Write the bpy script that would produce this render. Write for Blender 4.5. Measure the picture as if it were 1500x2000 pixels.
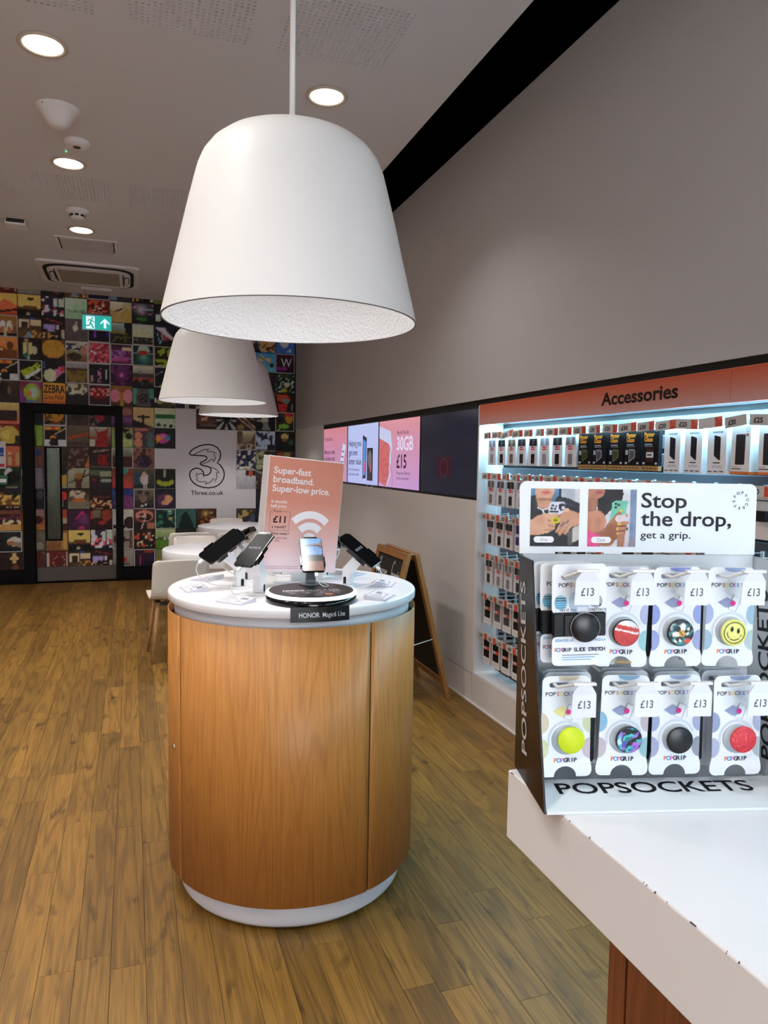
import bpy, bmesh, math, random
from mathutils import Vector, Matrix, Euler

random.seed(7)
for o in list(bpy.data.objects):
    bpy.data.objects.remove(o, do_unlink=True)
COL = bpy.context.scene.collection
SC = bpy.context.scene
R = math.radians
PI = math.pi

# ------------------------------------------------------------------ camera
F_PX, YAW, PITCH, ROLL = 1427.7, 0.331914, 0.0708432, 0.0156646
CAM_H = 1.5
_fw = Vector((math.sin(YAW)*math.cos(PITCH), math.cos(YAW)*math.cos(PITCH), -math.sin(PITCH)))
_rt = Vector((math.cos(YAW), -math.sin(YAW), 0))
_up = _rt.cross(_fw)
_r2 = _rt*math.cos(ROLL) + _up*math.sin(ROLL)
_u2 = -_rt*math.sin(ROLL) + _up*math.cos(ROLL)
cam_data = bpy.data.cameras.new('camera')
cam = bpy.data.objects.new('camera', cam_data)
COL.objects.link(cam)
cam_data.sensor_fit = 'VERTICAL'
cam_data.sensor_height = 36.0
cam_data.lens = F_PX*36.0/2000.0
cam_data.clip_start = 0.02
cam.matrix_world = Matrix(((_r2.x, _u2.x, -_fw.x, 0), (_r2.y, _u2.y, -_fw.y, 0), (_r2.z, _u2.z, -_fw.z, CAM_H), (0, 0, 0, 1)))
SC.camera = cam

def project(p):
    d = Vector(p) - Vector((0, 0, CAM_H))
    z = d.dot(_fw)
    if z < 0.05:
        return None
    return 750 + F_PX*d.dot(_r2)/z, 1000 - F_PX*d.dot(_u2)/z, z

# ------------------------------------------------------------------ world, exposure
W = bpy.data.worlds.new('world')
SC.world = W
W.use_nodes = True
_bg = W.node_tree.nodes['Background']
_bg.inputs[0].default_value = (0.90, 0.945, 1.0, 1)
_bg.inputs[1].default_value = 6.2
SC.view_settings.view_transform = 'Standard'
SC.view_settings.look = 'None'
SC.view_settings.gamma = 1.0
SC.view_settings.use_curve_mapping = False
SC.view_settings.exposure = 0.80

DOWNLIGHT_W = 5.0
PENDANT_W = 6.6
LED_W = 15.0

# ------------------------------------------------------------------ sizes of the place (metres)
CEIL = 3.366
WX = 1.985      # right wall
BY = 9.30       # back wall
LX = -4.0       # left wall, out of frame
FY = -3.2       # shopfront behind the camera

# ------------------------------------------------------------------ colour and materials
def lin(c):
    return tuple(((v/255.0)/12.92 if v/255.0 <= 0.04045 else ((v/255.0+0.055)/1.055)**2.4) for v in c[:3])

MATS = {}
def mat(name, rgb=None, rough=0.5, metal=0.0, bump=0.0, bscale=200.0, spec=0.5, vary=0.0, emit=None, estr=0.0, trans=0.0, alpha=1.0, coat=0.0):
    if name in MATS:
        return MATS[name]
    m = bpy.data.materials.new(name)
    m.use_nodes = True
    nt = m.node_tree
    b = nt.nodes['Principled BSDF']
    c = lin(rgb) if rgb else (0.8, 0.8, 0.8)
    b.inputs['Base Color'].default_value = (*c, 1)
    b.inputs['Roughness'].default_value = rough
    b.inputs['Metallic'].default_value = metal
    b.inputs['Specular IOR Level'].default_value = spec
    b.inputs['Transmission Weight'].default_value = trans
    b.inputs['Alpha'].default_value = alpha
    b.inputs['Coat Weight'].default_value = coat
    if emit:
        b.inputs['Emission Color'].default_value = (*lin(emit), 1)
        b.inputs['Emission Strength'].default_value = estr
    if bump or vary:
        tc = nt.nodes.new('ShaderNodeTexCoord')
        n = nt.nodes.new('ShaderNodeTexNoise')
        n.inputs['Scale'].default_value = bscale
        n.inputs['Detail'].default_value = 3
        nt.links.new(tc.outputs['Object'], n.inputs['Vector'])
        if bump:
            bp = nt.nodes.new('ShaderNodeBump')
            bp.inputs['Strength'].default_value = bump
            bp.inputs['Distance'].default_value = 0.004
            nt.links.new(n.outputs['Fac'], bp.inputs['Height'])
            nt.links.new(bp.outputs['Normal'], b.inputs['Normal'])
        if vary:
            n2 = nt.nodes.new('ShaderNodeTexNoise')
            n2.inputs['Scale'].default_value = 2.5
            n2.inputs['Detail'].default_value = 4
            nt.links.new(tc.outputs['Object'], n2.inputs['Vector'])
            mx = nt.nodes.new('ShaderNodeMix')
            mx.data_type = 'RGBA'
            mx.inputs[6].default_value = (*[v*(1-vary) for v in c], 1)
            mx.inputs[7].default_value = (*[min(1, v*(1+vary)) for v in c], 1)
            nt.links.new(n2.outputs['Fac'], mx.inputs[0])
            nt.links.new(mx.outputs[2], b.inputs['Base Color'])
    MATS[name] = m
    return m

def print_mat(name, rough=0.5, emit=0.0, spec=0.4, coat=0.0):
    """printed graphic: the colours are stored per face corner in the attribute 'Col'"""
    if name in MATS:
        return MATS[name]
    m = bpy.data.materials.new(name)
    m.use_nodes = True
    nt = m.node_tree
    b = nt.nodes['Principled BSDF']
    a = nt.nodes.new('ShaderNodeAttribute')
    a.attribute_name = 'Col'
    b.inputs['Roughness'].default_value = rough
    b.inputs['Specular IOR Level'].default_value = spec
    b.inputs['Coat Weight'].default_value = coat
    if emit:
        b.inputs['Base Color'].default_value = (0.01, 0.01, 0.01, 1)
        nt.links.new(a.outputs['Color'], b.inputs['Emission Color'])
        b.inputs['Emission Strength'].default_value = emit
    else:
        nt.links.new(a.outputs['Color'], b.inputs['Base Color'])
    MATS[name] = m
    return m

def wood_mat(name, light, mid, dark, coord='Object', across=7.0, along=0.8, grain_axis=1, rings=110.0, rough=0.45, fine=260.0, knots=0.0, random_tone=0.0, figure=0.38, thin=-0.3, pores=0.30):
    """timber: contour lines of a stretched noise give the cathedral figure, a finer noise the pores"""
    if name in MATS:
        return MATS[name]
    m = bpy.data.materials.new(name)
    m.use_nodes = True
    nt = m.node_tree
    N, L = nt.nodes, nt.links
    b = N['Principled BSDF']
    tc = N.new('ShaderNodeTexCoord')
    src = tc.outputs['UV' if coord == 'UV' else 'Object']
    oi = N.new('ShaderNodeObjectInfo')
    geo = N.new('ShaderNodeNewGeometry')
    add = N.new('ShaderNodeMath'); add.operation = 'ADD'
    L.new(oi.outputs['Random'], add.inputs[0]); L.new(geo.outputs['Random Per Island'], add.inputs[1])
    fr = N.new('ShaderNodeMath'); fr.operation = 'FRACT'
    L.new(add.outputs[0], fr.inputs[0])
    off = N.new('ShaderNodeVectorMath'); off.operation = 'SCALE'
    off.inputs[0].default_value = (37.0, 91.0, 13.0)
    L.new(fr.outputs[0], off.inputs['Scale'])
    def coords(sa, sl):
        mp = N.new('ShaderNodeMapping')
        s = [sa, sa, sa]
        s[grain_axis] = sl
        mp.inputs['Scale'].default_value = s
        L.new(src, mp.inputs['Vector'])
        ad = N.new('ShaderNodeVectorMath'); ad.operation = 'ADD'
        L.new(mp.outputs[0], ad.inputs[0]); L.new(off.outputs[0], ad.inputs[1])
        return ad.outputs[0]
    def noise(v, detail, dist=0.0, scale=1.0):
        n = N.new('ShaderNodeTexNoise')
        n.inputs['Scale'].default_value = scale
        n.inputs['Detail'].default_value = detail
        n.inputs['Distortion'].default_value = dist
        L.new(v, n.inputs['Vector'])
        return n.outputs['Fac']
    n1 = noise(coords(across, along), 1.5, 0.35)
    mu = N.new('ShaderNodeMath'); mu.operation = 'MULTIPLY'; mu.inputs[1].default_value = rings
    L.new(n1, mu.inputs[0])
    si = N.new('ShaderNodeMath'); si.operation = 'SINE'
    L.new(mu.outputs[0], si.inputs[0])
    ramp = N.new('ShaderNodeMapRange')
    ramp.inputs[1].default_value = thin; ramp.inputs[2].default_value = 1.0
    L.new(si.outputs[0], ramp.inputs[0])
    nf = noise(coords(fine, fine*0.02), 3)
    rf = N.new('ShaderNodeMapRange')
    rf.inputs[1].default_value = 0.40; rf.inputs[2].default_value = 0.70
    L.new(nf, rf.inputs[0])
    nb = noise(coords(across*1.6, along*0.7), 3)
    mixa = N.new('ShaderNodeMix'); mixa.data_type = 'RGBA'
    mixa.inputs[6].default_value = (*lin(mid), 1); mixa.inputs[7].default_value = (*lin(light), 1)
    L.new(nb, mixa.inputs[0])
    sc = N.new('ShaderNodeMath'); sc.operation = 'MULTIPLY'; sc.inputs[1].default_value = figure
    L.new(ramp.outputs[0], sc.inputs[0])
    mixb = N.new('ShaderNodeMix'); mixb.data_type = 'RGBA'
    mixb.inputs[7].default_value = (*lin(dark), 1)
    L.new(mixa.outputs[2], mixb.inputs[6]); L.new(sc.outputs[0], mixb.inputs[0])
    sf = N.new('ShaderNodeMath'); sf.operation = 'MULTIPLY'; sf.inputs[1].default_value = pores
    L.new(rf.outputs[0], sf.inputs[0])
    mixc = N.new('ShaderNodeMix'); mixc.data_type = 'RGBA'
    mixc.inputs[7].default_value = (*lin(dark), 1)
    L.new(mixb.outputs[2], mixc.inputs[6]); L.new(sf.outputs[0], mixc.inputs[0])
    out = mixc.outputs[2]
    if knots:
        nk = noise(coords(across*1.3, across*0.45), 3, 0.6)
        rk = N.new('ShaderNodeMapRange')
        rk.inputs[1].default_value = 0.60; rk.inputs[2].default_value = 0.76
        L.new(nk, rk.inputs[0])
        sk = N.new('ShaderNodeMath'); sk.operation = 'MULTIPLY'; sk.inputs[1].default_value = knots
        L.new(rk.outputs[0], sk.inputs[0])
        mk = N.new('ShaderNodeMix'); mk.data_type = 'RGBA'
        mk.inputs[7].default_value = (*[v*0.45 for v in lin(dark)], 1)
        L.new(out, mk.inputs[6]); L.new(sk.outputs[0], mk.inputs[0])
        out = mk.outputs[2]
    if random_tone:
        hsv = N.new('ShaderNodeHueSaturation')
        mr = N.new('ShaderNodeMapRange')
        mr.inputs[3].default_value = 1-random_tone; mr.inputs[4].default_value = 1+random_tone
        L.new(fr.outputs[0], mr.inputs[0])
        L.new(mr.outputs[0], hsv.inputs['Value'])
        L.new(out, hsv.inputs['Color'])
        out = hsv.outputs[0]
    L.new(out, b.inputs['Base Color'])
    b.inputs['Roughness'].default_value = rough
    bp = N.new('ShaderNodeBump')
    bp.inputs['Strength'].default_value = 0.12
    bp.inputs['Distance'].default_value = 0.002
    L.new(nf, bp.inputs['Height'])
    L.new(bp.outputs[0], b.inputs['Normal'])
    MATS[name] = m
    return m

M_WHITE = mat('white_laminate', (236, 234, 236), 0.28, vary=0.015)
M_WALL = mat('painted_plaster_wall', (192, 187, 187), 0.75, bump=0.05, bscale=160, vary=0.02)
M_PANEL = mat('white_wall_cladding', (222, 216, 212), 0.45, vary=0.015)
M_CEIL = mat('painted_ceiling', (206, 204, 207), 0.85, bump=0.04, bscale=180, vary=0.015)
M_BLACK = mat('matt_black_paint', (9, 9, 10), 0.7)
M_DOORBLK = mat('matt_black_door_frame', (6, 6, 7), 0.6, spec=0.15)
M_VOID = mat('black_void_lining', (3, 3, 3), 0.95, spec=0.0)
M_FRAMEBLK = mat('black_satin_metal', (14, 14, 16), 0.35)
M_GLOSSBLK = mat('gloss_black_plastic', (8, 8, 9), 0.12)
M_STEEL = mat('brushed_steel', (170, 160, 155), 0.38, 0.9)
M_CHROME = mat('chrome', (215, 215, 215), 0.12, 1.0)
M_SLAT = mat('dark_aluminium_slat', (112, 112, 120), 0.35, 0.7)
M_PLASTIC = mat('white_plastic', (232, 232, 232), 0.35)
M_TRIM = mat('downlight_trim', (188, 174, 160), 0.45)
M_CEILPLASTIC = mat('offwhite_ceiling_plastic', (222, 219, 220), 0.5)
M_CHAIR = mat('white_chair_shell', (226, 216, 206), 0.42)
M_GREYPLINTH = mat('scuffed_white_plinth', (214, 212, 216), 0.4, vary=0.05)
M_SHADE = mat('white_lamp_enamel', (246, 244, 241), 0.5)
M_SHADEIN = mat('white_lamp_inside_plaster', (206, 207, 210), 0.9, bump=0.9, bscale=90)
M_CABLE = mat('white_cable', (222, 222, 222), 0.45)
M_CLEAR = mat('clear_acrylic', (240, 240, 248), 0.08, trans=0.85, alpha=1.0)
M_REEDED = mat('reeded_glass', (190, 200, 195), 0.12, trans=0.55)
M_GLASS = mat('window_glass', (250, 252, 255), 0.02, trans=1.0)
M_LED = mat('cool_led_diffuser', (240, 250, 255), 0.5, emit=(160, 228, 255), estr=6.0)
M_DOWN = mat('downlight_diffuser', (255, 250, 240), 0.5, emit=(255, 244, 226), estr=6.0)
M_BULB = mat('pendant_bulb_glass', (255, 250, 240), 0.5, emit=(255, 246, 232), estr=6.0)
M_RING = mat('light_ring_diffuser', (255, 255, 255), 0.4, emit=(235, 248, 255), estr=1.6)
M_GREENLED = mat('green_indicator', (20, 200, 110), 0.4, emit=(20, 230, 120), estr=2.0)
M_CHALK = mat('chalkboard_slate', (20, 18, 17), 0.75, vary=0.1)
M_FLOORBASE = mat('dark_floor_joint', (40, 27, 15), 0.9)
M_PRINT = print_mat('printed_paper', 0.55)
M_GLOSS = print_mat('printed_gloss_card', 0.45, spec=0.22)
M_SCREEN = print_mat('lit_screen_image', 0.15, emit=0.50)
M_SIGNLIT = print_mat('backlit_sign_print', 0.3, emit=0.75)
M_WALLPRINT = print_mat('wall_graphic_print', 0.55, spec=0.3)
M_PLASTICPRINT = print_mat('printed_plastic', 0.35)
W_FLOOR = wood_mat('oak_floor_plank', (156, 114, 48), (120, 83, 30), (60, 38, 12), 'Object', 13.0, 0.9, 1, 42.0, 0.46, 300.0, 0.75, 0.22, 0.34, -0.1, 0.5)
W_DRUM = wood_mat('oak_veneer', (202, 138, 68), (188, 123, 57), (128, 74, 28), 'UV', 9.0, 0.7, 1, 70.0, 0.45, 420.0, 0.0, 0.0, 0.24, 0.30, 0.42)
W_LEG = wood_mat('oak_chair_leg', (196, 150, 98), (172, 124, 74), (128, 84, 44), 'Object', 30.0, 2.0, 2, 40.0, 0.5, 300.0)
W_FRAME = wood_mat('pine_frame', (170, 118, 58), (148, 98, 46), (104, 64, 28), 'Object', 26.0, 2.0, 2, 40.0, 0.5, 300.0)
W_CAB = wood_mat('reddish_oak_cabinet', (150, 88, 52), (132, 74, 42), (90, 46, 24), 'Object', 14.0, 1.2, 2, 60.0, 0.45, 320.0)

# ------------------------------------------------------------------ mesh builder
def mframe(o, xd, yd):
    xd = Vector(xd).normalized()
    yd = Vector(yd)
    yd = (yd - xd*yd.dot(xd)).normalized()
    zd = xd.cross(yd)
    o = Vector(o)
    return Matrix(((xd.x, yd.x, zd.x, o.x), (xd.y, yd.y, zd.y, o.y), (xd.z, yd.z, zd.z, o.z), (0, 0, 0, 1)))

TEXT_CACHE = {}
def glyphs(s, bold):
    key = (s, bold)
    if key in TEXT_CACHE:
        return TEXT_CACHE[key]
    cu = bpy.data.curves.new('t', 'FONT')
    cu.body = s
    cu.size = 1.0
    cu.resolution_u = 3
    cu.offset = bold
    cu.fill_mode = 'FRONT'
    ob = bpy.data.objects.new('t', cu)
    COL.objects.link(ob)
    dg = bpy.context.evaluated_depsgraph_get()
    me = bpy.data.meshes.new_from_object(ob.evaluated_get(dg))
    vs = [(v.co.x, v.co.y) for v in me.vertices]
    fs = [tuple(p.vertices) for p in me.polygons]
    bpy.data.objects.remove(ob, do_unlink=True)
    bpy.data.curves.remove(cu)
    bpy.data.meshes.remove(me)
    if vs:
        x0 = min(v[0] for v in vs); x1 = max(v[0] for v in vs)
    else:
        x0 = x1 = 0
    TEXT_CACHE[key] = (vs, fs, x0, x1)
    return TEXT_CACHE[key]

class MB:
    def __init__(s, mtx=None):
        s.v = []; s.f = []; s.c = []; s.mi = []; s.sm = []; s.uv = {}
        s.M = mtx
    def pt(s, p):
        p = Vector(p)
        if s.M is not None:
            p = s.M @ p
        s.v.append(p)
        return len(s.v)-1
    def face(s, idx, col=None, mi=0, smooth=False):
        s.f.append(tuple(idx)); s.c.append(col); s.mi.append(mi); s.sm.append(smooth)
    def poly(s, pts, col=None, mi=0, smooth=False):
        s.face([s.pt(p) for p in pts], col, mi, smooth)
        return s
    def box(s, x0, x1, y0, y1, z0, z1, col=None, mi=0):
        i = [s.pt((x, y, z)) for z in (z0, z1) for y in (y0, y1) for x in (x0, x1)]
        for q in ((0, 2, 3, 1), (4, 5, 7, 6), (0, 1, 5, 4), (2, 6, 7, 3), (0, 4, 6, 2), (1, 3, 7, 5)):
            s.face([i[k] for k in q], col, mi)
        return s
    def cbox(s, c, size, col=None, mi=0, rot=None):
        old = s.M
        m = Matrix.Translation(c)
        if rot is not None:
            m = m @ rot.to_4x4()
        s.M = m if old is None else old @ m
        s.box(-size[0]/2, size[0]/2, -size[1]/2, size[1]/2, -size[2]/2, size[2]/2, col, mi)
        s.M = old
        return s
    def prism(s, pts, z0, z1, col=None, mi=0, side=None, smooth=False):
        a = [s.pt((p[0], p[1], z0)) for p in pts]
        b = [s.pt((p[0], p[1], z1)) for p in pts]
        n = len(pts)
        s.face(a[::-1], col, mi); s.face(b, col, mi)
        for i in range(n):
            j = (i+1) % n
            s.face((a[i], a[j], b[j], b[i]), side if side is not None else col, mi, smooth)
        return s
    def lathe(s, prof, n=32, col=None, mi=0, a0=0.0, a1=2*PI, smooth=True, c=(0, 0), closed=False):
        full = abs(a1-a0-2*PI) < 1e-6
        m = n if full else n+1
        rings = []
        for (r, z) in prof:
            if r < 1e-6 and full:
                rings.append([s.pt((c[0], c[1], z))])
            else:
                rings.append([s.pt((c[0]+r*math.cos(a0+(a1-a0)*k/n), c[1]+r*math.sin(a0+(a1-a0)*k/n), z)) for k in range(m)])
        pairs = list(zip(rings, rings[1:]))
        if closed:
            pairs.append((rings[-1], rings[0]))
        for A, B in pairs:
            for k in range(n):
                j = (k+1) % m
                if len(A) == 1 and len(B) == 1:
                    continue
                if len(A) == 1:
                    s.face((A[0], B[j], B[k]), col, mi, smooth)
                elif len(B) == 1:
                    s.face((A[k], A[j], B[0]), col, mi, smooth)
                else:
                    s.face((A[k], A[j], B[j], B[k]), col, mi, smooth)
        if not full and closed:
            s.face([r[0] for r in rings], col, mi); s.face([r[-1] for r in rings][::-1], col, mi)
        return s
    def tube(s, path, r, n=8, col=None, mi=0, r1=None):
        P = [Vector(p) for p in path]
        rings = []
        ref = None
        for i, p in enumerate(P):
            t = (P[min(i+1, len(P)-1)] - P[max(i-1, 0)])
            if t.length < 1e-9:
                t = Vector((0, 0, 1))
            t.normalize()
            if ref is None:
                ref = Vector((0, 0, 1)) if abs(t.z) < 0.9 else Vector((1, 0, 0))
            a = (ref - t*ref.dot(t)).normalized()
            ref = a
            b = t.cross(a)
            rr = r if r1 is None else r + (r1-r)*i/(len(P)-1)
            rings.append([s.pt(p + a*rr*math.cos(2*PI*k/n) + b*rr*math.sin(2*PI*k/n)) for k in range(n)])
        for A, B in zip(rings, rings[1:]):
            for k in range(n):
                s.face((A[k], A[(k+1) % n], B[(k+1) % n], B[k]), col, mi, True)
        s.face(rings[0][::-1], col, mi); s.face(rings[-1], col, mi)
        return s
    # ---- flat print, in the local XY plane, z up out of the print
    def rect(s, x0, y0, x1, y1, col, z=0.0, grad=None):
        c = [lin(col)]*4 if grad is None else [lin(col), lin(col), lin(grad), lin(grad)]
        s.poly([(x0, y0, z), (x1, y0, z), (x1, y1, z), (x0, y1, z)], c)
        return s
    def p2(s, pts, col, z=0.0):
        s.poly([(p[0], p[1], z) for p in pts], [lin(col)]*len(pts))
        return s
    def ell(s, cx, cy, rx, ry, col, z=0.0, n=20, a0=0.0, a1=2*PI):
        full = a1-a0 > 2*PI-1e-3
        k = n if full else n+1
        return s.p2([(cx+rx*math.cos(a0+(a1-a0)*i/n), cy+ry*math.sin(a0+(a1-a0)*i/n)) for i in range(k)], col, z)
    def ring(s, cx, cy, r0, r1, col, z=0.0, n=28, a0=0.0, a1=2*PI):
        for i in range(n):
            a, b = a0+(a1-a0)*i/n, a0+(a1-a0)*(i+1)/n
            s.p2([(cx+r0*math.cos(a), cy+r0*math.sin(a)), (cx+r1*math.cos(a), cy+r1*math.sin(a)), (cx+r1*math.cos(b), cy+r1*math.sin(b)), (cx+r0*math.cos(b), cy+r0*math.sin(b))], col, z)
        return s
    def rrect(s, x0, y0, x1, y1, r, col, z=0.0, n=4):
        return s.p2(rounded(x0, y0, x1, y1, r, n), col, z)
    def stroke(s, pts, w, col, z=0.0, close=False):
        P = [Vector((p[0], p[1])) for p in pts]
        n = len(P)
        L, Rr = [], []
        for i in range(n):
            a = P[i-1] if (i > 0 or close) else P[i]
            b = P[(i+1) % n] if (i < n-1 or close) else P[i]
            t = (b-a)
            if t.length < 1e-9:
                t = Vector((1, 0))
            t.normalize()
            nn = Vector((-t.y, t.x))*w/2
            L.append(P[i]+nn); Rr.append(P[i]-nn)
        for i in range(n if close else n-1):
            j = (i+1) % n
            s.p2([L[i], Rr[i], Rr[j], L[j]], col, z)
        return s
    def text(s, txt, x, y, size, col, z=0.0, bold=0.0, align='L', sx=1.0, maxw=None):
        vs, fs, x0, x1 = glyphs(txt, bold)
        w = (x1-x0)*size*sx
        if maxw:
            sx = sx*maxw/w
            w = maxw
        ox = x - x0*size*sx - (w/2 if align == 'C' else (w if align == 'R' else 0))
        base = [s.pt((ox+v[0]*size*sx, y+v[1]*size, z)) for v in vs]
        c = lin(col)
        for f in fs:
            s.face([base[k] for k in f], [c]*len(f))
        return s
    def build(s, name, m, parent=None, loc=(0, 0, 0), rot=(0, 0, 0), mtx=None, bevel=0.0, bseg=2, fix=True, kind=None):
        me = bpy.data.meshes.new(name)
        me.from_pydata([tuple(v) for v in s.v], [], s.f)
        for mm in (m if isinstance(m, (list, tuple)) else [m]):
            me.materials.append(mm)
        me.polygons.foreach_set('material_index', s.mi)
        me.polygons.foreach_set('use_smooth', s.sm)
        if any(c is not None for c in s.c):
            at = me.color_attributes.new('Col', 'FLOAT_COLOR', 'CORNER')
            d = []
            for f, c in zip(s.f, s.c):
                if c is None:
                    d.extend((0.8, 0.8, 0.8, 1)*len(f))
                elif isinstance(c, list):
                    for q in c:
                        d.extend((q[0], q[1], q[2], 1))
                else:
                    q = lin(c)
                    d.extend((q[0], q[1], q[2], 1)*len(f))
            at.data.foreach_set('color', d)
        if s.uv:
            ul = me.uv_layers.new(name='UVMap')
            for p in me.polygons:
                for li, vi in zip(p.loop_indices, p.vertices):
                    ul.data[li].uv = s.uv.get(vi, (0, 0))
        me.validate()
        if fix:
            bm = bmesh.new(); bm.from_mesh(me)
            bmesh.ops.recalc_face_normals(bm, faces=bm.faces)
            bm.to_mesh(me); bm.free()
        me.update()
        o = bpy.data.objects.new(name, me)
        COL.objects.link(o)
        if mtx is not None:
            o.matrix_world = mtx
        else:
            o.location = loc
            o.rotation_euler = rot
        if parent is not None:
            o.parent = parent
        if bevel:
            bv = o.modifiers.new('bevel', 'BEVEL')
            bv.width = bevel; bv.segments = bseg; bv.limit_method = 'ANGLE'; bv.angle_limit = R(40)
            bv.harden_normals = False
        if kind:
            o['kind'] = kind
        return o

def rounded(x0, y0, x1, y1, r, n=4):
    out = []
    for cx, cy, a in ((x1-r, y1-r, 0), (x0+r, y1-r, 90), (x0+r, y0+r, 180), (x1-r, y0+r, 270)):
        for k in range(n+1):
            t = R(a+90*k/n)
            out.append((cx+r*math.cos(t), cy+r*math.sin(t)))
    return out

def tag(o, label, cat, group=None):
    o['label'] = label
    o['category'] = cat
    if group:
        o['group'] = group
    return o

def thing(name, label, cat, loc=(0, 0, 0), rotz=0.0, group=None, mtx=None):
    o = bpy.data.objects.new(name, None)
    o.empty_display_size = 0.05
    COL.objects.link(o)
    if mtx is not None:
        o.matrix_world = mtx
    else:
        o.location = loc
        o.rotation_euler = (0, 0, rotz)
    return tag(o, label, cat, group)

def struct(o, label=None):
    o['kind'] = 'structure'
    if label:
        o['label'] = label
    return o

def dup(o, parent=None, keep=True):
    c = o.copy()
    COL.objects.link(c)
    c.parent = parent
    for ch in list(o.children):
        dup(ch, c)
    return c

def bez(p0, p1, p2, p3, n=14):
    p0, p1, p2, p3 = map(Vector, (p0, p1, p2, p3))
    out = []
    for i in range(n+1):
        t = i/n
        out.append(p0*(1-t)**3 + p1*3*t*(1-t)**2 + p2*3*t*t*(1-t) + p3*t**3)
    return out

# little picture engine: a recipe of flat shapes sampled on a grid of corner colours (flat print only)
def vnoise(x, y, seed):
    def h(i, j):
        n = (i*374761393 + j*668265263 + seed*2147483647) & 0xffffffff
        n = ((n ^ (n >> 13))*1274126177) & 0xffffffff
        return ((n ^ (n >> 16)) & 0xffff)/65535.0
    i, j = math.floor(x), math.floor(y)
    u, v = x-i, y-j
    u = u*u*(3-2*u); v = v*v*(3-2*v)
    return (h(i, j)*(1-u)+h(i+1, j)*u)*(1-v) + (h(i, j+1)*(1-u)+h(i+1, j+1)*u)*v

def inpoly(x, y, P):
    r = False
    j = len(P)-1
    for i in range(len(P)):
        if (P[i][1] > y) != (P[j][1] > y) and x < (P[j][0]-P[i][0])*(y-P[i][1])/(P[j][1]-P[i][1])+P[i][0]:
            r = not r
        j = i
    return r

def sample(rec, x, y, seed=1):
    """x right, y down, 0..1; returns sRGB"""
    top, bot = rec[0]
    c = [top[k]*(1-y)+bot[k]*y for k in range(3)]
    for op in rec[1:]:
        k = op[0]
        if k == 'e':
            if ((x-op[1])/op[3])**2 + ((y-op[2])/op[4])**2 < 1:
                c = op[5]
        elif k == 'r':
            if op[1] <= x <= op[3] and op[2] <= y <= op[4]:
                c = op[5]
        elif k == 'p':
            if inpoly(x, y, op[1]):
                c = op[2]
        elif k == 'l':
            ax, ay, bx, by, w = op[1:6]
            dx, dy = bx-ax, by-ay
            t = max(0, min(1, ((x-ax)*dx+(y-ay)*dy)/(dx*dx+dy*dy)))
            if (x-ax-t*dx)**2 + (y-ay-t*dy)**2 < (w/2)**2:
                c = op[6]
        elif k == 'n':      # speckle inside a box: scale, threshold, colour, box
            b = op[4] if len(op) > 4 else (0, 0, 1, 1)
            if b[0] <= x <= b[2] and b[1] <= y <= b[3] and vnoise(x*op[1]+seed*7.3, y*op[1]+seed*3.1, seed) > op[2]:
                c = op[3]
        elif k == 'g':      # glow: centre, radius, colour
            d = math.hypot(x-op[1], y-op[2])/op[3]
            if d < 1:
                t = (1-d)**1.5
                c = [c[q]*(1-t)+op[4][q]*t for q in range(3)]
        elif k == 's':      # radial streaks
            a = math.atan2(y-op[2], x-op[1])
            if math.sin(a*op[3]) > 0.35 and math.hypot(x-op[1], y-op[2]) > op[4]:
                c = op[5]
    n = (vnoise(x*9+seed, y*9-seed, seed+5)-0.5)*22
    return [max(0, min(255, v+n)) for v in c]

def picture(mb, x0, y0, x1, y1, rec, res, z=0.0, seed=1, clip=(0, 0, 1, 1), dim=1.0):
    """lay the recipe's picture on the rectangle; clip = part of the picture shown"""
    ux0, uy0, ux1, uy1 = clip
    nx = max(2, int(round(res*(ux1-ux0)))); ny = max(2, int(round(res*(uy1-uy0))))
    idx = {}; colr = {}
    for j in range(ny+1):
        for i in range(nx+1):
            a, b = i/nx, j/ny
            idx[i, j] = mb.pt((x0+(x1-x0)*a, y1+(y0-y1)*b, z))
            q = sample(rec, ux0+(ux1-ux0)*a*0.998+0.001, uy0+(uy1-uy0)*b*0.998+0.001, seed)
            colr[i, j] = tuple(min(0.85, dim*v) for v in lin(q))
    for j in range(ny):
        for i in range(nx):
            k = ((i, j+1), (i+1, j+1), (i+1, j), (i, j))
            mb.face([idx[q] for q in k], [colr[q] for q in k])

# ================================================================== FLOOR
PW, PL = 0.0985, 0.95
floor = struct(MB().box(LX-0.1, WX+0.3, FY-0.1, BY+0.1, -0.08, -0.012).build('floor', M_FLOORBASE), 'dark oak plank floor of the shop')
plank_specs = []
k0 = int((LX+0.073)/PW)-1
k = k0
while -0.073 + PW*k < WX+0.01:
    xa = -0.073 + PW*k
    xb = xa + PW
    y = FY - random.random()*PL
    while y < BY:
        ln = PL*(0.82+0.36*random.random())
        ya, yb = max(y, FY), min(y+ln, BY-0.002)
        if yb-ya > 0.03 and xb > LX:
            plank_specs.append((max(xa, LX)+0.0006, min(xb, WX-0.002)-0.0006, ya+0.0006, yb-0.0006))
        y += ln
    k += 1
def screen_area(s):
    xs, ys = [], []
    for i in range(5):
        for xx in (s[0], s[1]):
            p = project((xx, s[2]+(s[3]-s[2])*i/4, 0))
            if p and -10 < p[0] < 1510 and -10 < p[1] < 2010:
                xs.append(p[0]); ys.append(p[1])
    if len(xs) < 3:
        return 0.0
    return (max(xs)-min(xs)+3)*(max(ys)-min(ys)+3)
ranked = sorted(plank_specs, key=screen_area, reverse=True)
PLANK_MESH = {}
def plank_box(mb, w, l):
    mb.box(-w/2, w/2, -l/2, l/2, -0.012, 0.0)
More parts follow.
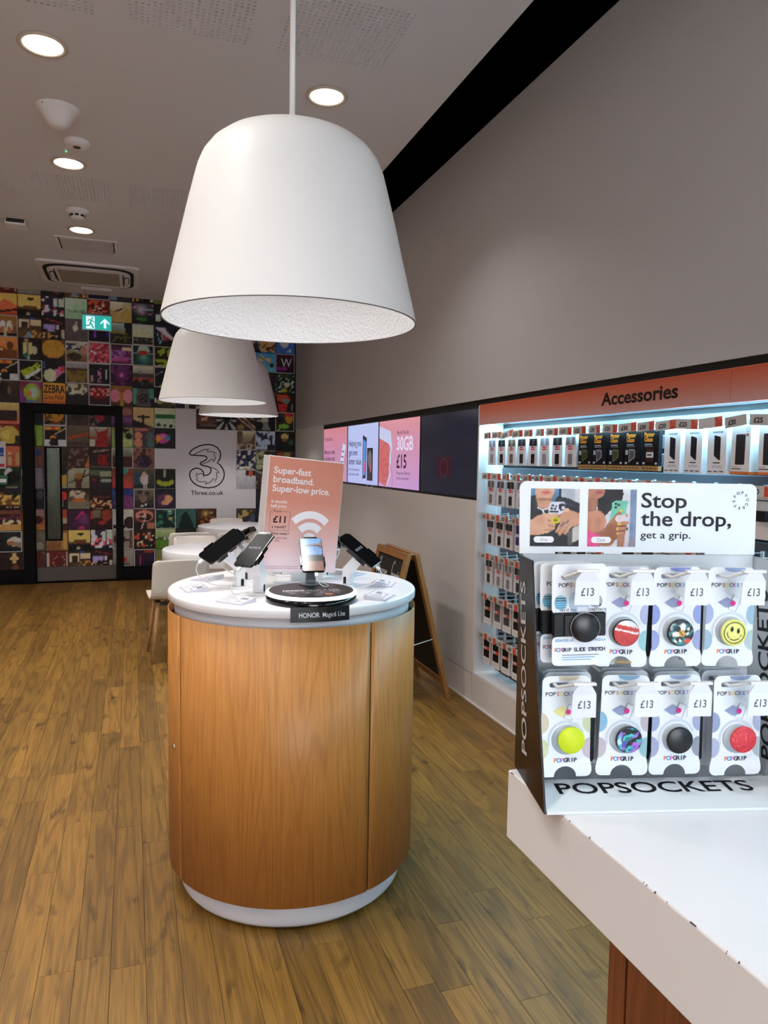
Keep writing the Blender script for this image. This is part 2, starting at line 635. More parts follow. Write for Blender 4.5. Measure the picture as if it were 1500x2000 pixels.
for s in ranked[:300]:
    w, l = s[1]-s[0], s[3]-s[2]
    key = (round(w, 3), round(l, 2))
    if key in PLANK_MESH:
        o = PLANK_MESH[key].copy(); COL.objects.link(o)
        o.scale = (w/PLANK_MESH[key]['w'], l/PLANK_MESH[key]['l'], 1)
    else:
        mb = MB(); plank_box(mb, w, l)
        o = mb.build('plank', W_FLOOR)
        o['w'] = w; o['l'] = l
        PLANK_MESH[key] = o
    o.location = ((s[0]+s[1])/2, (s[2]+s[3])/2, 0)
    o.parent = floor
mb = MB()
for s in ranked[300:]:
    mb.box(s[0], s[1], s[2], s[3], -0.012, 0.0)
mb.build('plank_field', W_FLOOR, floor, kind='stuff')

# ================================================================== CEILING with perforated panels
PCELL, PN_X, PN_Y = 0.0244, 21, 20
PANEL_W, PANEL_D = PCELL*PN_X, PCELL*PN_Y
panel_x = [-2.565+0.64*i for i in range(6)]
panel_y = [0.53, 2.995, 5.46]
panels = [(x, y) for x in panel_x for y in panel_y]
SLOT_X = 1.552
def grid_minus(x0, x1, y0, y1, holes):
    xs = sorted(set([x0, x1] + [h[0] for h in holes] + [h[1] for h in holes]))
    ys = sorted(set([y0, y1] + [h[2] for h in holes] + [h[3] for h in holes]))
    out = []
    for a, b in zip(xs, xs[1:]):
        for c, d in zip(ys, ys[1:]):
            mx, my = (a+b)/2, (c+d)/2
            if not any(h[0] < mx < h[1] and h[2] < my < h[3] for h in holes):
                out.append((a, b, c, d))
    return out
mb = MB()
for (a, b, c, d) in grid_minus(LX-0.1, SLOT_X, FY-0.1, BY+0.1, [(x, x+PANEL_W, y, y+PANEL_D) for x, y in panels]):
    mb.poly([(a, c, CEIL), (a, d, CEIL), (b, d, CEIL), (b, c, CEIL)])
mb.poly([(SLOT_X, FY-0.1, CEIL), (SLOT_X, BY+0.1, CEIL), (SLOT_X, BY+0.1, CEIL+0.02), (SLOT_X, FY-0.1, CEIL+0.02)])
ceiling = struct(mb.build('ceiling', M_CEIL, fix=False), 'flat warm white plaster ceiling with perforated panels')
mb = MB()
mb.box(LX-0.1, SLOT_X-0.02, FY-0.1, BY+0.1, CEIL+0.05, CEIL+0.08)
mb.box(SLOT_X-0.02, SLOT_X-0.004, FY-0.1, BY+0.1, CEIL+0.021, 4.0)
mb.box(SLOT_X-0.02, WX+0.3, FY-0.1, BY+0.1, 4.0, 4.03)
mb.box(SLOT_X-0.02, WX+0.2, BY+0.001, BY+0.1, CEIL, 4.0)
mb.box(SLOT_X-0.02, WX+0.2, FY-0.1, FY-0.001, CEIL, 4.0)
mb.build('slot_lining', M_VOID, ceiling)
mb = MB()
hs = 0.0062
for i in range(PN_X):
    for j in range(PN_Y):
        cx, cy = (i+0.5)*PCELL, (j+0.5)*PCELL
        h = PCELL/2
        o4 = [(cx-h, cy-h), (cx+h, cy-h), (cx+h, cy+h), (cx-h, cy+h)]
        n4 = [(cx-hs, cy-hs), (cx+hs, cy-hs), (cx+hs, cy+hs), (cx-hs, cy+hs)]
        for q in range(4):
            r = (q+1) % 4
            mb.poly([(*o4[q], 0), (*n4[q], 0), (*n4[r], 0), (*o4[r], 0)])
            mb.poly([(*n4[q], 0), (*n4[q], 0.0125), (*n4[r], 0.0125), (*n4[r], 0)])
mb.poly([(0, 0, 0.03), (0, PANEL_D, 0.03), (PANEL_W, PANEL_D, 0.03), (PANEL_W, 0, 0.03)], mi=1)
pp0 = mb.build('perforated_panel', [M_CEIL, mat('dark_perforation_backing', (58, 50, 46), 0.9)], ceiling, fix=False)
for n, (x, y) in enumerate(panels):
    o = pp0 if n == 0 else dup(pp0, ceiling)
    o.location = (x, y, CEIL)

# ================================================================== WALLS
wall_right = struct(MB().box(WX, WX+0.2, FY, BY, 1.872, 3.475).build('wall_right', M_WALL), 'tall plain pinkish grey wall above the screens')
def wr(name, m, *b, bevel=0.0):
    return MB().box(*b).build(name, m, wall_right, bevel=bevel)
NY = 4.03          # far end of the accessory recess
NX = 2.135         # back of the recess
wr('wall_panel', M_PANEL, WX, WX+0.2, 7.885, BY, 0.185, 1.838)
wr('wall_panel', M_PANEL, WX, WX+0.2, NY+0.004, 7.88, 0.185, 1.262)
wr('black_reveal', M_BLACK, WX+0.012, WX+0.2, FY, 7.88, 1.838, 1.872)
wr('seam_strip', M_PANEL, WX+0.004, WX+0.2, 7.885, BY, 1.838, 1.872)
wr('screen_recess_lining', M_BLACK, WX+0.045, WX+0.2, NY+0.004, 7.88, 1.262, 1.838)
wr('slot_wall_lining', M_VOID, WX, WX+0.2, FY, BY, 3.475, 4.0)
base_r = struct(MB().box(WX+0.001, WX+0.2, 6.2, BY, 0.004, 0.180).build('baseboard_right', M_PANEL), 'low white skirting panels along the right wall')
for a, b in ((NY+0.012, 6.196), (1.6, NY+0.008), (-0.8, 1.596), (FY, -0.804)):
    MB().box(WX+0.001, WX+0.2, a, b, 0.004, 0.180).build('skirting_panel', M_PANEL, base_r)
MB().box(WX-0.006, WX, FY, BY, 0.0, 0.010).build('skirting_lip', M_WHITE, base_r)
# accessory recess
wr('recess_ledge', M_WHITE, WX+0.001, NX+0.06, FY, NY, 0.182, 0.20)
wr('recess_side_panel', M_WHITE, WX+0.002, NX+0.06, NY-0.014, NY+0.003, 0.20, 1.838)
wr('recess_top', M_WHITE, WX+0.022, NX+0.06, FY, NY-0.015, 1.76, 1.835)
wr('recess_backing', mat('slot_black', (22, 22, 26), 0.6), NX+0.012, NX+0.06, FY, NY-0.015, 0.20, 1.76)
wr('edge_rail', M_WHITE, NX-0.012, NX+0.011, NY-0.034, NY-0.015, 0.20, 1.70)
slat0 = None
z = 0.215
while z < 1.735:
    if slat0 is None:
        slat0 = wr('slat', M_SLAT, NX, NX+0.012, FY, NY-0.036, 0.0, 0.058, bevel=0.003)
        o = slat0
    else:
        o = dup(slat0, wall_right)
    o.location.z = z
    z += 0.0795

wall_left = struct(MB().box(LX-0.2, LX, FY, BY, 0, CEIL).build('wall_left', M_WALL), 'plain wall on the far left of the shop')
# shopfront with its window behind the camera
wall_front = struct(MB().box(LX, WX+0.2, FY-0.2, FY, 2.75, CEIL+0.6).box(LX, WX+0.2, FY-0.2, FY, 0, 0.25).box(LX, -1.2, FY-0.2, FY, 0.25, 2.75).box(1.6, WX+0.2, FY-0.2, FY, 0.25, 2.75).build('wall_front', M_WALL), 'shopfront wall with a wide window')
win = struct(MB().box(-1.2, 1.6, FY-0.12, FY-0.06, 2.69, 2.75).box(-1.2, 1.6, FY-0.12, FY-0.06, 0.25, 0.31).box(0.18, 0.24, FY-0.12, FY-0.06, 0.31, 2.69).build('window_front_offscreen', M_FRAMEBLK), 'wide shopfront window')
MB().box(-1.2, 1.6, FY-0.092, FY-0.086, 0.31, 2.69).build('pane', M_GLASS, win)

# ------------------------------------------------------------------ back wall: photo mosaic
DX0, DX1, DZ = -1.195, -0.107, 2.085     # outside of the door frame
wall_back = struct(MB().box(DX0, DX1, BY+0.088, BY+0.2, -0.02, DZ).box(LX, DX0, BY, BY+0.2, 0, CEIL).box(DX0, DX1, BY, BY+0.2, DZ, CEIL).box(DX1, WX+0.2, BY, BY+0.2, 0, CEIL).build('wall_back', M_BLACK), 'back wall covered with a mosaic of square colour photos')
TP = 0.2447
def tile_x(i): return -1.4577 + TP*i
def tile_z(r): return 3.3115 - TP*(r-1)      # top edge of row r
K = (12, 11, 13); DK = (26, 20, 20); CR = (214, 200, 150); WH = (216, 214, 210)
def bgr(a, b=None): return (a, b or a)
T = {}
T[0, 1] = [bgr((246, 160, 96), (200, 80, 44)), ('p', [(0, .1), (1, 0), (1, .55), (.5, .25), (0, .6)], (250, 190, 90)), ('p', [(0, .5), (.55, .3), (1, .75), (.0, .95)], (226, 110, 70)), ('p', [(0, .88), (1, .68), (1, .78), (0, 1)], (70, 24, 20))]
T[1, 1] = [bgr((232, 190, 96), (20, 15, 14)), ('p', [(0, .05), (1, .05), (1, .6), (.8, .7), (.3, .62), (0, .55)], (236, 196, 104)), ('e', .55, .2, .16, .08, K), ('p', [(.25, .5), (.8, .5), (.9, .72), (.2, .7)], (110, 66, 36)), ('r', 0, .72, 1, 1, (20, 14, 14)), ('e', .45, .9, .09, .08, (170, 160, 140))]
T[2, 1] = [bgr((52, 34, 60), (30, 26, 52)), ('n', 6, .56, (222, 214, 224)), ('r', .55, .08, 1, .45, (206, 216, 204)), ('r', .72, .05, .77, .9, DK), ('n', 9, .66, (220, 90, 90), (0, .4, 1, .8)), ('r', 0, .92, 1, 1, K)]
T[3, 1] = [bgr((196, 226, 192), (166, 206, 170)), ('g', .2, .2, .6, (214, 240, 214))]
T[4, 1] = [bgr((120, 40, 26), (60, 22, 16)), ('n', 9, .6, (220, 90, 60)), ('n', 12, .68, (222, 214, 200), (.2, .3, .8, .75)), ('g', .72, .25, .15, (255, 240, 210))]
T[5, 1] = [bgr((236, 228, 204), (196, 158, 92)), ('r', .6, 0, 1, .4, (206, 190, 150)), ('l', .15, .5, .55, .35, .07, K), ('e', .85, .75, .4, .42, (196, 170, 84)), ('r', 0, .45, .5, 1, (206, 172, 110))]
T[6, 1] = [bgr((70, 70, 84), (8, 14, 10)), ('g', .4, .3, .45, (226, 214, 224)), ('n', 6, .6, (216, 120, 170), (0, 0, 1, .5)), ('n', 7, .55, (50, 130, 50), (.2, .55, .7, 1)), ('r', .6, .25, 1, .3, (150, 200, 180))]
T[7, 1] = [bgr(K), ('r', .1, .45, .3, .75, (210, 236, 220)), ('e', .5, .1, .2, .1, (120, 50, 70))]
T[0, 2] = [bgr((166, 116, 60), (120, 80, 40)), ('e', .35, .55, .13, .32, (236, 226, 214)), ('e', .66, .55, .13, .32, (232, 222, 210)), ('e', .36, .72, .1, .2, (190, 110, 80)), ('e', .66, .72, .1, .2, (190, 110, 80)), ('r', .0, .85, 1, 1, K), ('r', .44, .6, .55, 1, (200, 190, 130)), 'B']
T[1, 2] = [bgr((46, 34, 26), (110, 74, 38)), ('r', .05, .15, .5, .55, (224, 206, 166)), ('r', .15, .25, .4, .55, (60, 34, 24)), ('r', .55, .12, 1, .4, (220, 200, 160)), ('p', [(.2, 1), (.45, .7), (.7, 1)], (130, 150, 170)), ('r', .55, .05, .72, .15, (40, 80, 170)), ('n', 9, .62, (210, 150, 80), (.5, .5, 1, 1))]
T[2, 2] = [bgr((40, 18, 20), (26, 16, 14)), ('r', .1, .28, .6, .62, (176, 156, 214)), ('l', .2, .05, .9, .22, .05, (170, 60, 60)), ('n', 8, .55, K, (0, .5, 1, 1)), ('r', .66, .3, .76, .5, (220, 200, 200)), ('r', .84, .5, 1, .9, (196, 196, 186)), ('n', 9, .68, (200, 150, 90), (0, .6, 1, .95))]
T[3, 2] = [bgr((104, 90, 92), (88, 76, 80)), ('e', .45, .4, .12, .16, (214, 214, 190)), ('e', .5, .2, .05, .12, (220, 220, 200)), ('l', .55, .3, .62, .34, .05, K)]
T[4, 2] = [bgr((30, 20, 44), (14, 10, 30)), ('r', .25, .45, .35, .8, (150, 60, 200)), ('g', .95, .6, .25, (70, 60, 220)), 'B']
T[5, 2] = [bgr((190, 216, 206), (20, 20, 14)), ('r', 0, .4, 1, .5, (150, 140, 70)), ('p', [(.65, 0), (1, 0), (1, .6), (.68, .5)], K), ('r', 0, .5, 1, 1, (28, 26, 14)), ('n', 11, .6, (90, 84, 40), (0, .45, 1, .9))]
T[6, 2] = [bgr((196, 204, 190), (206, 204, 140)), ('r', 0, .62, 1, .7, K), ('r', 0, .7, 1, 1, (40, 38, 34)), ('n', 12, .6, (110, 104, 90), (0, .7, 1, .85)), 'B']
T[7, 2] = [bgr((30, 34, 66), K), ('p', [(.05, .1), (.5, .1), (.95, .6), (.85, .7)], (222, 216, 230)), ('p', [(.25, .3), (.85, .65), (.4, .75)], (176, 70, 76)), ('l', .15, .4, .3, .9, .05, (120, 190, 190)), ('l', .45, .35, .3, .9, .05, (120, 190, 190))]
T[0, 3] = [bgr((226, 150, 76), (206, 120, 50)), ('e', .66, .4, .16, .2, (110, 56, 30)), ('p', [(0, .55), (.4, .45), (.5, .58), (.95, .6), (1, 1), (0, 1)], (122, 62, 30)), ('e', .22, .58, .14, .08, (236, 180, 110)), 'L']
T[1, 3] = [bgr((22, 18, 16), (28, 22, 16)), ('r', .22, .2, .36, .75, (214, 206, 140)), ('r', .44, .2, .58, .75, (214, 206, 140)), ('r', .34, .2, .44, .8, (52, 34, 80)), ('e', .34, .1, .08, .1, (190, 140, 110)), ('e', .68, .55, .13, .2, (200, 196, 160)), ('r', .38, .75, .5, 1, (150, 170, 190)), ('e', .3, .8, .1, .1, (30, 110, 60))]
T[2, 3] = [bgr((120, 74, 26), (30, 18, 12)), ('e', .5, .42, .52, .46, (204, 144, 50)), ('e', .5, .46, .4, .3, (196, 148, 50))]
T[3, 3] = [bgr((206, 200, 180), (110, 80, 40)), ('n', 7, .5, (52, 52, 70), (0, .08, 1, .45)), ('n', 9, .6, (210, 210, 214), (0, .2, 1, .5)), ('e', .4, .75, .35, .2, (60, 42, 28)), ('r', .78, .2, .95, .6, (206, 120, 96)), 'B']
T[4, 3] = [bgr((196, 70, 90), (190, 60, 84)), ('n', 8, .55, (230, 120, 130)), ('n', 10, .68, (120, 30, 46)), ('l', .5, .35, .8, .18, .1, (130, 40, 66)), ('l', .1, .42, .35, .52, .08, (236, 226, 226)), 'B']
T[5, 3] = [bgr((66, 30, 60), (110, 44, 90)), ('n', 9, .52, (160, 96, 176), (0, .3, 1, .75)), ('r', .5, .15, 1, .32, (220, 200, 170)), ('r', 0, .72, .8, .85, (180, 76, 140)), 'B']
T[6, 3] = [bgr((16, 30, 28), (20, 70, 64)), ('p', [(.3, 0), (.75, 0), (.85, .3), (.2, .3)], (170, 196, 180)), ('r', 0, .35, 1, .42, (140, 170, 164)), ('g', .55, .6, .5, (120, 190, 170)), ('e', .5, .36, .26, .11, (176, 44, 34)), 'B']
T[7, 3] = [bgr((150, 170, 40), (166, 184, 50)), ('n', 6.5, .56, (24, 30, 12)), 'B']
T[0, 4] = [bgr((30, 20, 16), K), ('r', 0, .02, .75, .2, (216, 150, 60)), ('r', .3, .02, .5, .2, (200, 90, 40)), ('l', .5, .4, 1, .1, .04, (214, 196, 150)), ('e', .38, .58, .13, .1, (216, 130, 40)), ('r', 0, .72, .25, 1, (206, 206, 206)), ('r', .65, .72, 1, 1, (206, 206, 206)), ('e', .42, .85, .2, .25, K), 'B']
T[1, 4] = [bgr((18, 22, 20), K), ('p', [(.02, .55), (.88, .05), (1, .3), (.3, .9)], (170, 190, 50)), ('p', [(.2, .8), (.95, .35), (1, .45), (.32, .95)], (206, 214, 210)), ('l', .65, .72, .95, .95, .05, (170, 120, 80)), ('n', 12, .68, K, (.3, .1, .95, .5)), 'B']
T[2, 4] = [bgr((26, 20, 24), (20, 14, 16)), ('e', .35, .68, .3, .3, (206, 210, 170)), ('p', [(.55, .35), (1, .15), (.95, .5), (.6, .8)], (206, 120, 160)), ('p', [(.75, .3), (1, .15), (.98, .4), (.8, .5)], (206, 60, 70)), ('r', .12, 0, .7, .35, K), ('r', 0, 0, .12, .35, (60, 70, 110))]
T[3, 4] = [bgr((164, 160, 168), (110, 86, 40)), ('r', 0, .26, 1, .34, (70, 50, 34)), ('r', 0, .34, 1, 1, (128, 104, 50)), ('n', 9, .7, (90, 68, 30), (0, .34, 1, 1)), 'B']
T[4, 4] = [bgr((20, 14, 24), K), ('r', .4, .2, .6, .9, (196, 120, 170)), ('n', 10, .5, (20, 12, 30), (.35, .15, .65, .95)), ('r', .78, .25, .84, .75, (220, 210, 210)), ('r', .1, .6, .22, .9, (190, 150, 150)), 'B']
T[5, 4] = [bgr((54, 20, 50), (40, 14, 40)), ('g', .5, .5, .5, (190, 80, 176)), ('n', 7, .6, (110, 40, 110)), ('e', .5, .5, .1, .1, (206, 110, 190))]
T[6, 4] = [bgr((214, 214, 190), (40, 34, 36)), ('r', 0, .38, 1, .56, (70, 64, 70)), ('r', 0, .56, 1, .76, (176, 80, 56)), ('n', 8, .5, (26, 22, 22), (0, .66, 1, 1)), ('r', .3, .24, .4, .28, K)]
T[7, 4] = [bgr((22, 20, 36), (10, 16, 8)), ('p', [(.2, 1), (.9, .3), (1, .8), (.5, 1)], (100, 170, 40)), ('l', .05, .4, .4, .2, .04, (150, 160, 190)), 'B']
T[0, 5] = [bgr((70, 52, 40), (44, 30, 22)), ('r', 0, 0, .25, .4, (140, 136, 120)), ('e', .35, .4, .2, .38, (34, 22, 18)), ('e', .6, .45, .06, .2, (120, 84, 60))]
T[1, 5] = [bgr((120, 40, 60), (130, 120, 90)), ('r', .4, 0, .9, .3, (150, 70, 130)), ('p', [(0, .5), (.3, .5), (.3, 1), (0, 1)], (120, 50, 130)), ('e', .55, .5, .36, .42, (150, 180, 50)), ('e', .6, .5, .2, .24, (180, 196, 180)), ('e', .42, .55, .12, .14, (200, 130, 60)), ('e', .5, .92, .16, .08, (60, 120, 170))]
T[2, 5] = [bgr((222, 160, 54), (206, 120, 40)), ('r', 0, .86, 1, 1, (196, 100, 36))]
T[3, 5] = [bgr((90, 84, 66), (22, 18, 16)), ('n', 7, .55, (190, 186, 160), (0, 0, 1, .5)), ('r', .25, .2, .75, .45, (206, 200, 176)), ('r', .35, .22, .65, .3, (70, 60, 50)), ('r', 0, .55, 1, 1, (26, 20, 18))]
T[4, 5] = [bgr((60, 12, 18), (50, 10, 16)), ('e', .5, .4, .46, .3, (130, 26, 34)), ('n', 12, .56, (236, 130, 120), (.05, .15, .95, .55)), ('r', 0, .76, 1, 1, (46, 10, 16)), 'B']
T[5, 5] = [bgr((150, 96, 50), (60, 34, 14)), ('e', .2, .5, .24, .3, (206, 120, 140)), ('e', .8, .5, .24, .34, (214, 130, 150)), ('r', .42, .3, .58, 1, (170, 120, 36))]
T[6, 5] = [bgr(K), ('r', 0, .1, .2, .85, (70, 160, 130)), ('r', .75, .1, 1, .6, (70, 150, 124)), ('p', [(.2, .1), (.75, .1), (.85, .95), (.1, .95)], (84, 80, 82)), ('e', .48, .58, .24, .24, K), ('e', .48, .58, .18, .18, (84, 80, 82)), ('l', .32, .45, .64, .7, .06, K), ('l', .64, .45, .32, .7, .06, K)]
T[7, 5] = [bgr(K), ('e', .6, .7, .5, .28, (176, 170, 120)), ('e', .6, .86, .45, .1, (60, 56, 40)), ('r', .0, .55, .06, .75, WH)]
T[0, 6] = [bgr((206, 196, 120), (206, 110, 70)), ('r', 0, .04, .12, 1, (220, 150, 70)), ('r', .05, .36, .94, .86, (44, 28, 26)), ('r', .0, .86, .94, 1, (206, 96, 76)), 'L']
T[1, 6] = [bgr(K), ('g', .2, .4, .3, (40, 44, 60))]
T[2, 6] = [bgr(K), ('e', .5, .5, .42, .36, (190, 130, 36)), ('n', 7, .6, (110, 66, 20)), 'B']
T[3, 6] = [bgr((70, 54, 46), (60, 42, 34)), ('e', .5, .6, .3, .16, (40, 28, 22)), 'L']
T[4, 6] = [bgr((40, 22, 26), K), ('p', [(.35, .1), (.55, .1), (.7, .6), (.5, .8), (.25, .6)], (150, 30, 46)), ('n', 9, .6, (130, 90, 96), (0, .3, .4, 1))]
T[5, 6] = [bgr((110, 70, 66), (60, 36, 76)), ('e', .7, .25, .3, .16, (150, 96, 80)), ('r', 0, .55, 1, .8, (104, 64, 110))]
T[6, 6] = [bgr((190, 164, 110), (196, 170, 116)), ('p', [(0, .6), (1, 1), (0, 1)], K), ('e', .5, .48, .34, .07, K), ('r', .44, .4, .54, .85, K), ('e', .49, .4, .05, .06, K)]
T[7, 6] = [bgr((190, 196, 160), (176, 196, 170)), ('r', .05, .33, 1, .55, (30, 96, 34)), ('e', .2, .85, .1, .09, K), ('e', .5, .87, .09, .09, (60, 66, 60)), ('e', .8, .89, .1, .09, K), 'L']
T[9, 6] = [bgr((54, 34, 28), (40, 24, 20)), ('e', .5, .55, .46, .3, (90, 54, 44)), ('n', 10, .6, (206, 156, 130), (.2, .2, .65, .6)), ('e', .6, .8, .4, .08, (110, 80, 70)), 'L']
T[10, 6] = [bgr((20, 18, 20), K), ('s', .5, .45, 9, .22, (170, 166, 170))]
T[11, 6] = [bgr((60, 44, 36), (44, 30, 26)), ('l', 0, .3, .9, 1, .09, (170, 140, 116)), ('l', .2, .2, 1, .9, .05, (206, 176, 150)), ('l', .5, .2, .9, .45, .05, (190, 160, 140)), ('e', .2, .85, .2, .14, (140, 110, 70))]
T[12, 6] = [bgr((24, 24, 22), K), ('e', .45, .45, .2, .17, (190, 190, 180)), ('p', [(.4, .55), (.6, .55), (.75, .95), (.3, .95)], (130, 134, 124)), ('r', .05, .42, .3, .52, (160, 160, 150)), ('e', .8, .15, .06, .05, WH)]
T[13, 6] = [bgr((60, 50, 66), (20, 22, 10)), ('p', [(.0, .1), (.6, .4), (.0, .5)], (30, 26, 40)), ('e', .75, .3, .22, .3, (206, 140, 36)), ('r', .5, 0, 1, .18, (190, 50, 36)), ('e', .45, .75, .32, .14, (110, 170, 40)), ('l', .1, 1, .5, .6, .08, (120, 190, 50)), 'B']
T[0, 7] = [bgr((150, 40, 34), (40, 24, 16)), ('e', .55, .5, .45, .42, (206, 180, 80)), ('e', .4, .5, .2, .2, (220, 196, 100)), ('r', .8, .5, 1, 1, (54, 36, 30)), ('r', 0, .08, .2, .25, WH)]
T[1, 7] = [bgr((110, 140, 50), (30, 40, 16)), ('p', [(0, 0), (.5, 0), (.45, .4), (.6, .6), (.3, .7), (.5, 1), (0, 1)], K), ('r', .7, .05, 1, 1, (130, 160, 60))]
T[2, 7] = list(T[0, 4])
T[3, 7] = [bgr((104, 86, 68), (84, 66, 50)), ('l', .05, .6, .95, .35, .12, (176, 64, 40)), ('r', 0, .82, 1, .9, (60, 44, 34))]
T[4, 7] = [bgr((176, 176, 150), (70, 40, 34)), ('r', 0, .45, 1, .6, (150, 70, 56)), ('p', [(.2, .0), (.4, .25), (.65, .2), (.95, 0), (.8, .4), (.78, 1), (.3, 1), (.36, .4)], (150, 28, 22)), ('r', .0, .62, .26, .95, (196, 190, 170))]
T[5, 7] = [bgr((150, 140, 100), (140, 170, 90)), ('e', .8, .45, .16, .18, K), ('p', [(.4, 0), (.9, .1), (.6, .3)], K), ('e', .6, .75, .4, .2, (176, 190, 120))]
T[6, 7] = [bgr((84, 60, 70), (60, 56, 66)), ('r', .1, .03, .7, .16, (190, 110, 80)), ('e', .24, .4, .17, .2, (206, 130, 100)), ('e', .24, .75, .2, .22, (206, 130, 100)), ('e', .8, .4, .15, .2, (84, 104, 104)), ('e', .82, .75, .18, .22, (76, 104, 100)), 'L']
T[7, 7] = [bgr(K), ('e', .4, .5, .36, .24, (196, 70, 150)), ('p', [(.1, .3), (.4, .5), (.1, .75)], (226, 150, 40)), ('p', [(.4, .5), (.75, .3), (.75, .6)], (60, 130, 160)), ('p', [(.25, .28), (.55, .28), (.4, .5)], (216, 110, 190))]
T[11, 7] = [bgr((206, 200, 160), (60, 40, 30)), ('r', 0, 0, .28, 1, (96, 74, 60)), ('p', [(1, 0), (1, 1), (.7, .7)], (90, 66, 50)), ('r', 0, .75, 1, 1, (84, 60, 48)), ('n', 10, .62, (170, 150, 130), (0, .7, 1, 1)), 'B']
T[12, 7] = [bgr((34, 40, 84), (24, 26, 44)), ('n', 8, .58, (190, 200, 220)), ('p', [(.05, .55), (.6, .45), (.75, .6), (.4, .8), (.1, .75)], (170, 190, 216)), 'L']
T[13, 7] = [bgr(K), ('e', .5, .25, .2, .16, (206, 186, 110)), ('r', .38, .35, .62, .5, (120, 90, 50)), ('g', .85, .55, .3, (70, 130, 100))]
T[0, 8] = [bgr((196, 104, 70), (176, 84, 56)), ('r', .45, .32, .66, .9, (196, 170, 120)), ('r', .8, .32, .98, .9, (186, 150, 100)), ('r', .47, .42, .62, .55, (130, 110, 80))]  # from this row down, the lower wall's dim light is in the colours
T[1, 8] = [bgr((110, 66, 50), (90, 50, 36)), ('r', .1, .05, .6, .95, (176, 130, 90)), ('e', .75, .3, .16, .16, (30, 44, 96))]
T[2, 8] = [bgr((54, 44, 26), (40, 30, 20))]
T[3, 8] = [bgr((64, 40, 32), (56, 36, 28)), ('n', 8, .62, (120, 90, 84)), ('p', [(.8, 1), (1, .4), (1, 1)], (190, 110, 54))]
T[4, 8] = [bgr((44, 18, 18), (30, 14, 14)), ('r', .38, .35, .9, .85, (140, 24, 26)), ('n', 9, .58, (60, 16, 20), (.4, .4, .9, .75)), ('l', .2, .2, .9, .1, .08, (150, 140, 120)), ('r', 0, .9, 1, 1, (96, 70, 60))]
T[5, 8] = [bgr((150, 160, 140), (60, 26, 22)), ('r', 0, .42, 1, 1, (70, 34, 26)), 'B']
T[6, 8] = [bgr((150, 96, 76), (110, 70, 66)), ('n', 7, .55, (90, 50, 50)), ('e', .5, .65, .36, .34, (44, 30, 50)), ('n', 12, .6, (80, 60, 84), (.2, .4, .8, 1)), ('r', .44, 0, .56, .3, (60, 34, 30)), 'L']
T[11, 8] = [bgr((40, 40, 54), (24, 24, 30)), ('n', 7, .5, (206, 200, 190)), ('n', 9, .62, (50, 56, 90)), 'L']
T[12, 8] = [bgr((176, 180, 140), (170, 176, 140)), ('n', 9, .62, (80, 84, 60)), ('r', .4, .03, 1, .18, (50, 46, 40))]
T[13, 8] = [bgr((90, 50, 26), (24, 30, 16)), ('e', .3, .2, .2, .14, (150, 80, 30)), ('r', .5, .1, .8, .5, (140, 140, 80))]
T[0, 9] = [bgr((26, 60, 30), (24, 44, 26)), ('e', .7, .45, .3, .3, K), ('e', .5, .3, .18, .3, (196, 196, 196)), ('e', .62, .5, .24, .3, K), ('r', .35, .9, .85, 1, (120, 116, 96))]
T[1, 9] = [bgr((84, 70, 60), (90, 84, 96)), ('r', .3, .0, .9, 1, (110, 104, 116)), ('r', .02, .1, .25, .4, (170, 160, 110)), ('e', .15, .7, .1, .1, (206, 190, 130))]
T[2, 9] = [bgr((40, 34, 30), (150, 150, 120)), ('e', .85, .55, .2, .3, (190, 150, 60)), ('e', .8, .2, .2, .16, (20, 20, 24))]
T[3, 9] = [bgr((170, 170, 140), (140, 140, 120)), ('p', [(.3, .45), (.7, .45), (.62, 1), (.38, 1)], (84, 48, 30)), ('e', .5, .4, .2, .16, (160, 110, 60)), ('l', .68, .5, .8, .1, .07, (50, 28, 22)), ('l', .7, .45, 1, .3, .07, (50, 30, 22)), ('l', 0, .75, .3, .62, .05, (60, 44, 34)), ('p', [(0, 0), (.25, 0), (0, .2)], (90, 54, 34))]
T[4, 9] = [bgr((40, 50, 40), (24, 24, 30)), ('r', .5, .12, 1, .4, (150, 150, 120)), ('r', 0, .1, .45, .35, (84, 96, 70)), ('e', .75, .62, .26, .1, (150, 160, 150)), ('r', 0, .45, .45, 1, (50, 24, 26)), ('r', .1, .5, .25, .62, (140, 40, 40))]
T[5, 9] = [bgr((130, 60, 50), (170, 60, 50)), ('p', [(.4, 0), (.8, 0), (.7, .3), (.45, .25)], (70, 150, 120)), ('e', .5, .7, .5, .32, (190, 70, 60)), ('l', .1, .2, .9, .6, .12, (140, 70, 54))]
T[6, 9] = [bgr((90, 84, 60), (26, 30, 36)), ('e', .15, .5, .3, .3, (50, 66, 84)), ('e', .52, .52, .2, .3, (206, 196, 184)), ('e', .52, .28, .1, .12, (200, 170, 150)), ('r', .47, .75, .53, 1, (206, 200, 190)), ('r', .58, .75, .63, 1, (206, 200, 190)), 'L']
T[7, 9] = [bgr((20, 24, 14), K), ('e', .5, .65, .42, .24, (150, 160, 40)), ('e', .5, .42, .36, .22, (16, 18, 12)), ('r', .44, .05, .5, .4, (150, 150, 120)), 'L']
T[11, 9] = [bgr((196, 194, 194), (150, 150, 156)), ('r', .45, .02, 1, .32, (50, 20, 16)), ('e', .75, .2, .13, .16, (176, 76, 50)), 'L']
T[12, 9] = [bgr((70, 66, 60), (40, 30, 26)), ('l', 0, .05, .6, .3, .06, (150, 170, 160)), ('n', 8, .55, (130, 100, 80), (0, .3, 1, 1))]
T[13, 9] = [bgr((40, 34, 30), (30, 24, 22)), ('n', 6, .6, (110, 80, 60))]
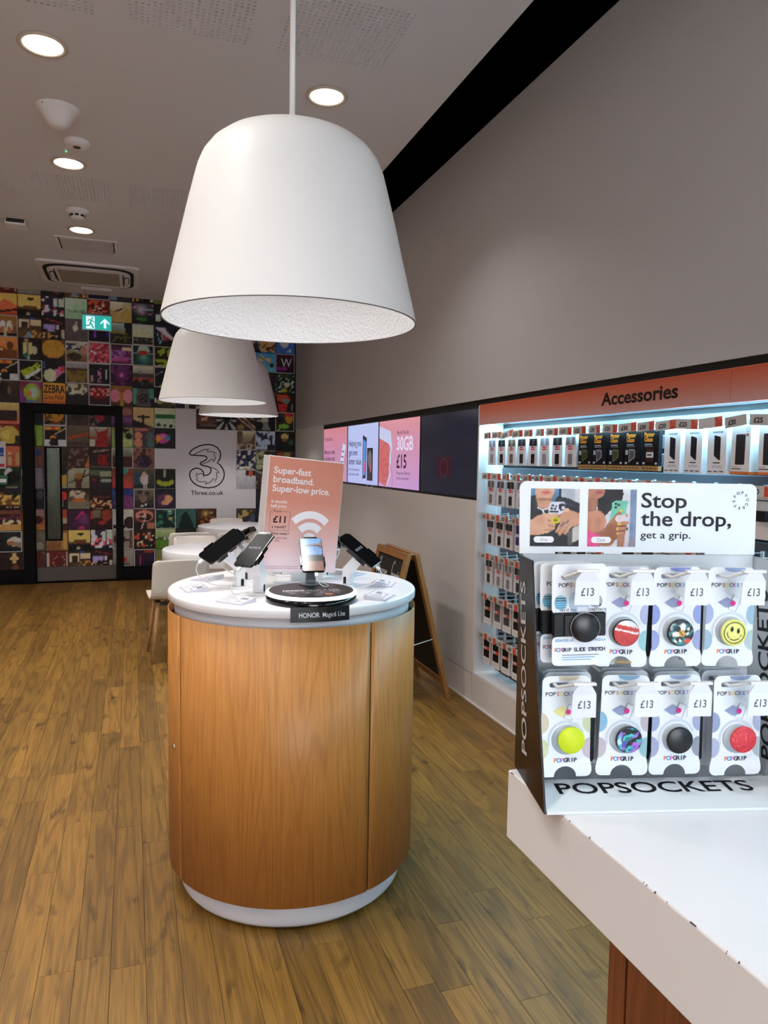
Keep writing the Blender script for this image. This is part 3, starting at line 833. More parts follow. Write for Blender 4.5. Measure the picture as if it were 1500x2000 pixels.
T[0, 10] = [bgr((30, 20, 22), (30, 18, 14)), ('p', [(0, .1), (1, .6), (1, .85), (0, .8)], (120, 76, 36)), ('n', 9, .5, (214, 180, 90), (.1, .3, .95, .75)), ('r', 0, .82, 1, 1, (36, 20, 16)), ('n', 14, .6, (206, 160, 120), (0, .86, 1, .92))]
T[1, 10] = [bgr((20, 22, 30), K), ('e', .3, .6, .2, .2, (70, 84, 104)), ('e', .8, .3, .15, .2, (60, 56, 66)), 'L']
T[2, 10] = [bgr(K), ('e', .8, .35, .2, .22, (206, 50, 34)), ('l', .78, .6, .78, .9, .05, (150, 150, 140))]
T[3, 10] = [bgr((40, 30, 24), (140, 130, 106)), ('r', .2, .1, .7, .5, (110, 90, 70)), ('n', 8, .55, (200, 180, 150), (.1, .1, .8, .5)), ('e', .5, .58, .34, .09, (206, 110, 34)), ('r', 0, .66, 1, 1, (130, 122, 100))]
T[4, 10] = [bgr((34, 16, 16), (40, 12, 14)), ('r', .1, .35, .9, .45, (90, 40, 34)), ('r', 0, .62, 1, .85, (120, 26, 24)), ('n', 10, .6, (214, 180, 130), (0, .5, 1, 1))]
T[5, 10] = [bgr((46, 90, 160), (54, 40, 90)), ('p', [(0, .1), (1, .4), (1, 0), (0, 0)], (40, 60, 130)), ('e', .6, .7, .5, .4, (120, 60, 110))]
T[6, 10] = [bgr((120, 110, 84), (22, 20, 18)), ('e', .45, .4, .2, .3, (130, 104, 90)), ('e', .28, .15, .12, .12, (60, 46, 40)), ('e', .66, .18, .12, .12, (60, 46, 40)), ('e', .37, .35, .03, .03, K), ('e', .55, .35, .03, .03, K), ('e', .55, .85, .2, .12, K), ('e', .4, .88, .07, .05, WH), ('e', .58, .82, .07, .06, WH), 'B']
T[7, 10] = [bgr((24, 30, 34), (40, 26, 54)), ('e', .45, .55, .36, .3, (84, 46, 76)), ('e', .65, .5, .2, .2, (206, 150, 104)), ('e', .5, .68, .2, .12, (196, 140, 100))]
T[12, 10] = [bgr((34, 30, 40), (24, 22, 30)), ('e', .5, .5, .2, .2, (110, 80, 60))]
T[13, 10] = list(T[13, 9])
T[0, 11] = [bgr((110, 56, 44), (176, 130, 70)), ('r', .02, .2, .98, .68, (54, 24, 40)), ('n', 9, .55, (170, 70, 80), (0, .25, 1, .5)), ('n', 10, .6, (214, 196, 150), (.2, .5, 1, .68)), ('r', 0, .7, 1, .95, (196, 150, 84))]
T[1, 11] = [bgr((110, 56, 30), (170, 110, 50)), ('e', .7, .5, .2, .2, (54, 24, 20)), ('r', .6, 0, 1, .3, (140, 110, 110))]
T[2, 11] = [bgr((30, 14, 14), (70, 24, 16)), ('e', .3, .7, .3, .16, (110, 40, 26)), ('r', .6, 0, 1, .4, (176, 70, 26)), ('r', .65, .4, 1, .7, (170, 160, 130))]
T[3, 11] = [bgr((60, 24, 50), (70, 30, 66)), ('g', .7, .5, .5, (140, 70, 130)), ('l', .4, .45, .65, .1, .08, (206, 50, 110)), ('l', .65, .1, .72, .3, .06, (206, 60, 120)), ('e', .6, .95, .16, .12, (196, 44, 100))]
T[4, 11] = [bgr((70, 24, 20), (30, 14, 14)), ('r', .15, .03, .5, .4, (120, 116, 96)), ('e', .75, .3, .25, .3, (150, 60, 34)), ('e', .55, .68, .18, .1, (170, 44, 30)), ('r', 0, .1, .16, .5, (176, 60, 40))]
T[5, 11] = [bgr((196, 200, 176), (196, 196, 190)), ('e', .85, .7, .3, .34, (36, 20, 20)), ('r', .0, .82, .6, 1, (26, 18, 18)), 'B']
T[6, 11] = [bgr((90, 44, 34), (60, 30, 24)), ('e', .5, .35, .44, .3, (206, 130, 110)), ('e', .5, .4, .36, .2, (46, 22, 20)), ('r', 0, .68, .6, 1, (26, 14, 14)), ('r', .65, .7, 1, 1, (170, 104, 80)), ('l', .35, 1, .6, .3, .04, (220, 190, 180)), ('n', 9, .6, (214, 160, 140), (.15, .2, .6, .5))]
T[7, 11] = [bgr((14, 30, 28), (16, 34, 30)), ('p', [(.5, .03), (.95, .03), (.75, .3)], (150, 180, 180)), ('n', 9, .62, (40, 110, 76)), ('e', .75, .5, .1, .1, (150, 140, 90)), 'B']
T[8, 11] = [bgr((44, 90, 80), (60, 96, 90)), ('p', [(.1, 1), (.3, .3), (.5, .1), (.75, .5), (.9, 1)], (14, 36, 30))]
T[9, 11] = [bgr((60, 40, 24), (50, 26, 16)), ('g', .45, .25, .3, (226, 190, 100)), ('g', .75, .2, .14, (236, 220, 160)), ('n', 10, .62, (170, 90, 50), (.2, .4, 1, 1))]
T[11, 11] = [bgr((70, 60, 40), (34, 36, 50)), ('n', 6, .5, (170, 144, 84), (.1, .1, .8, .9)), ('e', .85, .6, .14, .3, (70, 84, 110))]
T[12, 11] = [bgr((30, 34, 50), K), ('g', .3, .5, .4, (90, 90, 110))]
T[13, 11] = list(T[12, 11])
T[0, 12] = [bgr((30, 34, 34), K), ('e', .7, .5, .34, .24, (206, 200, 190)), ('e', .55, .58, .18, .12, (176, 110, 60)), ('p', [(.6, .5), (1, .55), (1, .8), (.7, .75)], (150, 130, 110)), 'B']
T[1, 12] = [bgr((110, 100, 80), (96, 90, 74)), ('e', .3, .4, .2, .16, (150, 144, 120)), ('e', .3, .42, .12, .08, (70, 46, 34)), ('e', .7, .75, .24, .18, (140, 136, 116))]
T[2, 12] = [bgr((150, 110, 54), (176, 130, 66)), ('e', .4, .85, .4, .3, (150, 96, 50)), ('p', [(.7, .2), (1, .1), (1, .9), (.7, .9)], (196, 150, 76))]
T[3, 12] = list(T[1, 1]); T[4, 12] = list(T[2, 1])
T[5, 12] = [bgr((150, 140, 130), (140, 130, 120)), ('e', .3, .5, .36, .26, (120, 50, 44)), ('r', .05, .45, .8, .56, (50, 30, 30)), ('r', .8, 0, 1, 1, (96, 70, 54)), 'B']
T[6, 12] = [bgr((40, 20, 16), (24, 14, 12)), ('n', 9, .56, (220, 196, 150), (.1, .3, .95, .85)), ('n', 7, .62, (190, 80, 44), (0, .2, 1, .9)), ('g', .72, .22, .16, (255, 236, 190))]
T[7, 12] = [bgr((176, 186, 140), (90, 130, 34)), ('r', 0, .42, 1, .55, (80, 84, 60)), ('r', 0, .55, 1, 1, (90, 130, 40)), ('n', 12, .6, (230, 230, 220), (0, .44, 1, .52))]
T[8, 12] = [bgr((40, 44, 40), (50, 60, 40))]
T[9, 12] = list(T[7, 11]); T[10, 12] = list(T[6, 12]); T[11, 12] = list(T[3, 10]); T[12, 12] = list(T[5, 12]); T[13, 12] = list(T[12, 11])
T[0, 13] = [bgr((44, 22, 18), (30, 16, 14)), ('e', .66, .3, .2, .1, (214, 180, 120)), ('r', .6, .05, .74, .55, (206, 170, 110)), ('e', .7, .75, .16, .16, (110, 60, 34))]
T[1, 13] = [bgr((84, 74, 66), (46, 40, 60)), ('e', .35, .3, .14, .3, (150, 144, 130)), ('e', .7, .4, .2, .4, (90, 36, 28)), ('r', .05, .7, .3, 1, (120, 140, 160))]
T[2, 13] = [bgr((110, 34, 26), (100, 28, 22)), ('r', .05, .1, .13, .9, (190, 170, 150)), ('r', .9, .05, .97, .9, (190, 170, 150)), ('e', .6, .55, .27, .32, (170, 120, 104)), ('e', .6, .55, .24, .29, (90, 26, 22))]
T[3, 13] = list(T[1, 2]); T[4, 13] = list(T[2, 2])
T[5, 13] = [bgr((150, 144, 130), (130, 124, 116)), ('e', .4, .5, .3, .16, (196, 60, 46)), ('r', .1, .68, .8, .73, (50, 44, 44)), ('e', .3, .1, .16, .06, K)]
T[6, 13] = [bgr((50, 20, 34), (24, 16, 50)), ('r', .45, .03, .95, .14, (150, 50, 30)), ('l', .3, .3, .26, .8, .07, (176, 50, 100)), ('g', .95, .5, .3, (40, 40, 130)), 'B']
T[7, 13] = [bgr((120, 130, 90), (110, 110, 40)), ('r', 0, .5, 1, .7, (150, 140, 60))]
T[8, 13] = list(T[3, 2]); T[9, 13] = list(T[0, 12]); T[10, 13] = list(T[3, 11]); T[11, 13] = list(T[9, 11]); T[12, 13] = list(T[1, 11]); T[13, 13] = list(T[0, 11])
# right hand columns above the logo
T[8, 1] = list(T[4, 8]); T[9, 1] = list(T[1, 12]); T[10, 1] = list(T[12, 7]); T[11, 1] = list(T[6, 8]); T[12, 1] = list(T[7, 9]); T[13, 1] = list(T[6, 9])
T[8, 2] = list(T[7, 10]); T[9, 2] = list(T[5, 12]); T[10, 2] = list(T[0, 10]); T[11, 2] = [bgr((84, 30, 34), (30, 12, 16)), ('e', .8, .4, .2, .2, (206, 150, 160))]
T[12, 2] = [bgr((74, 130, 210), (90, 140, 210)), ('p', [(.02, .25), (1, .45), (.98, 1), (.25, .98)], (214, 170, 100)), ('r', .55, .05, .78, .5, (226, 186, 120)), ('n', 9, .58, (90, 56, 30), (.05, .5, 1, .95)), ('p', [(0, .6), (.25, 1), (0, 1)], (30, 20, 24))]
T[13, 2] = [bgr((60, 110, 200), (64, 110, 196)), ('e', .45, .35, .26, .34, (214, 216, 214)), ('n', 6, .62, (206, 216, 226), (.2, .1, .8, .9))]
T[8, 3] = list(T[5, 10]); T[9, 3] = list(T[2, 13]); T[10, 3] = list(T[6, 11]); T[11, 3] = list(T[0, 12])
T[12, 3] = [bgr((66, 150, 206), (110, 196, 214)), ('n', 6, .6, (236, 206, 150), (.1, .1, .75, .5)), ('e', .25, .2, .14, .1, (206, 176, 120)), ('e', .6, .35, .16, .12, (226, 190, 130)), ('e', .82, .62, .12, .12, (20, 20, 24)), ('l', .15, .22, .8, .6, .03, (50, 40, 34))]
T[13, 3] = [bgr((70, 22, 44), (40, 14, 34)), ('e', .35, .78, .3, .1, (150, 50, 150)), 'B']
T[8, 4] = list(T[3, 3]); T[9, 4] = list(T[0, 13]); T[10, 4] = list(T[7, 6]); T[11, 4] = list(T[2, 11])
T[12, 4] = [bgr((60, 34, 30), (30, 34, 60)), ('g', .5, .2, .3, (170, 84, 50))]
T[13, 4] = [bgr((46, 70, 30), (60, 60, 40)), ('n', 7, .5, (160, 206, 200), (0, .1, 1, 1)), ('n', 8, .58, (30, 34, 20)), ('e', .6, .55, .16, .14, (220, 200, 170)), ('e', .55, .4, .1, .08, K), ('e', .45, .9, .16, .1, (190, 180, 60))]
T[8, 5] = list(T[6, 9]); T[9, 5] = list(T[11, 8]); T[10, 5] = list(T[12, 6]); T[11, 5] = list(T[6, 12])
T[12, 5] = [bgr((34, 30, 34), K), ('r', .85, .0, 1, .4, (90, 80, 80)), 'L']
T[13, 5] = [bgr((40, 24, 26), (50, 14, 18)), ('p', [(.05, .1), (.6, .05), (.8, .35), (.6, .6), (.1, .4)], (206, 80, 50)), ('p', [(.35, .3), (.8, .35), (.6, .62)], (84, 160, 150)), ('p', [(.1, .55), (.65, .6), (.55, 1), (.2, 1)], (196, 40, 46)), ('r', .88, .6, .94, .9, (130, 170, 160))]

WHITE_CELLS = {(8, 6)} | {(i, r) for i in (8, 9, 10) for r in (7, 8, 9, 10)} | {(7, 8), (11, 10), (10, 11)}
EDGE = {'B': (198, 194, 196), 'L': (150, 146, 146)}
def tile_obj(parent, i, r, yface, xlo, xhi, zlo, zhi, dim=1.12):
    rec = T.get((i, r)) or T.get((i, 12)) or T[3, 4]
    border = next((q for q in rec if isinstance(q, str)), None)
    rec = [q for q in rec if not isinstance(q, str)]
    gx0, gx1, gz1, gz0 = tile_x(i), tile_x(i+1), tile_z(r), tile_z(r)-TP
    x0, x1 = max(gx0, xlo)+0.001, min(gx1, xhi)-0.001
    z0, z1 = max(gz0, zlo)+0.001, min(gz1, zhi)-0.001
    if x1-x0 < 0.012 or z1-z0 < 0.012:
        return None
    e = 0.010 if border == 'B' else 0.004
    px0, px1, pz0, pz1 = max(x0, gx0+e), min(x1, gx1-e), max(z0, gz0+e), min(z1, gz1-e)
    clip = ((px0-gx0-e)/(TP-2*e), (gz1-e-pz1)/(TP-2*e), (px1-gx0-e)/(TP-2*e), (gz1-e-pz0)/(TP-2*e))
    mb = MB(mframe((0, 0, 0), (1, 0, 0), (0, 0, 1)))
    ox, oz = (x0+x1)/2, (z0+z1)/2
    ec = EDGE.get(border, (14, 12, 14))
    mb.box(x0-ox, x1-ox, z0-oz, z1-oz, -0.0035, 0.0, ec)
    picture(mb, px0-ox, pz0-oz, px1-ox, pz1-oz, rec, 18, 0.0006, i*17+r*5, clip, dim)
    return mb.build('photo_tile', M_WALLPRINT, parent, loc=(ox, yface-0.0036, oz), fix=False)
for r in range(1, 14):
    for i in range(-5, 0):
        T[i, r] = list(T.get(((i*5+r*3) % 8, (r+4) % 12+1)) or T[3, 4])
for r in range(0, 14):
    for i in range(-5, 14):
        if (i, r) in WHITE_CELLS:
            continue
        if r == 0:
            rr = T.get((i, 9)) and T[(i+3) % 8, 12]
            T[i, 0] = list(T[(i*3+2) % 8, 13])
        gx0, gx1, gz1 = tile_x(i), tile_x(i+1), tile_z(r)
        gz0 = gz1-TP
        zlo = 0.172
        if gx0 < DX1-0.01 and gx1 > DX0+0.01 and gz0 < DZ-0.01:
            # round the door frame: keep the pieces outside it
            if gx0 < DX0:
                tile_obj(wall_back, i, r, BY, gx0, DX0, zlo, CEIL)
            if gx1 > DX1:
                tile_obj(wall_back, i, r, BY, DX1, gx1, zlo, CEIL)
            if gz1 > DZ+0.012:
                tile_obj(wall_back, i, r, BY, max(gx0, DX0), min(gx1, DX1), DZ, CEIL)
        else:
            tile_obj(wall_back, i, r, BY, gx0, min(gx1, WX), zlo, CEIL)
# plain logo panel made of the white cells
mb = MB(mframe((0, 0, 0), (1, 0, 0), (0, 0, 1)))
for (i, r) in sorted(WHITE_CELLS):
    mb.box(tile_x(i), tile_x(i+1), tile_z(r)-TP, tile_z(r), -0.0035, 0.0, (206, 202, 206))
lp = mb.build('logo_panel', M_WALLPRINT, wall_back, loc=(0, BY-0.0036, 0))
def lg(p): return (0.661+(p[0]-70)*0.429/520, 1.66-(p[1]-575)*0.54/647)
outer = [(75, 715), (82, 695), (110, 664), (150, 635), (220, 600), (300, 580), (370, 578), (430, 590), (485, 625), (518, 670), (530, 720), (525, 770), (505, 810), (480, 845), (520, 875), (555, 920), (578, 970), (585, 1020), (575, 1075), (545, 1130), (495, 1180), (430, 1208), (350, 1220), (270, 1212), (190, 1185), (130, 1145), (90, 1090), (74, 1030), (85, 980), (120, 945), (170, 928), (215, 933), (250, 955), (278, 990), (285, 1032), (320, 1032), (360, 1015), (385, 980), (388, 945), (375, 915), (340, 903), (290, 893), (245, 878), (228, 860), (240, 842), (290, 820), (325, 790), (328, 765), (300, 748), (240, 742), (160, 740), (90, 735)]
fl1 = [(130, 735), (200, 695), (270, 660), (330, 645), (362, 640), (330, 665), (335, 690), (375, 680), (420, 685), (470, 705), (425, 712), (440, 740), (452, 775), (440, 810), (425, 835), (420, 800), (405, 790), (360, 820), (310, 850), (240, 868)]
fl2 = [(388, 912), (430, 925), (470, 950), (495, 980), (515, 1000), (480, 990), (465, 995), (475, 1040), (465, 1090), (445, 1132), (440, 1090), (425, 1075), (400, 1110), (360, 1145), (300, 1165), (320, 1145), (322, 1125), (290, 1130), (230, 1130), (190, 1115), (162, 1100), (200, 1085), (180, 1060), (170, 1030), (185, 995), (190, 1020), (205, 1030), (215, 1010), (245, 1005), (270, 1020), (285, 1045), (275, 1060)]
mb = MB(mframe((0, 0, 0), (1, 0, 0), (0, 0, 1)))
mb.stroke([lg(p) for p in outer], 0.0155, (14, 13, 15), 0.0012, close=True)
mb.stroke([lg(p) for p in fl1], 0.0088, (14, 13, 15), 0.0015)
mb.stroke([lg(p) for p in fl2], 0.0088, (14, 13, 15), 0.0015)
mb.text('Three.co.uk', 0.878, 1.035, 0.075, (16, 15, 17), 0.001, 0.012, 'C', maxw=0.40)
mb.build('logo_print', M_WALLPRINT, lp, fix=False)
# lettering printed on some of the photographs
def tile_text(i, r, items):
    mb = MB(mframe((0, 0, 0), (1, 0, 0), (0, 0, 1)))
    for (s, u, v, size, col, bold, mw) in items:
        mb.text(s, tile_x(i)+TP*u, tile_z(r)-TP*v, size, col, 0, bold, 'C', maxw=mw)
    mb.build('photo_lettering', M_WALLPRINT, wall_back, loc=(0, BY-0.0058, 0), fix=False)
tile_text(3, 1, [('YOU ARE HERE', .5, .68, .05, (60, 84, 66), .006, .21)])
tile_text(2, 5, [('ZEBRA', .5, .48, .125, (24, 18, 14), .02, .225), ('Grate Polish', .5, .78, .075, (60, 34, 16), .012, .21)])
tile_text(13, 3, [('W', .56, .66, .15, (206, 226, 220), .004, .14)])
tile_text(7, 1, [('B', .22, .80, .085, (210, 236, 220), .03, .06)])

# skirting and door
base_b = struct(MB().box(LX, DX0, BY-0.018, BY, 0, 0.17).build('baseboard_back', M_DOORBLK), 'black skirting board under the photo mosaic')
MB().box(DX1, WX-0.007, BY-0.018, BY, 0, 0.165).build('skirting_board', M_DOORBLK, base_b)
door = struct(MB().box(DX0, -1.07, BY-0.03, BY+0.1, 0, DZ).box(-0.186, DX1, BY-0.03, BY+0.1, 0, DZ).box(-1.07, -0.186, BY-0.03, BY+0.1, 1.985, DZ).build('door_1', M_DOORBLK, bevel=0.004), 'door in a black frame, printed with the same photos')
leafY = BY+0.035
leaf = MB().box(-1.066, -0.19, leafY, leafY+0.05, 0.012, 1.981).build('door_leaf', M_BLACK, door)
for r in range(6, 14):
    for i in range(1, 6):
        x0, x1 = -1.066, -0.190
        z0 = 0.19
        # the vision panel interrupts the photos
        gx0, gx1 = tile_x(i), tile_x(i+1)
        gz1 = tile_z(r); gz0 = gz1-TP
        vx0, vx1, vz0, vz1 = -0.962, -0.782, 0.495, 1.60
        if gx1 > vx0 and gx0 < vx1 and gz1 > vz0+0.01 and gz0 < vz1-0.01:
            if gx0 < vx0-0.012:
                tile_obj(leaf, i, r, leafY, max(gx0, x0), vx0, z0, 1.975)
            if gx1 > vx1+0.012:
                tile_obj(leaf, i, r, leafY, vx1, min(gx1, x1), z0, 1.975)
            if gz1 > vz1+0.012:
                tile_obj(leaf, i, r, leafY, max(gx0, vx0, x0), min(gx1, vx1), vz1, 1.975)
            if gz0 < vz0-0.012:
                tile_obj(leaf, i, r, leafY, max(gx0, vx0, x0), min(gx1, vx1), z0, vz0, .9)
        else:
            tile_obj(leaf, i, r, leafY, max(gx0, x0), min(gx1, x1), z0, 1.975)
MB().box(-0.962, -0.944, leafY-0.010, leafY, 0.495, 1.60).box(-0.80, -0.782, leafY-0.010, leafY, 0.495, 1.60).box(-0.944, -0.80, leafY-0.010, leafY, 0.495, 0.515).box(-0.944, -0.80, leafY-0.010, leafY, 1.58, 1.60).build('vision_frame', M_DOORBLK, leaf)
mb = MB()
nrib = 9
for q in range(nrib):
    xa = -0.944+0.144*q/nrib; xb = -0.944+0.144*(q+1)/nrib
    P = [(xa+(xb-xa)*t/6, leafY-0.0005-0.007*math.sin(PI*t/6)) for t in range(7)]
    for a, b in zip(P, P[1:]):
        mb.poly([(a[0], a[1], 0.515), (b[0], b[1], 0.515), (b[0], b[1], 1.58), (a[0], a[1], 1.58)], smooth=True)
mb.build('reeded_pane', mat('reeded_glass_face', (124, 130, 120), 0.1, metal=0.8), leaf, fix=False)
MB().box(-1.06, -0.195, leafY-0.003, leafY, 0.02, 0.185).build('kick_plate', mat('dull_kick_steel', (92, 82, 76), 0.5, 0.4), leaf)
MB().box(-0.31, -0.20, leafY-0.002, leafY, 0.95, 1.02).build('push_plate', M_FRAMEBLK, leaf)
# ================================================================== SCREENS on the right wall
def wallframe(y, z, x=WX): return mframe((x, y, z), (0, -1, 0), (0, 0, 1))   # right = towards the camera, out = into the room
SW, SH = 0.958, 0.572
scr_y = [7.868, 6.908, 5.950, 4.990]        # far edge of each screen
scr_label = ['lit wall screen with pink advert and white document, beside the photo mosaic',
             'lit wall screen with pale blue advert reading Helping you get even better value',
             'lit wall screen with pink advert reading 30GB and a pound price of 15',
             'dark switched-down wall screen next to the accessories recess']
def screen_print(n):
    mb = MB()
    x0, x1, y0, y1 = 0.014, SW-0.014, 0.014, SH-0.014
    if n == 0:
        mb.rect(x0, y0, x1, y1, (196, 150, 206), 0, (222, 140, 150))
        mb.p2([(0.5, y0), (0.9, y0), (0.95, 0.25), (0.55, 0.3)], (206, 150, 180), .0004)
        mb.text('Pay As You Go', 0.08, 0.43, 0.05, (60, 24, 50), .0008, .012)
        for k, s in enumerate(('Make your credit', 'go further with', 'our Data Packs')):
            mb.text(s, 0.06, 0.29-0.07*k, 0.062, (50, 20, 46), .0008, .014, maxw=0.42)
        mb.p2([(0.62, 0.06), (0.74, 0.08), (0.90, 0.37), (0.80, 0.40)], (214, 222, 246), .0008)
        for k in range(5):
            t = k/5
            mb.stroke([(0.66+0.14*t, 0.10+0.27*t), (0.74+0.13*t, 0.11+0.25*t)], 0.012, (60, 60, 120), .0012)
    elif n == 1:
        mb.rect(x0, y0, x1, y1, (186, 192, 248), 0, (196, 208, 252))
        for k, s in enumerate(('Helping you', 'get even', 'better value')):
            mb.text(s, 0.05, 0.36-0.085*k, 0.085, (26, 30, 66), .0008, .008)
        mb.text('Ask our team about our', 0.05, 0.13, 0.036, (30, 34, 80), .0008, .006)
        mb.text('special multi-buy offers.', 0.05, 0.085, 0.036, (30, 34, 80), .0008, .006)
        mb.p2([(0.50, 0.06), (0.60, 0.07), (0.62, 0.43), (0.50, 0.46)], (30, 34, 50), .0006)
        mb.p2([(0.515, 0.09), (0.585, 0.10), (0.60, 0.40), (0.515, 0.42)], (84, 150, 226), .001)
        mb.ell(0.56, 0.17, 0.025, 0.05, (220, 90, 140), .0014)
        mb.rect(0.635, 0.05, 0.80, 0.34, (34, 34, 44), .0008)
        mb.ell(0.715, 0.24, 0.055, 0.08, (120, 108, 110), .0012)
        mb.ell(0.74, 0.17, 0.03, 0.05, (150, 96, 100), .0014)
        for r in (0.07, 0.12):
            mb.ring(0.72, 0.10, r, r+0.004, (160, 170, 226), .0005)
    elif n == 2:
        mb.rect(x0, y0, x1, y1, (206, 160, 216), 0, (226, 150, 160))
        mb.p2([(x0, 0.05), (0.22, y0), (0.30, 0.10), (0.34, 0.34), (0.30, 0.47), (x0, 0.52)], (206, 214, 246), .0004)
        mb.p2([(x0, 0.05), (0.20, y0), (0.27, 0.10), (0.29, 0.33), (0.25, 0.37), (x0, 0.42)], (214, 110, 110), .0008)
        for (cx, cy, r) in ((0.16, 0.15, 0.05), (0.16, 0.15, 0.09), (0.2, 0.24, 0.13), (0.24, 0.08, 0.12)):
            mb.ring(cx, cy, r, r+0.006, (176, 76, 90), .0011)
        mb.text('Pay As You Go', 0.46, 0.44, 0.042, (70, 30, 50), .0008, .01)
        mb.text('30GB', 0.455, 0.315, 0.15, (236, 224, 252), .0008, .022, maxw=0.36)
        mb.text('£15', 0.455, 0.175, 0.15, (40, 14, 34), .0008, .016, maxw=0.22)
        mb.text('Plus get extra 2GB when', 0.455, 0.125, 0.03, (70, 40, 70), .0008, .005)
        mb.text('you set up auto-renew', 0.455, 0.085, 0.03, (70, 40, 70), .0008, .005)
    else:
        n1, n2 = 20, 12
        def c(i, j):
            u, v = i/n1, j/n2
            return lin((60, 22, 34) if 0.3 < u < 0.6 and 0.22 < v < 0.5 else (34, 36, 50))
        for i in range(n1):
            for j in range(n2):
                q = ((i, j), (i+1, j), (i+1, j+1), (i, j+1))
                mb.poly([(x0+(x1-x0)*a/n1, y0+(y1-y0)*b/n2, 0) for a, b in q], [c(a, b) for a, b in q])
        mb.ring(0.43, 0.19, 0.06, 0.063, (90, 70, 90), .0006)
    return mb
for n, y in enumerate(scr_y):
    t = thing('wall_screen', scr_label[n], 'screen', mtx=wallframe(y, 1.266, WX+0.040), group='screens in the right wall')
    MB().box(0.001, SW-0.001, 0.001, SH-0.001, 0, 0.03).build('bezel', M_FRAMEBLK, t)
    p = screen_print(n)
    p.build('picture', M_SCREEN, t, loc=(0, 0, 0.031), fix=False)

# ================================================================== FASCIA with lettering, strip lights
fas = thing('fascia_sign', 'long orange pink Accessories sign above the recess of hanging boxes', 'sign', (WX, NY, 1.72))
for (ya, yb) in ((NY-0.012, 3.03), (3.029, 2.052), (2.051, 1.05), (1.049, -0.2), (-0.201, -1.4)):
    mb = MB(mframe((0, 0, 0), (0, -1, 0), (0, 0, 1)))
    a, b = NY-ya, NY-yb
    mb.box(a, b, 0.0, 0.121, -0.020, 0.0, (206, 118, 92))
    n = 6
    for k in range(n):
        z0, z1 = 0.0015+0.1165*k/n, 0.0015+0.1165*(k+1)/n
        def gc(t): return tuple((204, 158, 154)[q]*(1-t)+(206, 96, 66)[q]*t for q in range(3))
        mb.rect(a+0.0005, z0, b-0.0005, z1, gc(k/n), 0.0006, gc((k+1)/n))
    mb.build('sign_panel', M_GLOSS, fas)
mb = MB(mframe((0, 0, 0), (0, -1, 0), (0, 0, 1)))
mb.text('Accessories', NY-2.800, 0.038, 0.078, (24, 14, 14), 0.0016, 0.026, maxw=0.487)
mb.build('lettering', M_PRINT, fas, fix=False)
for n, (ya, yb) in enumerate(((NY-0.03, 3.06), (3.0, 2.04), (2.0, 0.9), (0.86, -0.2), (-0.24, -1.3))):
    pos = ('beside the recess end wall', 'below the word Accessories', 'past the word Accessories', 'along the near part of the recess', 'at the near end of the recess')[n]
    off = n > 2
    t = thing('strip_light_offscreen' if off else 'strip_light', 'cool white strip light under the sign, '+pos, 'light', ((WX+NX)/2-0.02, (ya+yb)/2, 1.745))
    h = (ya-yb)/2
    MB().box(-0.03, 0.03, -h, h, -0.004, 0.0135).build('housing', M_PLASTIC, t)
    MB().box(-0.024, 0.024, -h+0.01, h-0.01, -0.014, -0.0045).build('diffuser', M_LED, t)
    nm = 'strip_lamp' if not off else ('strip_lamp_near_offscreen' if n == 3 else 'strip_lamp_end_offscreen')
    la = bpy.data.lights.new(nm, 'AREA')
    la.shape = 'RECTANGLE'; la.size = 0.05; la.size_y = 2*h-0.04
    la.energy = LED_W*h; la.color = (0.34, 0.77, 1.0)
    lo = bpy.data.objects.new(nm, la); COL.objects.link(lo)
    lo.parent = t; lo.location = (0, 0, -0.018)

# ================================================================== HOOKS, PRICE TAGS, BOXES
ROW_Z = [1.672, 1.434, 1.196, 0.960, 0.722, 0.480]
ROW_NAME = ['top', 'second', 'third', 'fourth', 'fifth', 'bottom']
ORD = ['first', 'second', 'third', 'fourth', 'fifth', 'sixth', 'seventh', 'eighth', 'ninth', 'tenth', 'eleventh', 'twelfth', 'thirteenth', 'fourteenth', 'fifteenth', 'sixteenth', 'seventeenth', 'eighteenth', 'nineteenth', 'twentieth']
def hook_y(k): return 3.893 - 0.1172*k
hook0 = MB().box(0.0, 0.006, -0.012, 0.012, -0.028, 0.006).tube([(0.0, 0, 0), (-0.146, 0, 0)], 0.0028, 6).build('peg_hook', M_PLASTIC)
mb = MB()
mb.tube([(0.0, 0, 0.024), (-0.148, 0, 0.024)], 0.0018, 5).box(0.0, 0.005, -0.007, 0.007, 0.004, 0.03)
arm0 = mb.build('tag_arm', M_PLASTIC, hook0)
TAGMESH = {}
def tag_mesh(price, flag):
    key = (price, flag)
    if key in TAGMESH:
        return TAGMESH[key]
    mb = MB(mframe((0, 0, 0), (0, -1, 0), (0, 0, 1)))
    mb.box(-0.053, 0.053, -0.037, 0.0, -0.0016, 0.0, (206, 200, 198))
    if price:
        mb.text(price, -0.017, -0.028, 0.024, (30, 24, 28), 0.0006, 0.03, 'C', maxw=0.038)
    a = mb.build('price_tag', M_PLASTICPRINT, fix=False)
    f = None
    if flag:
        mb = MB(mframe((0, 0, 0), (0, -1, 0), (0, 0, 1)))
        mb.rect(0.021, -0.0365, 0.0525, -0.0005, (232, 108, 84), 0.0005)
        mb.text('3 for 2', 0.037, -0.019, 0.010, (150, 30, 30), 0.001, 0.02, 'C', maxw=0.024)
        mb.rect(0.025, -0.026, 0.049, -0.0235, (170, 44, 40), 0.001)
        mb.rect(0.025, -0.032, 0.049, -0.0295, (170, 44, 40), 0.001)
        mb.text('Buy', 0.025, -0.010, 0.007, (150, 30, 30), 0.001, 0.02)
        f = mb.build('offer_flag', M_PLASTICPRINT, a, fix=False)
    TAGMESH[key] = a
    return a
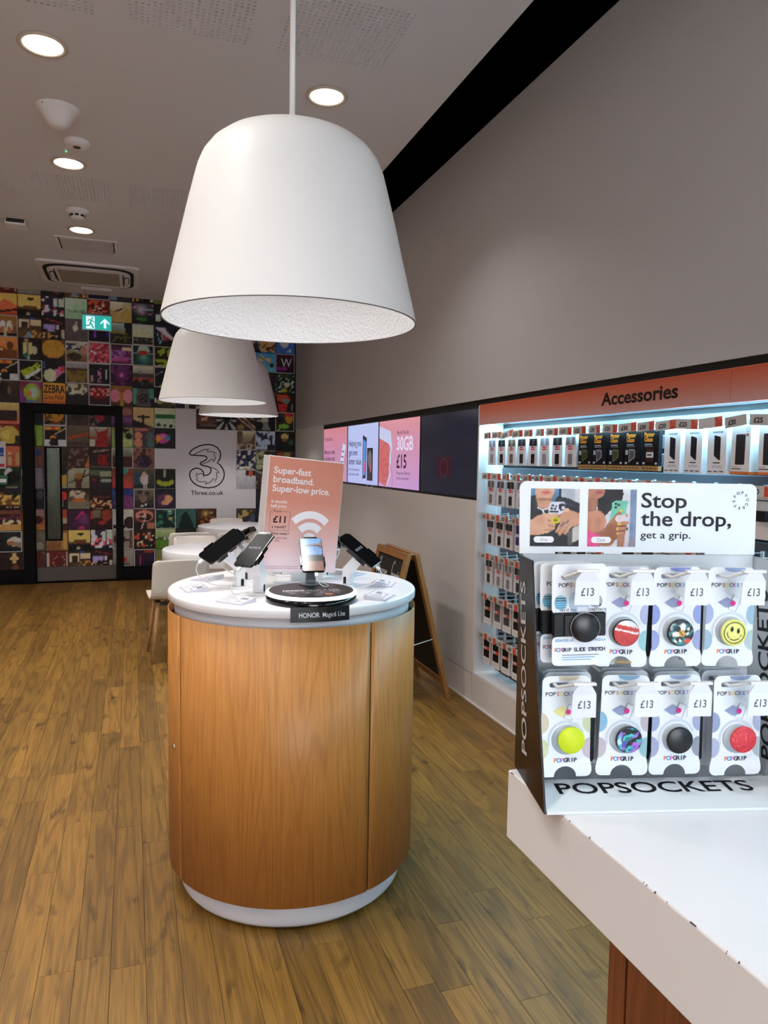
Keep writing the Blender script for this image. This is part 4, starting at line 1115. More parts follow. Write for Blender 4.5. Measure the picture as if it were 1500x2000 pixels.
PRICES = {0: ['£30', '£35', '£35', '£30', '£35', '£35', '£30', '£30', '£25', '£30', '£25', '£30', '£30', '£20', '£25', '', '£30', '£25', '£20']}
SIDE = (206, 214, 226)
def card_front(mb, w, h, d, body):
    """box hanging with its front at local z=0, top at y=0"""
    mb.box(-w/2, w/2, -h, 0, -d, 0, body)
BOXMESH = {}
def acc_box(kind, col=None):
    key = (kind, col)
    if key in BOXMESH:
        return BOXMESH[key]
    mb = MB(mframe((0, 0, 0), (0, -1, 0), (0, 0, 1)))
    ch = []
    if kind == 'case':             # white carton with two windows and a red sticker
        w, h, d = 0.094, 0.158, 0.017
        card_front(mb, w, h, d, (228, 226, 230))
        mb.text('silicone case', 0.0, -0.088, 0.0065, (90, 84, 90), 0.0005, .01, 'C')
        for k in range(3):
            mb.rect(0.030, -0.115-0.008*k, 0.042, -0.1135-0.008*k, (170, 166, 172), 0.0005)
        mb.rect(-0.022, -0.152, 0.022, -0.150, (120, 116, 120), 0.0005)
        body = mb.build('accessory_box', M_GLOSS)
        p = MB(mframe((0, 0, 0), (0, -1, 0), (0, 0, 1)))
        p.rrect(-0.038, -0.052, 0.038, -0.014, 0.004, col, 0.0006)
        p.rect(-0.008, -0.050, 0.012, -0.016, tuple(min(255, v+60) for v in col), 0.0009)
        p.build('product_window', M_PLASTICPRINT, body, fix=False)
        p = MB(mframe((0, 0, 0), (0, -1, 0), (0, 0, 1)))
        p.rrect(-0.020, -0.146, 0.018, -0.094, 0.003, col, 0.0006)
        p.build('product_window', M_PLASTICPRINT, body, fix=False)
        p = MB(mframe((0, 0, 0), (0, -1, 0), (0, 0, 1)))
        p.ell(-0.006, -0.065, 0.015, 0.011, (206, 34, 50), 0.0012, 14).ell(0.016, -0.066, 0.009, 0.010, (206, 34, 50), 0.0013, 12).ell(0.016, -0.066, 0.005, 0.006, (240, 236, 236), 0.0016, 10).rect(-0.014, -0.068, 0.002, -0.063, (240, 236, 236), 0.0016)
        p.build('sticker', M_PLASTICPRINT, body, fix=False)
    elif kind == 'glass':          # black carton, orange title, kraft foot
        w, h, d = 0.101, 0.166, 0.017
        card_front(mb, w, h, d, (20, 20, 26))
        mb.text('Panzer', -0.040, -0.026, 0.026, (232, 150, 50), 0.0006, 0.035, maxw=0.062)
        mb.text('Glass', -0.040, -0.046, 0.026, (232, 150, 50), 0.0006, 0.035, maxw=0.052)
        mb.rect(-0.036, -0.060, 0.010, -0.056, (190, 190, 200), 0.0006)
        mb.rect(-0.036, -0.067, 0.016, -0.064, (150, 150, 160), 0.0006)
        mb.rrect(0.030, -0.140, 0.045, -0.131, 0.004, (206, 206, 210), 0.0006).rrect(-0.046, -0.140, -0.030, -0.131, 0.004, (206, 206, 210), 0.0006)
        body = mb.build('accessory_box', M_GLOSS)
        p = MB(mframe((0, 0, 0), (0, -1, 0), (0, 0, 1)))
        if col[0] > 200:
            p.rect(-0.026, -0.130, 0.022, -0.076, (70, 34, 34), 0.0006).rect(-0.024, -0.112, 0.020, -0.090, (226, 228, 236), 0.0009).rect(-0.018, -0.104, 0.010, -0.098, (40, 40, 50), 0.0012)
        else:
            p.p2([(-0.022, -0.135), (0.020, -0.112), (0.020, -0.082), (0.010, -0.076), (-0.022, -0.076)], col, 0.0006).p2([(-0.016, -0.125), (0.012, -0.108), (0.012, -0.084), (-0.016, -0.084)], tuple(int(v*.6) for v in col), 0.0009)
            p.rect(-0.044, -0.100, -0.028, -0.080, (180, 190, 200), 0.0006)
        p.build('product_picture', M_PLASTICPRINT, body, fix=False)
        p = MB(mframe((0, 0, 0), (0, -1, 0), (0, 0, 1)))
        p.box(-w/2-0.0003, w/2+0.0003, -h-0.0002, -0.146, -d-0.0003, 0.0004, (186, 146, 92))
        for k in range(4):
            p.rect(-0.044+0.024*k, -0.160, -0.040+0.024*k, -0.151, (60, 42, 30), 0.0009)
            p.rect(-0.038+0.024*k, -0.158, -0.028+0.024*k, -0.154, (90, 66, 44), 0.0009)
        p.build('kraft_band', M_PLASTICPRINT, body, fix=False)
    elif kind == 'power':          # tall white carton with dark slanted power bank
        w, h, d = 0.090, 0.172, 0.040
        card_front(mb, w, h, d, (236, 234, 238))
        mb.text('essentials', -0.020, -0.022, 0.013, (90, 96, 110), 0.0006, .015)
        mb.rect(-0.016, -0.132, 0.018, -0.128, (60, 56, 60), 0.0006)
        for k in range(2):
            mb.rect(-0.022, -0.142-0.005*k, 0.026, -0.140-0.005*k, (176, 172, 178), 0.0006)
        for k in range(3):
            mb.rect(-0.040+0.028*k, -0.164, -0.020+0.028*k, -0.160, (90, 86, 90), 0.0006)
        body = mb.build('accessory_box', M_GLOSS)
        p = MB(mframe((0, 0, 0), (0, -1, 0), (0, 0, 1)))
        p.p2([(-0.013, -0.032), (-0.010, -0.030), (0.014, -0.036), (0.018, -0.040), (0.018, -0.118), (0.014, -0.122), (-0.010, -0.106), (-0.013, -0.102)], (36, 32, 42), 0.0006)
        p.build('product_picture', M_PLASTICPRINT, body, fix=False)
    elif kind == 'bank':           # white carton with orange foot
        w, h, d = 0.084, 0.170, 0.045
        card_front(mb, w, h, d, (232, 228, 228))
        mb.ring(0.030, -0.014, 0.006, 0.0075, (120, 130, 130), 0.0006, 14).ell(0.028, -0.032, 0.006, 0.006, (190, 90, 80), 0.0006, 12)
        mb.rect(-0.038, -0.144, -0.010, -0.142, (196, 150, 120), 0.0006).rect(-0.038, -0.152, 0.006, -0.149, (60, 50, 50), 0.0006)
        body = mb.build('accessory_box', M_GLOSS)
        p = MB(mframe((0, 0, 0), (0, -1, 0), (0, 0, 1)))
        p.rrect(-0.022, -0.136, 0.020, -0.030, 0.004, (46, 42, 46), 0.0006).rect(-0.020, -0.052, 0.018, -0.0515, (80, 76, 80), 0.0009)
        p.build('product_picture', M_PLASTICPRINT, body, fix=False)
        p = MB(mframe((0, 0, 0), (0, -1, 0), (0, 0, 1)))
        p.box(-w/2-0.0003, w/2+0.0003, -h-0.0002, -0.160, -d-0.0003, 0.0004, (222, 120, 60))
        p.build('orange_band', M_PLASTICPRINT, body, fix=False)
    elif kind == 'cover':          # white carton, big window, orange strip
        w, h, d = 0.094, 0.160, 0.018
        card_front(mb, w, h, d, (230, 228, 230))
        for k in range(3):
            mb.ring(-0.02+0.02*k, -0.140, 0.004, 0.005, (150, 146, 150), 0.0006, 10)
        body = mb.build('accessory_box', M_GLOSS)
        p = MB(mframe((0, 0, 0), (0, -1, 0), (0, 0, 1)))
        p.rrect(-0.036, -0.122, 0.036, -0.012, 0.004, col, 0.0006)
        p.rrect(-0.026, -0.115, 0.026, -0.018, 0.006, tuple(int(v*.75) for v in col), 0.0009)
        p.build('product_window', M_PLASTICPRINT, body, fix=False)
        p = MB(mframe((0, 0, 0), (0, -1, 0), (0, 0, 1)))
        p.rect(0.000, -0.076, 0.037, -0.056, (232, 92, 54), 0.0013).rect(-0.037, -0.076, 0.000, -0.060, (220, 216, 220), 0.0013).text('case', -0.032, -0.071, 0.010, (120, 116, 120), 0.0016, .01)
        p.build('brand_strip', M_PLASTICPRINT, body, fix=False)
    else:                          # white card with black plug
        w, h, d = 0.094, 0.150, 0.012
        card_front(mb, w, h, d, (226, 220, 220))
        mb.rect(-0.035, -0.020, 0.020, -0.016, (90, 86, 90), 0.0006)
        body = mb.build('accessory_box', M_GLOSS)
        p = MB(mframe((0, 0, 0), (0, -1, 0), (0, 0, 1)))
        p.cbox((0.0, -0.070, 0.010), (0.042, 0.036, 0.020), (24, 22, 26)).cbox((-0.026, -0.066, 0.010), (0.012, 0.014, 0.008), (30, 28, 32))
        p.build('plug', M_PLASTICPRINT, body, fix=False)
    BOXMESH[key] = body
    return body
WINC = [(150, 148, 158), (30, 28, 34), (44, 42, 50), (140, 140, 150), (24, 22, 28), (126, 122, 132), (60, 58, 70), (36, 32, 40), (106, 102, 114)]
KIND_NAME = {'case': 'white phone case box', 'glass': 'black screen protector box', 'power': 'white power bank box', 'bank': 'orange footed power bank box', 'cover': 'orange striped cover box', 'plug': 'carded black plug'}
used_boxes = set()
used_tags = set()
used_hook = False
for r, rz in enumerate(ROW_Z):
    for k in range(19):
        y = hook_y(k)
        if r == 0:
            kind = 'case' if k < 8 else ('glass' if k < 13 else ('power' if k < 16 else 'bank'))
            n = (2, 1, 4, 2, 2, 1, 1, 4, 2, 1, 2, 1, 1, 1, 1, 2, 2, 2, 2)[k]
        elif r == 1:
            kind = 'case' if k < 9 else ('glass' if k < 13 else ('power' if k < 16 else 'plug')); n = 2
        elif r == 2:
            kind = 'case' if k < 3 else ('cover' if k < 13 else 'plug'); n = 2
        elif r == 3:
            kind = 'case' if k < 8 else 'cover'; n = 2
        else:
            kind = 'cover'; n = 3 if k >= 3 else 2
        price = PRICES[0][k] if r == 0 else ('£35' if (r == 1 and k < 5) else ('£30', '£25', '£20')[(k+r) % 3])
        flag = not (r == 0 and k >= 16)
        if not used_hook:
            hk = hook0; used_hook = True
        else:
            hk = hook0.copy(); COL.objects.link(hk)
            a = arm0.copy(); COL.objects.link(a); a.parent = hk
        hk.location = (NX-0.007, y, rz-0.030)
        tag(hk, 'white price tag hook, %s from recess end wall, %s row' % (ORD[k], ROW_NAME[r]), 'hook', 'peg hooks in the accessories recess')
        tm = tag_mesh(price, flag)
        if (price, flag) not in used_tags:
            used_tags.add((price, flag)); tg = tm
        else:
            tg = dup(tm)
        tg.parent = hk
        tilt = random.uniform(-0.10, 0.10) if r == 0 else random.uniform(-0.03, 0.03)
        tg.location = (-0.150, 0, 0.030)
        tg.rotation_euler = (tilt, random.uniform(-0.05, 0.05), random.uniform(-0.12, 0.12))
        if r == 0 and k == 2:
            tg.rotation_euler = (-0.22, 0.05, 0.3)
        depth = {'case': 0.0178, 'glass': 0.0178, 'power': 0.041, 'bank': 0.046, 'cover': 0.0188, 'plug': 0.034}[kind]
        for q in range(n):
            if kind == 'glass':
                col = ((96, 104, 60), (140, 140, 160), (110, 120, 84), (150, 150, 160), (226, 230, 236))[(k-8) % 5]
            elif kind in ('case', 'cover'):
                col = WINC[(k*3+r*5+(0 if q == 0 else q)) % len(WINC)] if not (r == 0) else ((150, 148, 158), (30, 28, 34), (120, 100, 86), (40, 40, 48), (24, 22, 26), (150, 150, 160), (28, 26, 32), (132, 124, 130))[k]
            else:
                col = (0, 0, 0)
            if r == 2 and k == 3:
                col = (76, 56, 150)
            b0 = acc_box(kind, col)
            if (kind, col) not in used_boxes:
                used_boxes.add((kind, col)); b = b0
            else:
                b = dup(b0)
            xf = 2.010 + depth*q + 0.0008*q
            if r == 0 and kind in ('power', 'bank'):
                xf = 2.012 + depth*q
            if xf + depth > NX - 0.004:
                xf = NX - 0.004 - depth
            b.location = (xf, y + random.uniform(-0.004, 0.004), rz - 0.0327)
            b.rotation_euler = (random.uniform(-0.012, 0.012), 0, 0)
            posn = ('front one', 'second one back', 'third one back', 'fourth one back')[q]
            tag(b, '%s, %s, %s hook from end wall, %s row' % (KIND_NAME[kind], posn, ORD[k], ROW_NAME[r]), 'box', 'boxes on hooks in the accessories recess')

# ================================================================== CEILING FITTINGS
def downlight(x, y, label, lens=0.082, off=''):
    t = thing('downlight_offscreen' if off else 'downlight', label, 'ceiling light', (x, y, CEIL), group='round ceiling downlights')
    MB().lathe([(lens+0.004, 0.0), (lens+0.026, 0.0), (lens+0.026, -0.006), (lens+0.018, -0.010), (lens+0.004, -0.007)], 36, closed=True).build('trim_ring', M_TRIM, t)
    MB().lathe([(0, -0.004), (lens+0.003, -0.004), (lens+0.003, -0.001), (0, -0.001)], 32, smooth=False).build('diffuser', M_DOWN, t)
    nm = 'downlight_lamp'+off
    la = bpy.data.lights.new(nm, 'AREA')
    la.shape = 'DISK'; la.size = lens*2; la.energy = DOWNLIGHT_W; la.color = (1.0, 0.975, 0.94)
    la.spread = R(120)
    lo = bpy.data.objects.new(nm, la); COL.objects.link(lo)
    lo.parent = t; lo.location = (0, 0, -0.012)
special = {(-0.37, 3.80): 'lit round downlight nearest the white cone sensor', (0.962, 3.80): 'lit round downlight beside the large pendant lamp rod', (-0.37, 5.23): 'lit round downlight next to the tiny green light', (-0.384, 6.70): 'lit round downlight between smoke detector and access hatch'}
for n, x in enumerate((-3.03, -1.70, -0.37, 0.962)):
    for m, y in enumerate((-1.95, -0.50, 0.92, 2.36, 3.80, 5.23, 6.70)):
        if n == 3 and m != 4:      # the photograph shows no lamp here
            continue
        if n == 2 and m == 6:
            x_ = -0.384
        else:
            x_ = x
        lab = special.get((x_, y)) or 'lit round downlight in the %s line from the right wall, %s from the shopfront' % (ORD[3-n], ORD[m])
        seen = (x_, y) in special
        downlight(x_, y, lab, off='' if seen else '_%s_line_%s_row_offscreen' % (ORD[3-n], ORD[m]))

t = thing('ceiling_sensor', 'white cone shaped sensor cover screwed to the ceiling', 'sensor', (-0.365, 4.458, CEIL), R(20))
MB().lathe([(0.115, 0.0), (0.115, -0.006), (0.100, -0.012), (0.062, -0.075), (0.045, -0.092), (0.02, -0.098), (0, -0.099)], 28).build('cone_cover', M_CEILPLASTIC, t)
for a in (30, 210):
    MB().lathe([(0.004, -0.006), (0.004, -0.010), (0, -0.011)], 8, c=(0.106*math.cos(R(a)), 0.106*math.sin(R(a)))).build('screw', M_BLACK, t)
t = thing('smoke_detector', 'white round smoke alarm with a dark centre beside the green light', 'smoke detector', (-0.298, 4.869, CEIL))
MB().lathe([(0.075, 0.0), (0.075, -0.012), (0.066, -0.026), (0.03, -0.032), (0, -0.032)], 28).build('body', M_CEILPLASTIC, t)
MB().lathe([(0.022, -0.0325), (0.022, -0.034), (0, -0.034)], 16).build('sounder', mat('dark_grille', (70, 60, 56), 0.6), t)
o = MB().lathe([(0.013, 0.0), (0.013, -0.008), (0.006, -0.012), (0, -0.012)], 14).build('indicator_light', [M_CEILPLASTIC], loc=(-0.367, 5.004, CEIL))
tag(o, 'tiny round ceiling fitting with a green light', 'indicator light')
MB().lathe([(0.0055, -0.012), (0.004, -0.017), (0, -0.018)], 10).build('green_lens', M_GREENLED, o)
t = thing('smoke_detector', 'white smoke detector with dark slots above a downlight near the hatch', 'smoke detector', (-0.382, 6.194, CEIL))
MB().lathe([(0.085, 0.0), (0.085, -0.014), (0.07, -0.026), (0.055, -0.030), (0.05, -0.055), (0.035, -0.066), (0, -0.068)], 28).build('body', M_CEILPLASTIC, t)
for a in range(8):
    MB().cbox((0.0505*math.cos(R(a*45)), 0.0505*math.sin(R(a*45)), -0.044), (0.010, 0.026, 0.014), rot=Euler((0, 0, R(a*45))).to_matrix()).build('slot', M_BLACK, t)
t = thing('ceiling_box', 'small square white box on the ceiling by the hatch', 'junction box', (-0.864, 6.658, CEIL))
MB().box(-0.075, 0.075, -0.075, 0.075, -0.045, 0, None).build('body', M_CEILPLASTIC, t, bevel=0.008)
MB().box(-0.065, 0.065, -0.079, -0.0755, -0.030, -0.004).build('vent', M_BLACK, t)
t = thing('access_hatch', 'flat white ceiling access hatch with two dark slots', 'hatch', (-0.362, 7.172, CEIL))
MB().box(-0.25, 0.25, -0.228, 0.228, -0.006, 0).build('frame', M_CEILPLASTIC, t)
MB().box(-0.215, 0.215, -0.205, 0.205, -0.010, -0.0065).build('panel', mat('grey_hatch_panel', (196, 188, 190), 0.5), t)
for s in (-1, 1):
    MB().box(s*0.222-0.005, s*0.222+0.005, -0.20, 0.16, -0.0075, -0.006).build('latch_slot', M_BLACK, t)
t = thing('ceiling_air_conditioner', 'square ceiling cassette air conditioner with black curved louvres', 'air conditioner', (-0.395, 8.27, CEIL))
MB().prism(rounded(-0.475, -0.475, 0.475, 0.475, 0.06), -0.022, 0).build('fascia', M_CEILPLASTIC, t)
def ring_strip(r0, r1, rad, z0, z1):
    A = rounded(-r0, -r0, r0, r0, rad, 8); B = rounded(-r1, -r1, r1, r1, max(rad-(r0-r1), 0.01), 8)
    mb = MB()
    n = len(A)
    for i in range(n):
        j = (i+1) % n
        mb.poly([(*A[i], z0), (*A[j], z0), (*A[j], z1), (*A[i], z1)], smooth=True)
        mb.poly([(*B[i], z0), (*B[j], z0), (*B[j], z1), (*B[i], z1)], smooth=True)
        mb.poly([(*A[i], z1), (*A[j], z1), (*B[j], z1), (*B[i], z1)])
        mb.poly([(*A[i], z0), (*A[j], z0), (*B[j], z0), (*B[i], z0)])
    return mb
ring_strip(0.425, 0.392, 0.20, -0.034, -0.0225).build('black_outlet', M_BLACK, t)
MB().prism(rounded(-0.39, -0.39, 0.39, 0.39, 0.17, 8), -0.040, -0.0225).build('centre_panel', M_CEILPLASTIC, t)
mb = MB()
for i in range(22):
    mb.box(-0.275, 0.275, -0.275+0.025*i, -0.275+0.025*i+0.012, -0.047, -0.0405)
mb.box(-0.285, -0.275, -0.285, 0.285, -0.048, -0.0405).box(0.275, 0.285, -0.285, 0.285, -0.048, -0.0405)
mb.build('intake_grille', mat('dusty_grille', (150, 136, 118), 0.7), t, kind='stuff')
for s in (-1, 1):
    MB().box(s*0.322-0.006, s*0.322+0.006, -0.26, 0.26, -0.0425, -0.0405).build('side_slot', M_BLACK, t)
    MB().prism([(s*0.352+q[0]*0.03, q[1]*0.17) for q in ((-1, -.6), (-.2, -1), (.9, -.9), (.9, .9), (-.2, 1), (-1, .6))], -0.0435, -0.0405).build('side_louvre', M_BLACK, t)
    MB().prism([(s*0.354+q[0]*0.02, q[1]*0.145) for q in ((-1, -.6), (-.2, -1), (.9, -.9), (.9, .9), (-.2, 1), (-1, .6))], -0.0465, -0.0440).build('louvre_flap', M_CEILPLASTIC, t)
t = thing('sprinkler_head', 'tiny chrome sprinkler head in the ceiling before the photo mosaic', 'sprinkler', (-0.387, 8.94, CEIL))
MB().lathe([(0.03, 0), (0.03, -0.004), (0.01, -0.008), (0.006, -0.03), (0.014, -0.034), (0, -0.036)], 16).build('head', M_CHROME, t)

# exit sign
t = thing('exit_sign', 'green exit sign with white running figure and up arrow', 'exit sign', (-0.362, 8.9, CEIL))
MB().box(-0.155, 0.155, -0.03, 0.03, -0.030, 0).build('housing', M_CEILPLASTIC, t, bevel=0.004)
MB().box(-0.158, 0.158, -0.012, 0.012, -0.302, -0.284).build('top_rail', mat('grey_rail', (120, 116, 112), 0.5), t)
for s in (-1, 1):
    MB().tube([(s*0.135, 0, -0.030), (s*0.135, 0, -0.285)], 0.0012, 5).build('suspension_wire', M_STEEL, t)
MB().box(-0.156, 0.156, -0.006, 0.006, -0.472, -0.302).build('acrylic_plate', mat('frosted_edge', (176, 206, 206), 0.3), t)
mb = MB(mframe((0, -0.0065, -0.387), (1, 0, 0), (0, 0, 1)))
mb.rect(-0.148, -0.075, 0.148, 0.078, (20, 152, 140))
WHT = (206, 226, 246)
mb.rect(-0.112, -0.068, -0.022, 0.068, WHT, .0005)
G = (20, 146, 134)
mb.ell(-0.046, 0.048, 0.011, 0.011, G, .001, 12)
mb.stroke([(-0.052, 0.034), (-0.068, 0.000), (-0.052, -0.020), (-0.042, -0.052), (-0.030, -0.054)], 0.017, G, .001)
mb.stroke([(-0.064, 0.006), (-0.078, -0.034), (-0.112, -0.036)], 0.015, G, .0012)
mb.stroke([(-0.056, 0.030), (-0.082, 0.032), (-0.094, 0.010)], 0.011, G, .0014)
mb.stroke([(-0.056, 0.028), (-0.036, 0.008), (-0.024, 0.014)], 0.011, G, .0016)
mb.p2([(0.085, 0.052), (0.132, 0.004), (0.132, -0.016), (0.098, 0.016), (0.098, -0.055), (0.072, -0.055), (0.072, 0.016), (0.038, -0.016), (0.038, 0.004)], WHT, .0005)
mb.build('sign_face', M_SIGNLIT, t, fix=False)

# notices left of the door
mb = MB(mframe((-1.452, BY-0.006, 1.335), (1, 0, 0), (0, 0, 1)))
mb.box(-0.13, 0.09, 0, 0.31, -0.002, 0.0, (214, 212, 216)).rect(-0.10, 0.14, 0.07, 0.24, (30, 60, 160), .0006).rect(-0.10, 0.165, 0.07, 0.172, (210, 214, 230), .0009).rect(-0.10, 0.02, 0.075, 0.055, (190, 30, 36), .0006)
tag(mb.build('fire_notice', M_PLASTICPRINT, fix=False), 'white fire notice with blue panel and red stripe beside the door', 'notice')
t = thing('call_point', 'green emergency door release box under the fire notice', 'call point', (-1.42, BY-0.006, 1.15))
MB().box(-0.07, 0.08, -0.045, 0, 0, 0.11).build('case', mat('green_box', (10, 96, 60), 0.4), t, bevel=0.005)
MB().box(0.0, 0.066, -0.0475, -0.0455, 0.03, 0.07).build('label', M_PLASTIC, t)

# ================================================================== PENDANT LAMPS
def pendant(x, y, z, label, rod=0.010):
    t = thing('pendant_lamp', label, 'pendant lamp', (x, y, z), group='white bell pendant lamps')
    prof = [(0.440, 0.0), (0.409, 0.13), (0.378, 0.26), (0.348, 0.385), (0.329, 0.46), (0.318, 0.500), (0.302, 0.537), (0.277, 0.570), (0.243, 0.597), (0.195, 0.619), (0.132, 0.637), (0.068, 0.645), (0.0, 0.647)]
    fine = []
    for a, b in zip(prof, prof[1:]):
        fine.append(a)
    fine.append(prof[-1])
    MB().lathe(fine, 72).build('shade', M_SHADE, t)
    inn = [(0.4345, 0.0)] + [(max(r-0.006, 0), z2-0.006) for r, z2 in prof[1:]]
    MB().lathe(inn, 72).build('shade_lining', M_SHADEIN, t)
    MB().lathe([(0.4402, -0.0015), (0.4343, -0.0015), (0.4343, 0.0008), (0.4402, 0.0008)], 72, closed=True).build('rim', mat('grey_rim_edge', (120, 116, 114), 0.4), t)
    MB().tube([(0, 0, 0.640), (0, 0, CEIL-z-0.02)], rod, 16).build('rod', M_SHADE, t)
    MB().lathe([(0.055, CEIL-z), (0.055, CEIL-z-0.025), (0.014, CEIL-z-0.035), (0, CEIL-z-0.035)], 28).build('ceiling_rose', M_SHADE, t)
    MB().lathe([(0.022, 0.636), (0.022, 0.57), (0, 0.57)], 16).build('lamp_holder', M_PLASTIC, t)
    MB().lathe([(0, 0.44), (0.03, 0.45), (0.042, 0.49), (0.036, 0.53), (0.018, 0.568), (0, 0.57)], 20).build('bulb', M_BULB, t)
    la = bpy.data.lights.new('pendant_lamp_light', 'SPOT')
    la.energy = PENDANT_W*4; la.color = (1.0, 0.96, 0.93); la.shadow_soft_size = 0.16
    la.spot_size = R(110); la.spot_blend = 0.5
    lo = bpy.data.objects.new('pendant_lamp_light', la); COL.objects.link(lo)
    lo.parent = t; lo.location = (0, 0, 0.42)
pendant(0.530, 2.572, 1.974, 'large white bell pendant lamp hanging over the round phone table')
pendant(0.645, 6.272, 1.964, 'white bell pendant lamp over the white table behind the phone table')
pendant(1.132, 8.320, 1.974, 'white bell pendant lamp farthest back, over the table by the photo mosaic')
# ================================================================== ROUND PHONE TABLE
DC = (0.549, 2.581)
RW = 0.438
drum = thing('display_podium', 'round oak podium with white top carrying the display phones', 'display table', (DC[0], DC[1], 0))
MB().lathe([(0, 0.0), (0.375, 0.0), (0.375, 0.012), (0, 0.012)], 64, smooth=False).build('recessed_foot', M_BLACK, drum)
MB().lathe([(0, 0.0125), (0.394, 0.0125), (0.398, 0.022), (0.398, 0.101), (0, 0.101)], 72).build('plinth', M_GREYPLINTH, drum)
def shell(a0, a1, r0, r1, z0, z1, n=40):
    mb = MB()
    vi = {}
    for j, z in enumerate((z0, z1)):
        for q, r in enumerate((r0, r1)):
            for i in range(n+1):
                a = a0+(a1-a0)*i/n
                vi[i, j, q] = mb.pt((r*math.cos(a), r*math.sin(a), z))
                mb.uv[vi[i, j, q]] = (a*RW+5, z)
    for i in range(n):
        mb.face((vi[i, 0, 1], vi[i+1, 0, 1], vi[i+1, 1, 1], vi[i, 1, 1]), smooth=True)
        mb.face((vi[i, 0, 0], vi[i+1, 0, 0], vi[i+1, 1, 0], vi[i, 1, 0]), smooth=True)
        mb.face((vi[i, 1, 0], vi[i+1, 1, 0], vi[i+1, 1, 1], vi[i, 1, 1]))
        mb.face((vi[i, 0, 0], vi[i+1, 0, 0], vi[i+1, 0, 1], vi[i, 0, 1]))
    for i in (0, n):
        mb.face((vi[i, 0, 0], vi[i, 0, 1], vi[i, 1, 1], vi[i, 1, 0]))
    return mb
gap = 0.0027/RW
for k, a in enumerate((-158.3, -68.0, 22.0, 112.0)):
    b = (-68.0, 22.0, 112.0, 201.7)[k]
    p = shell(R(a)+gap, R(b)-gap, 0.4355, RW, 0.100, 0.985).build('curved_door', W_DRUM, drum)
    if k == 3:
        az = R(194.0)
        lk = MB(mframe((RW*math.cos(az), RW*math.sin(az), 0.535), (-math.sin(az), math.cos(az), 0), (0, 0, 1)))
        lk.lathe([(0.009, 0), (0.009, 0.003), (0.0, 0.004)], 16).box(-0.001, 0.001, -0.005, 0.005, 0.004, 0.0045)
        lk.build('lock', M_CHROME, p)
MB().lathe([(0, 0.1015), (0.4350, 0.1015), (0.4350, 0.95), (0, 0.95)], 96).build('carcass', M_BLACK, drum)
MB().lathe([(0, 0.951), (0.416, 0.951), (0.416, 1.0135), (0, 1.0135)], 72).build('collar', M_GREYPLINTH, drum)
ST = 1.045
MB().lathe([(0, 1.014), (0.434, 1.014), (RW, 1.018), (RW+0.0005, 1.038), (0.436, 1.043), (0.430, ST), (0, ST)], 96).build('white_top', M_WHITE, drum)

# ---- puck with light ring and name plate
pc = (0.545, 2.291)
puck = thing('promo_disc', 'black promotion disc with glowing white ring and name plate', 'promotion disc', (pc[0], pc[1], ST))
MB().lathe([(0, 0.0005), (0.145, 0.0005), (0.146, 0.003), (0.146, 0.022), (0, 0.022)], 72).build('disc_base', M_GLOSSBLK, puck)
MB().lathe([(0.120, 0.0225), (0.1465, 0.0225), (0.1465, 0.029), (0.139, 0.032), (0.120, 0.032)], 72, closed=True).build('light_ring', M_RING, puck)
MB().lathe([(0, 0.0225), (0.1365, 0.0225), (0.1365, 0.0335), (0, 0.0335)], 72, smooth=False).build('disc_top', mat('dark_satin_disc', (34, 30, 30), 0.4), puck)
fa = R(-93)
mb = MB(mframe((0.0, 0.0, 0.0338), (-math.sin(fa), math.cos(fa), 0), (-math.cos(fa), -math.sin(fa), 0)))
LT = (226, 226, 230)
mb.text('HONOR', -0.094, -0.022, 0.026, LT, 0, .03, maxw=0.072)
mb.text('Magic6 Lite', -0.016, -0.022, 0.026, LT, 0, .004, maxw=0.104)
for x0, x1 in ((-0.098, -0.040), (-0.028, 0.018), (0.030, 0.098)):
    mb.rect(x0, -0.036, x1, -0.033, (190, 190, 194)).rect(x0+0.012, -0.0425, x1-0.012, -0.0405, (150, 150, 154))
for x in (-0.034, 0.024):
    mb.rect(x-0.001, -0.044, x+0.001, -0.030, LT)
for x in (-0.070, -0.022, 0.024):
    mb.ell(x, -0.056, 0.007, 0.005, (180, 180, 186), 0, 10).rect(x-0.012, -0.056, x+0.012, -0.054, (170, 170, 176), .0003).rect(x-0.014, -0.070, x+0.014, -0.067, (160, 160, 166))
mb.stroke([(0.062, -0.064), (0.062, -0.050), (0.080, -0.050), (0.080, -0.060)], 0.002, LT)
mb.rect(0.068, -0.072, 0.084, -0.069, (170, 170, 176))
mb.ring(0.040, -0.086, 0.006, 0.012, (216, 140, 80), 0, 14).rect(0.026, -0.104, 0.056, -0.101, (200, 120, 70))
mb.stroke([(-0.008, -0.084), (0.0, -0.080), (0.010, -0.080), (0.018, -0.084)], 0.002, (150, 150, 156)).rect(-0.006, -0.100, 0.018, -0.097, (150, 150, 156))
mb.build('disc_lettering', M_PRINT, puck, fix=False)
mb = MB()
n = 16
a0, a1 = R(-103.3), R(-79.2)
ox, oy = DC[0]-pc[0], DC[1]-pc[1]
rr0, rr1 = RW+0.0012, RW+0.0035
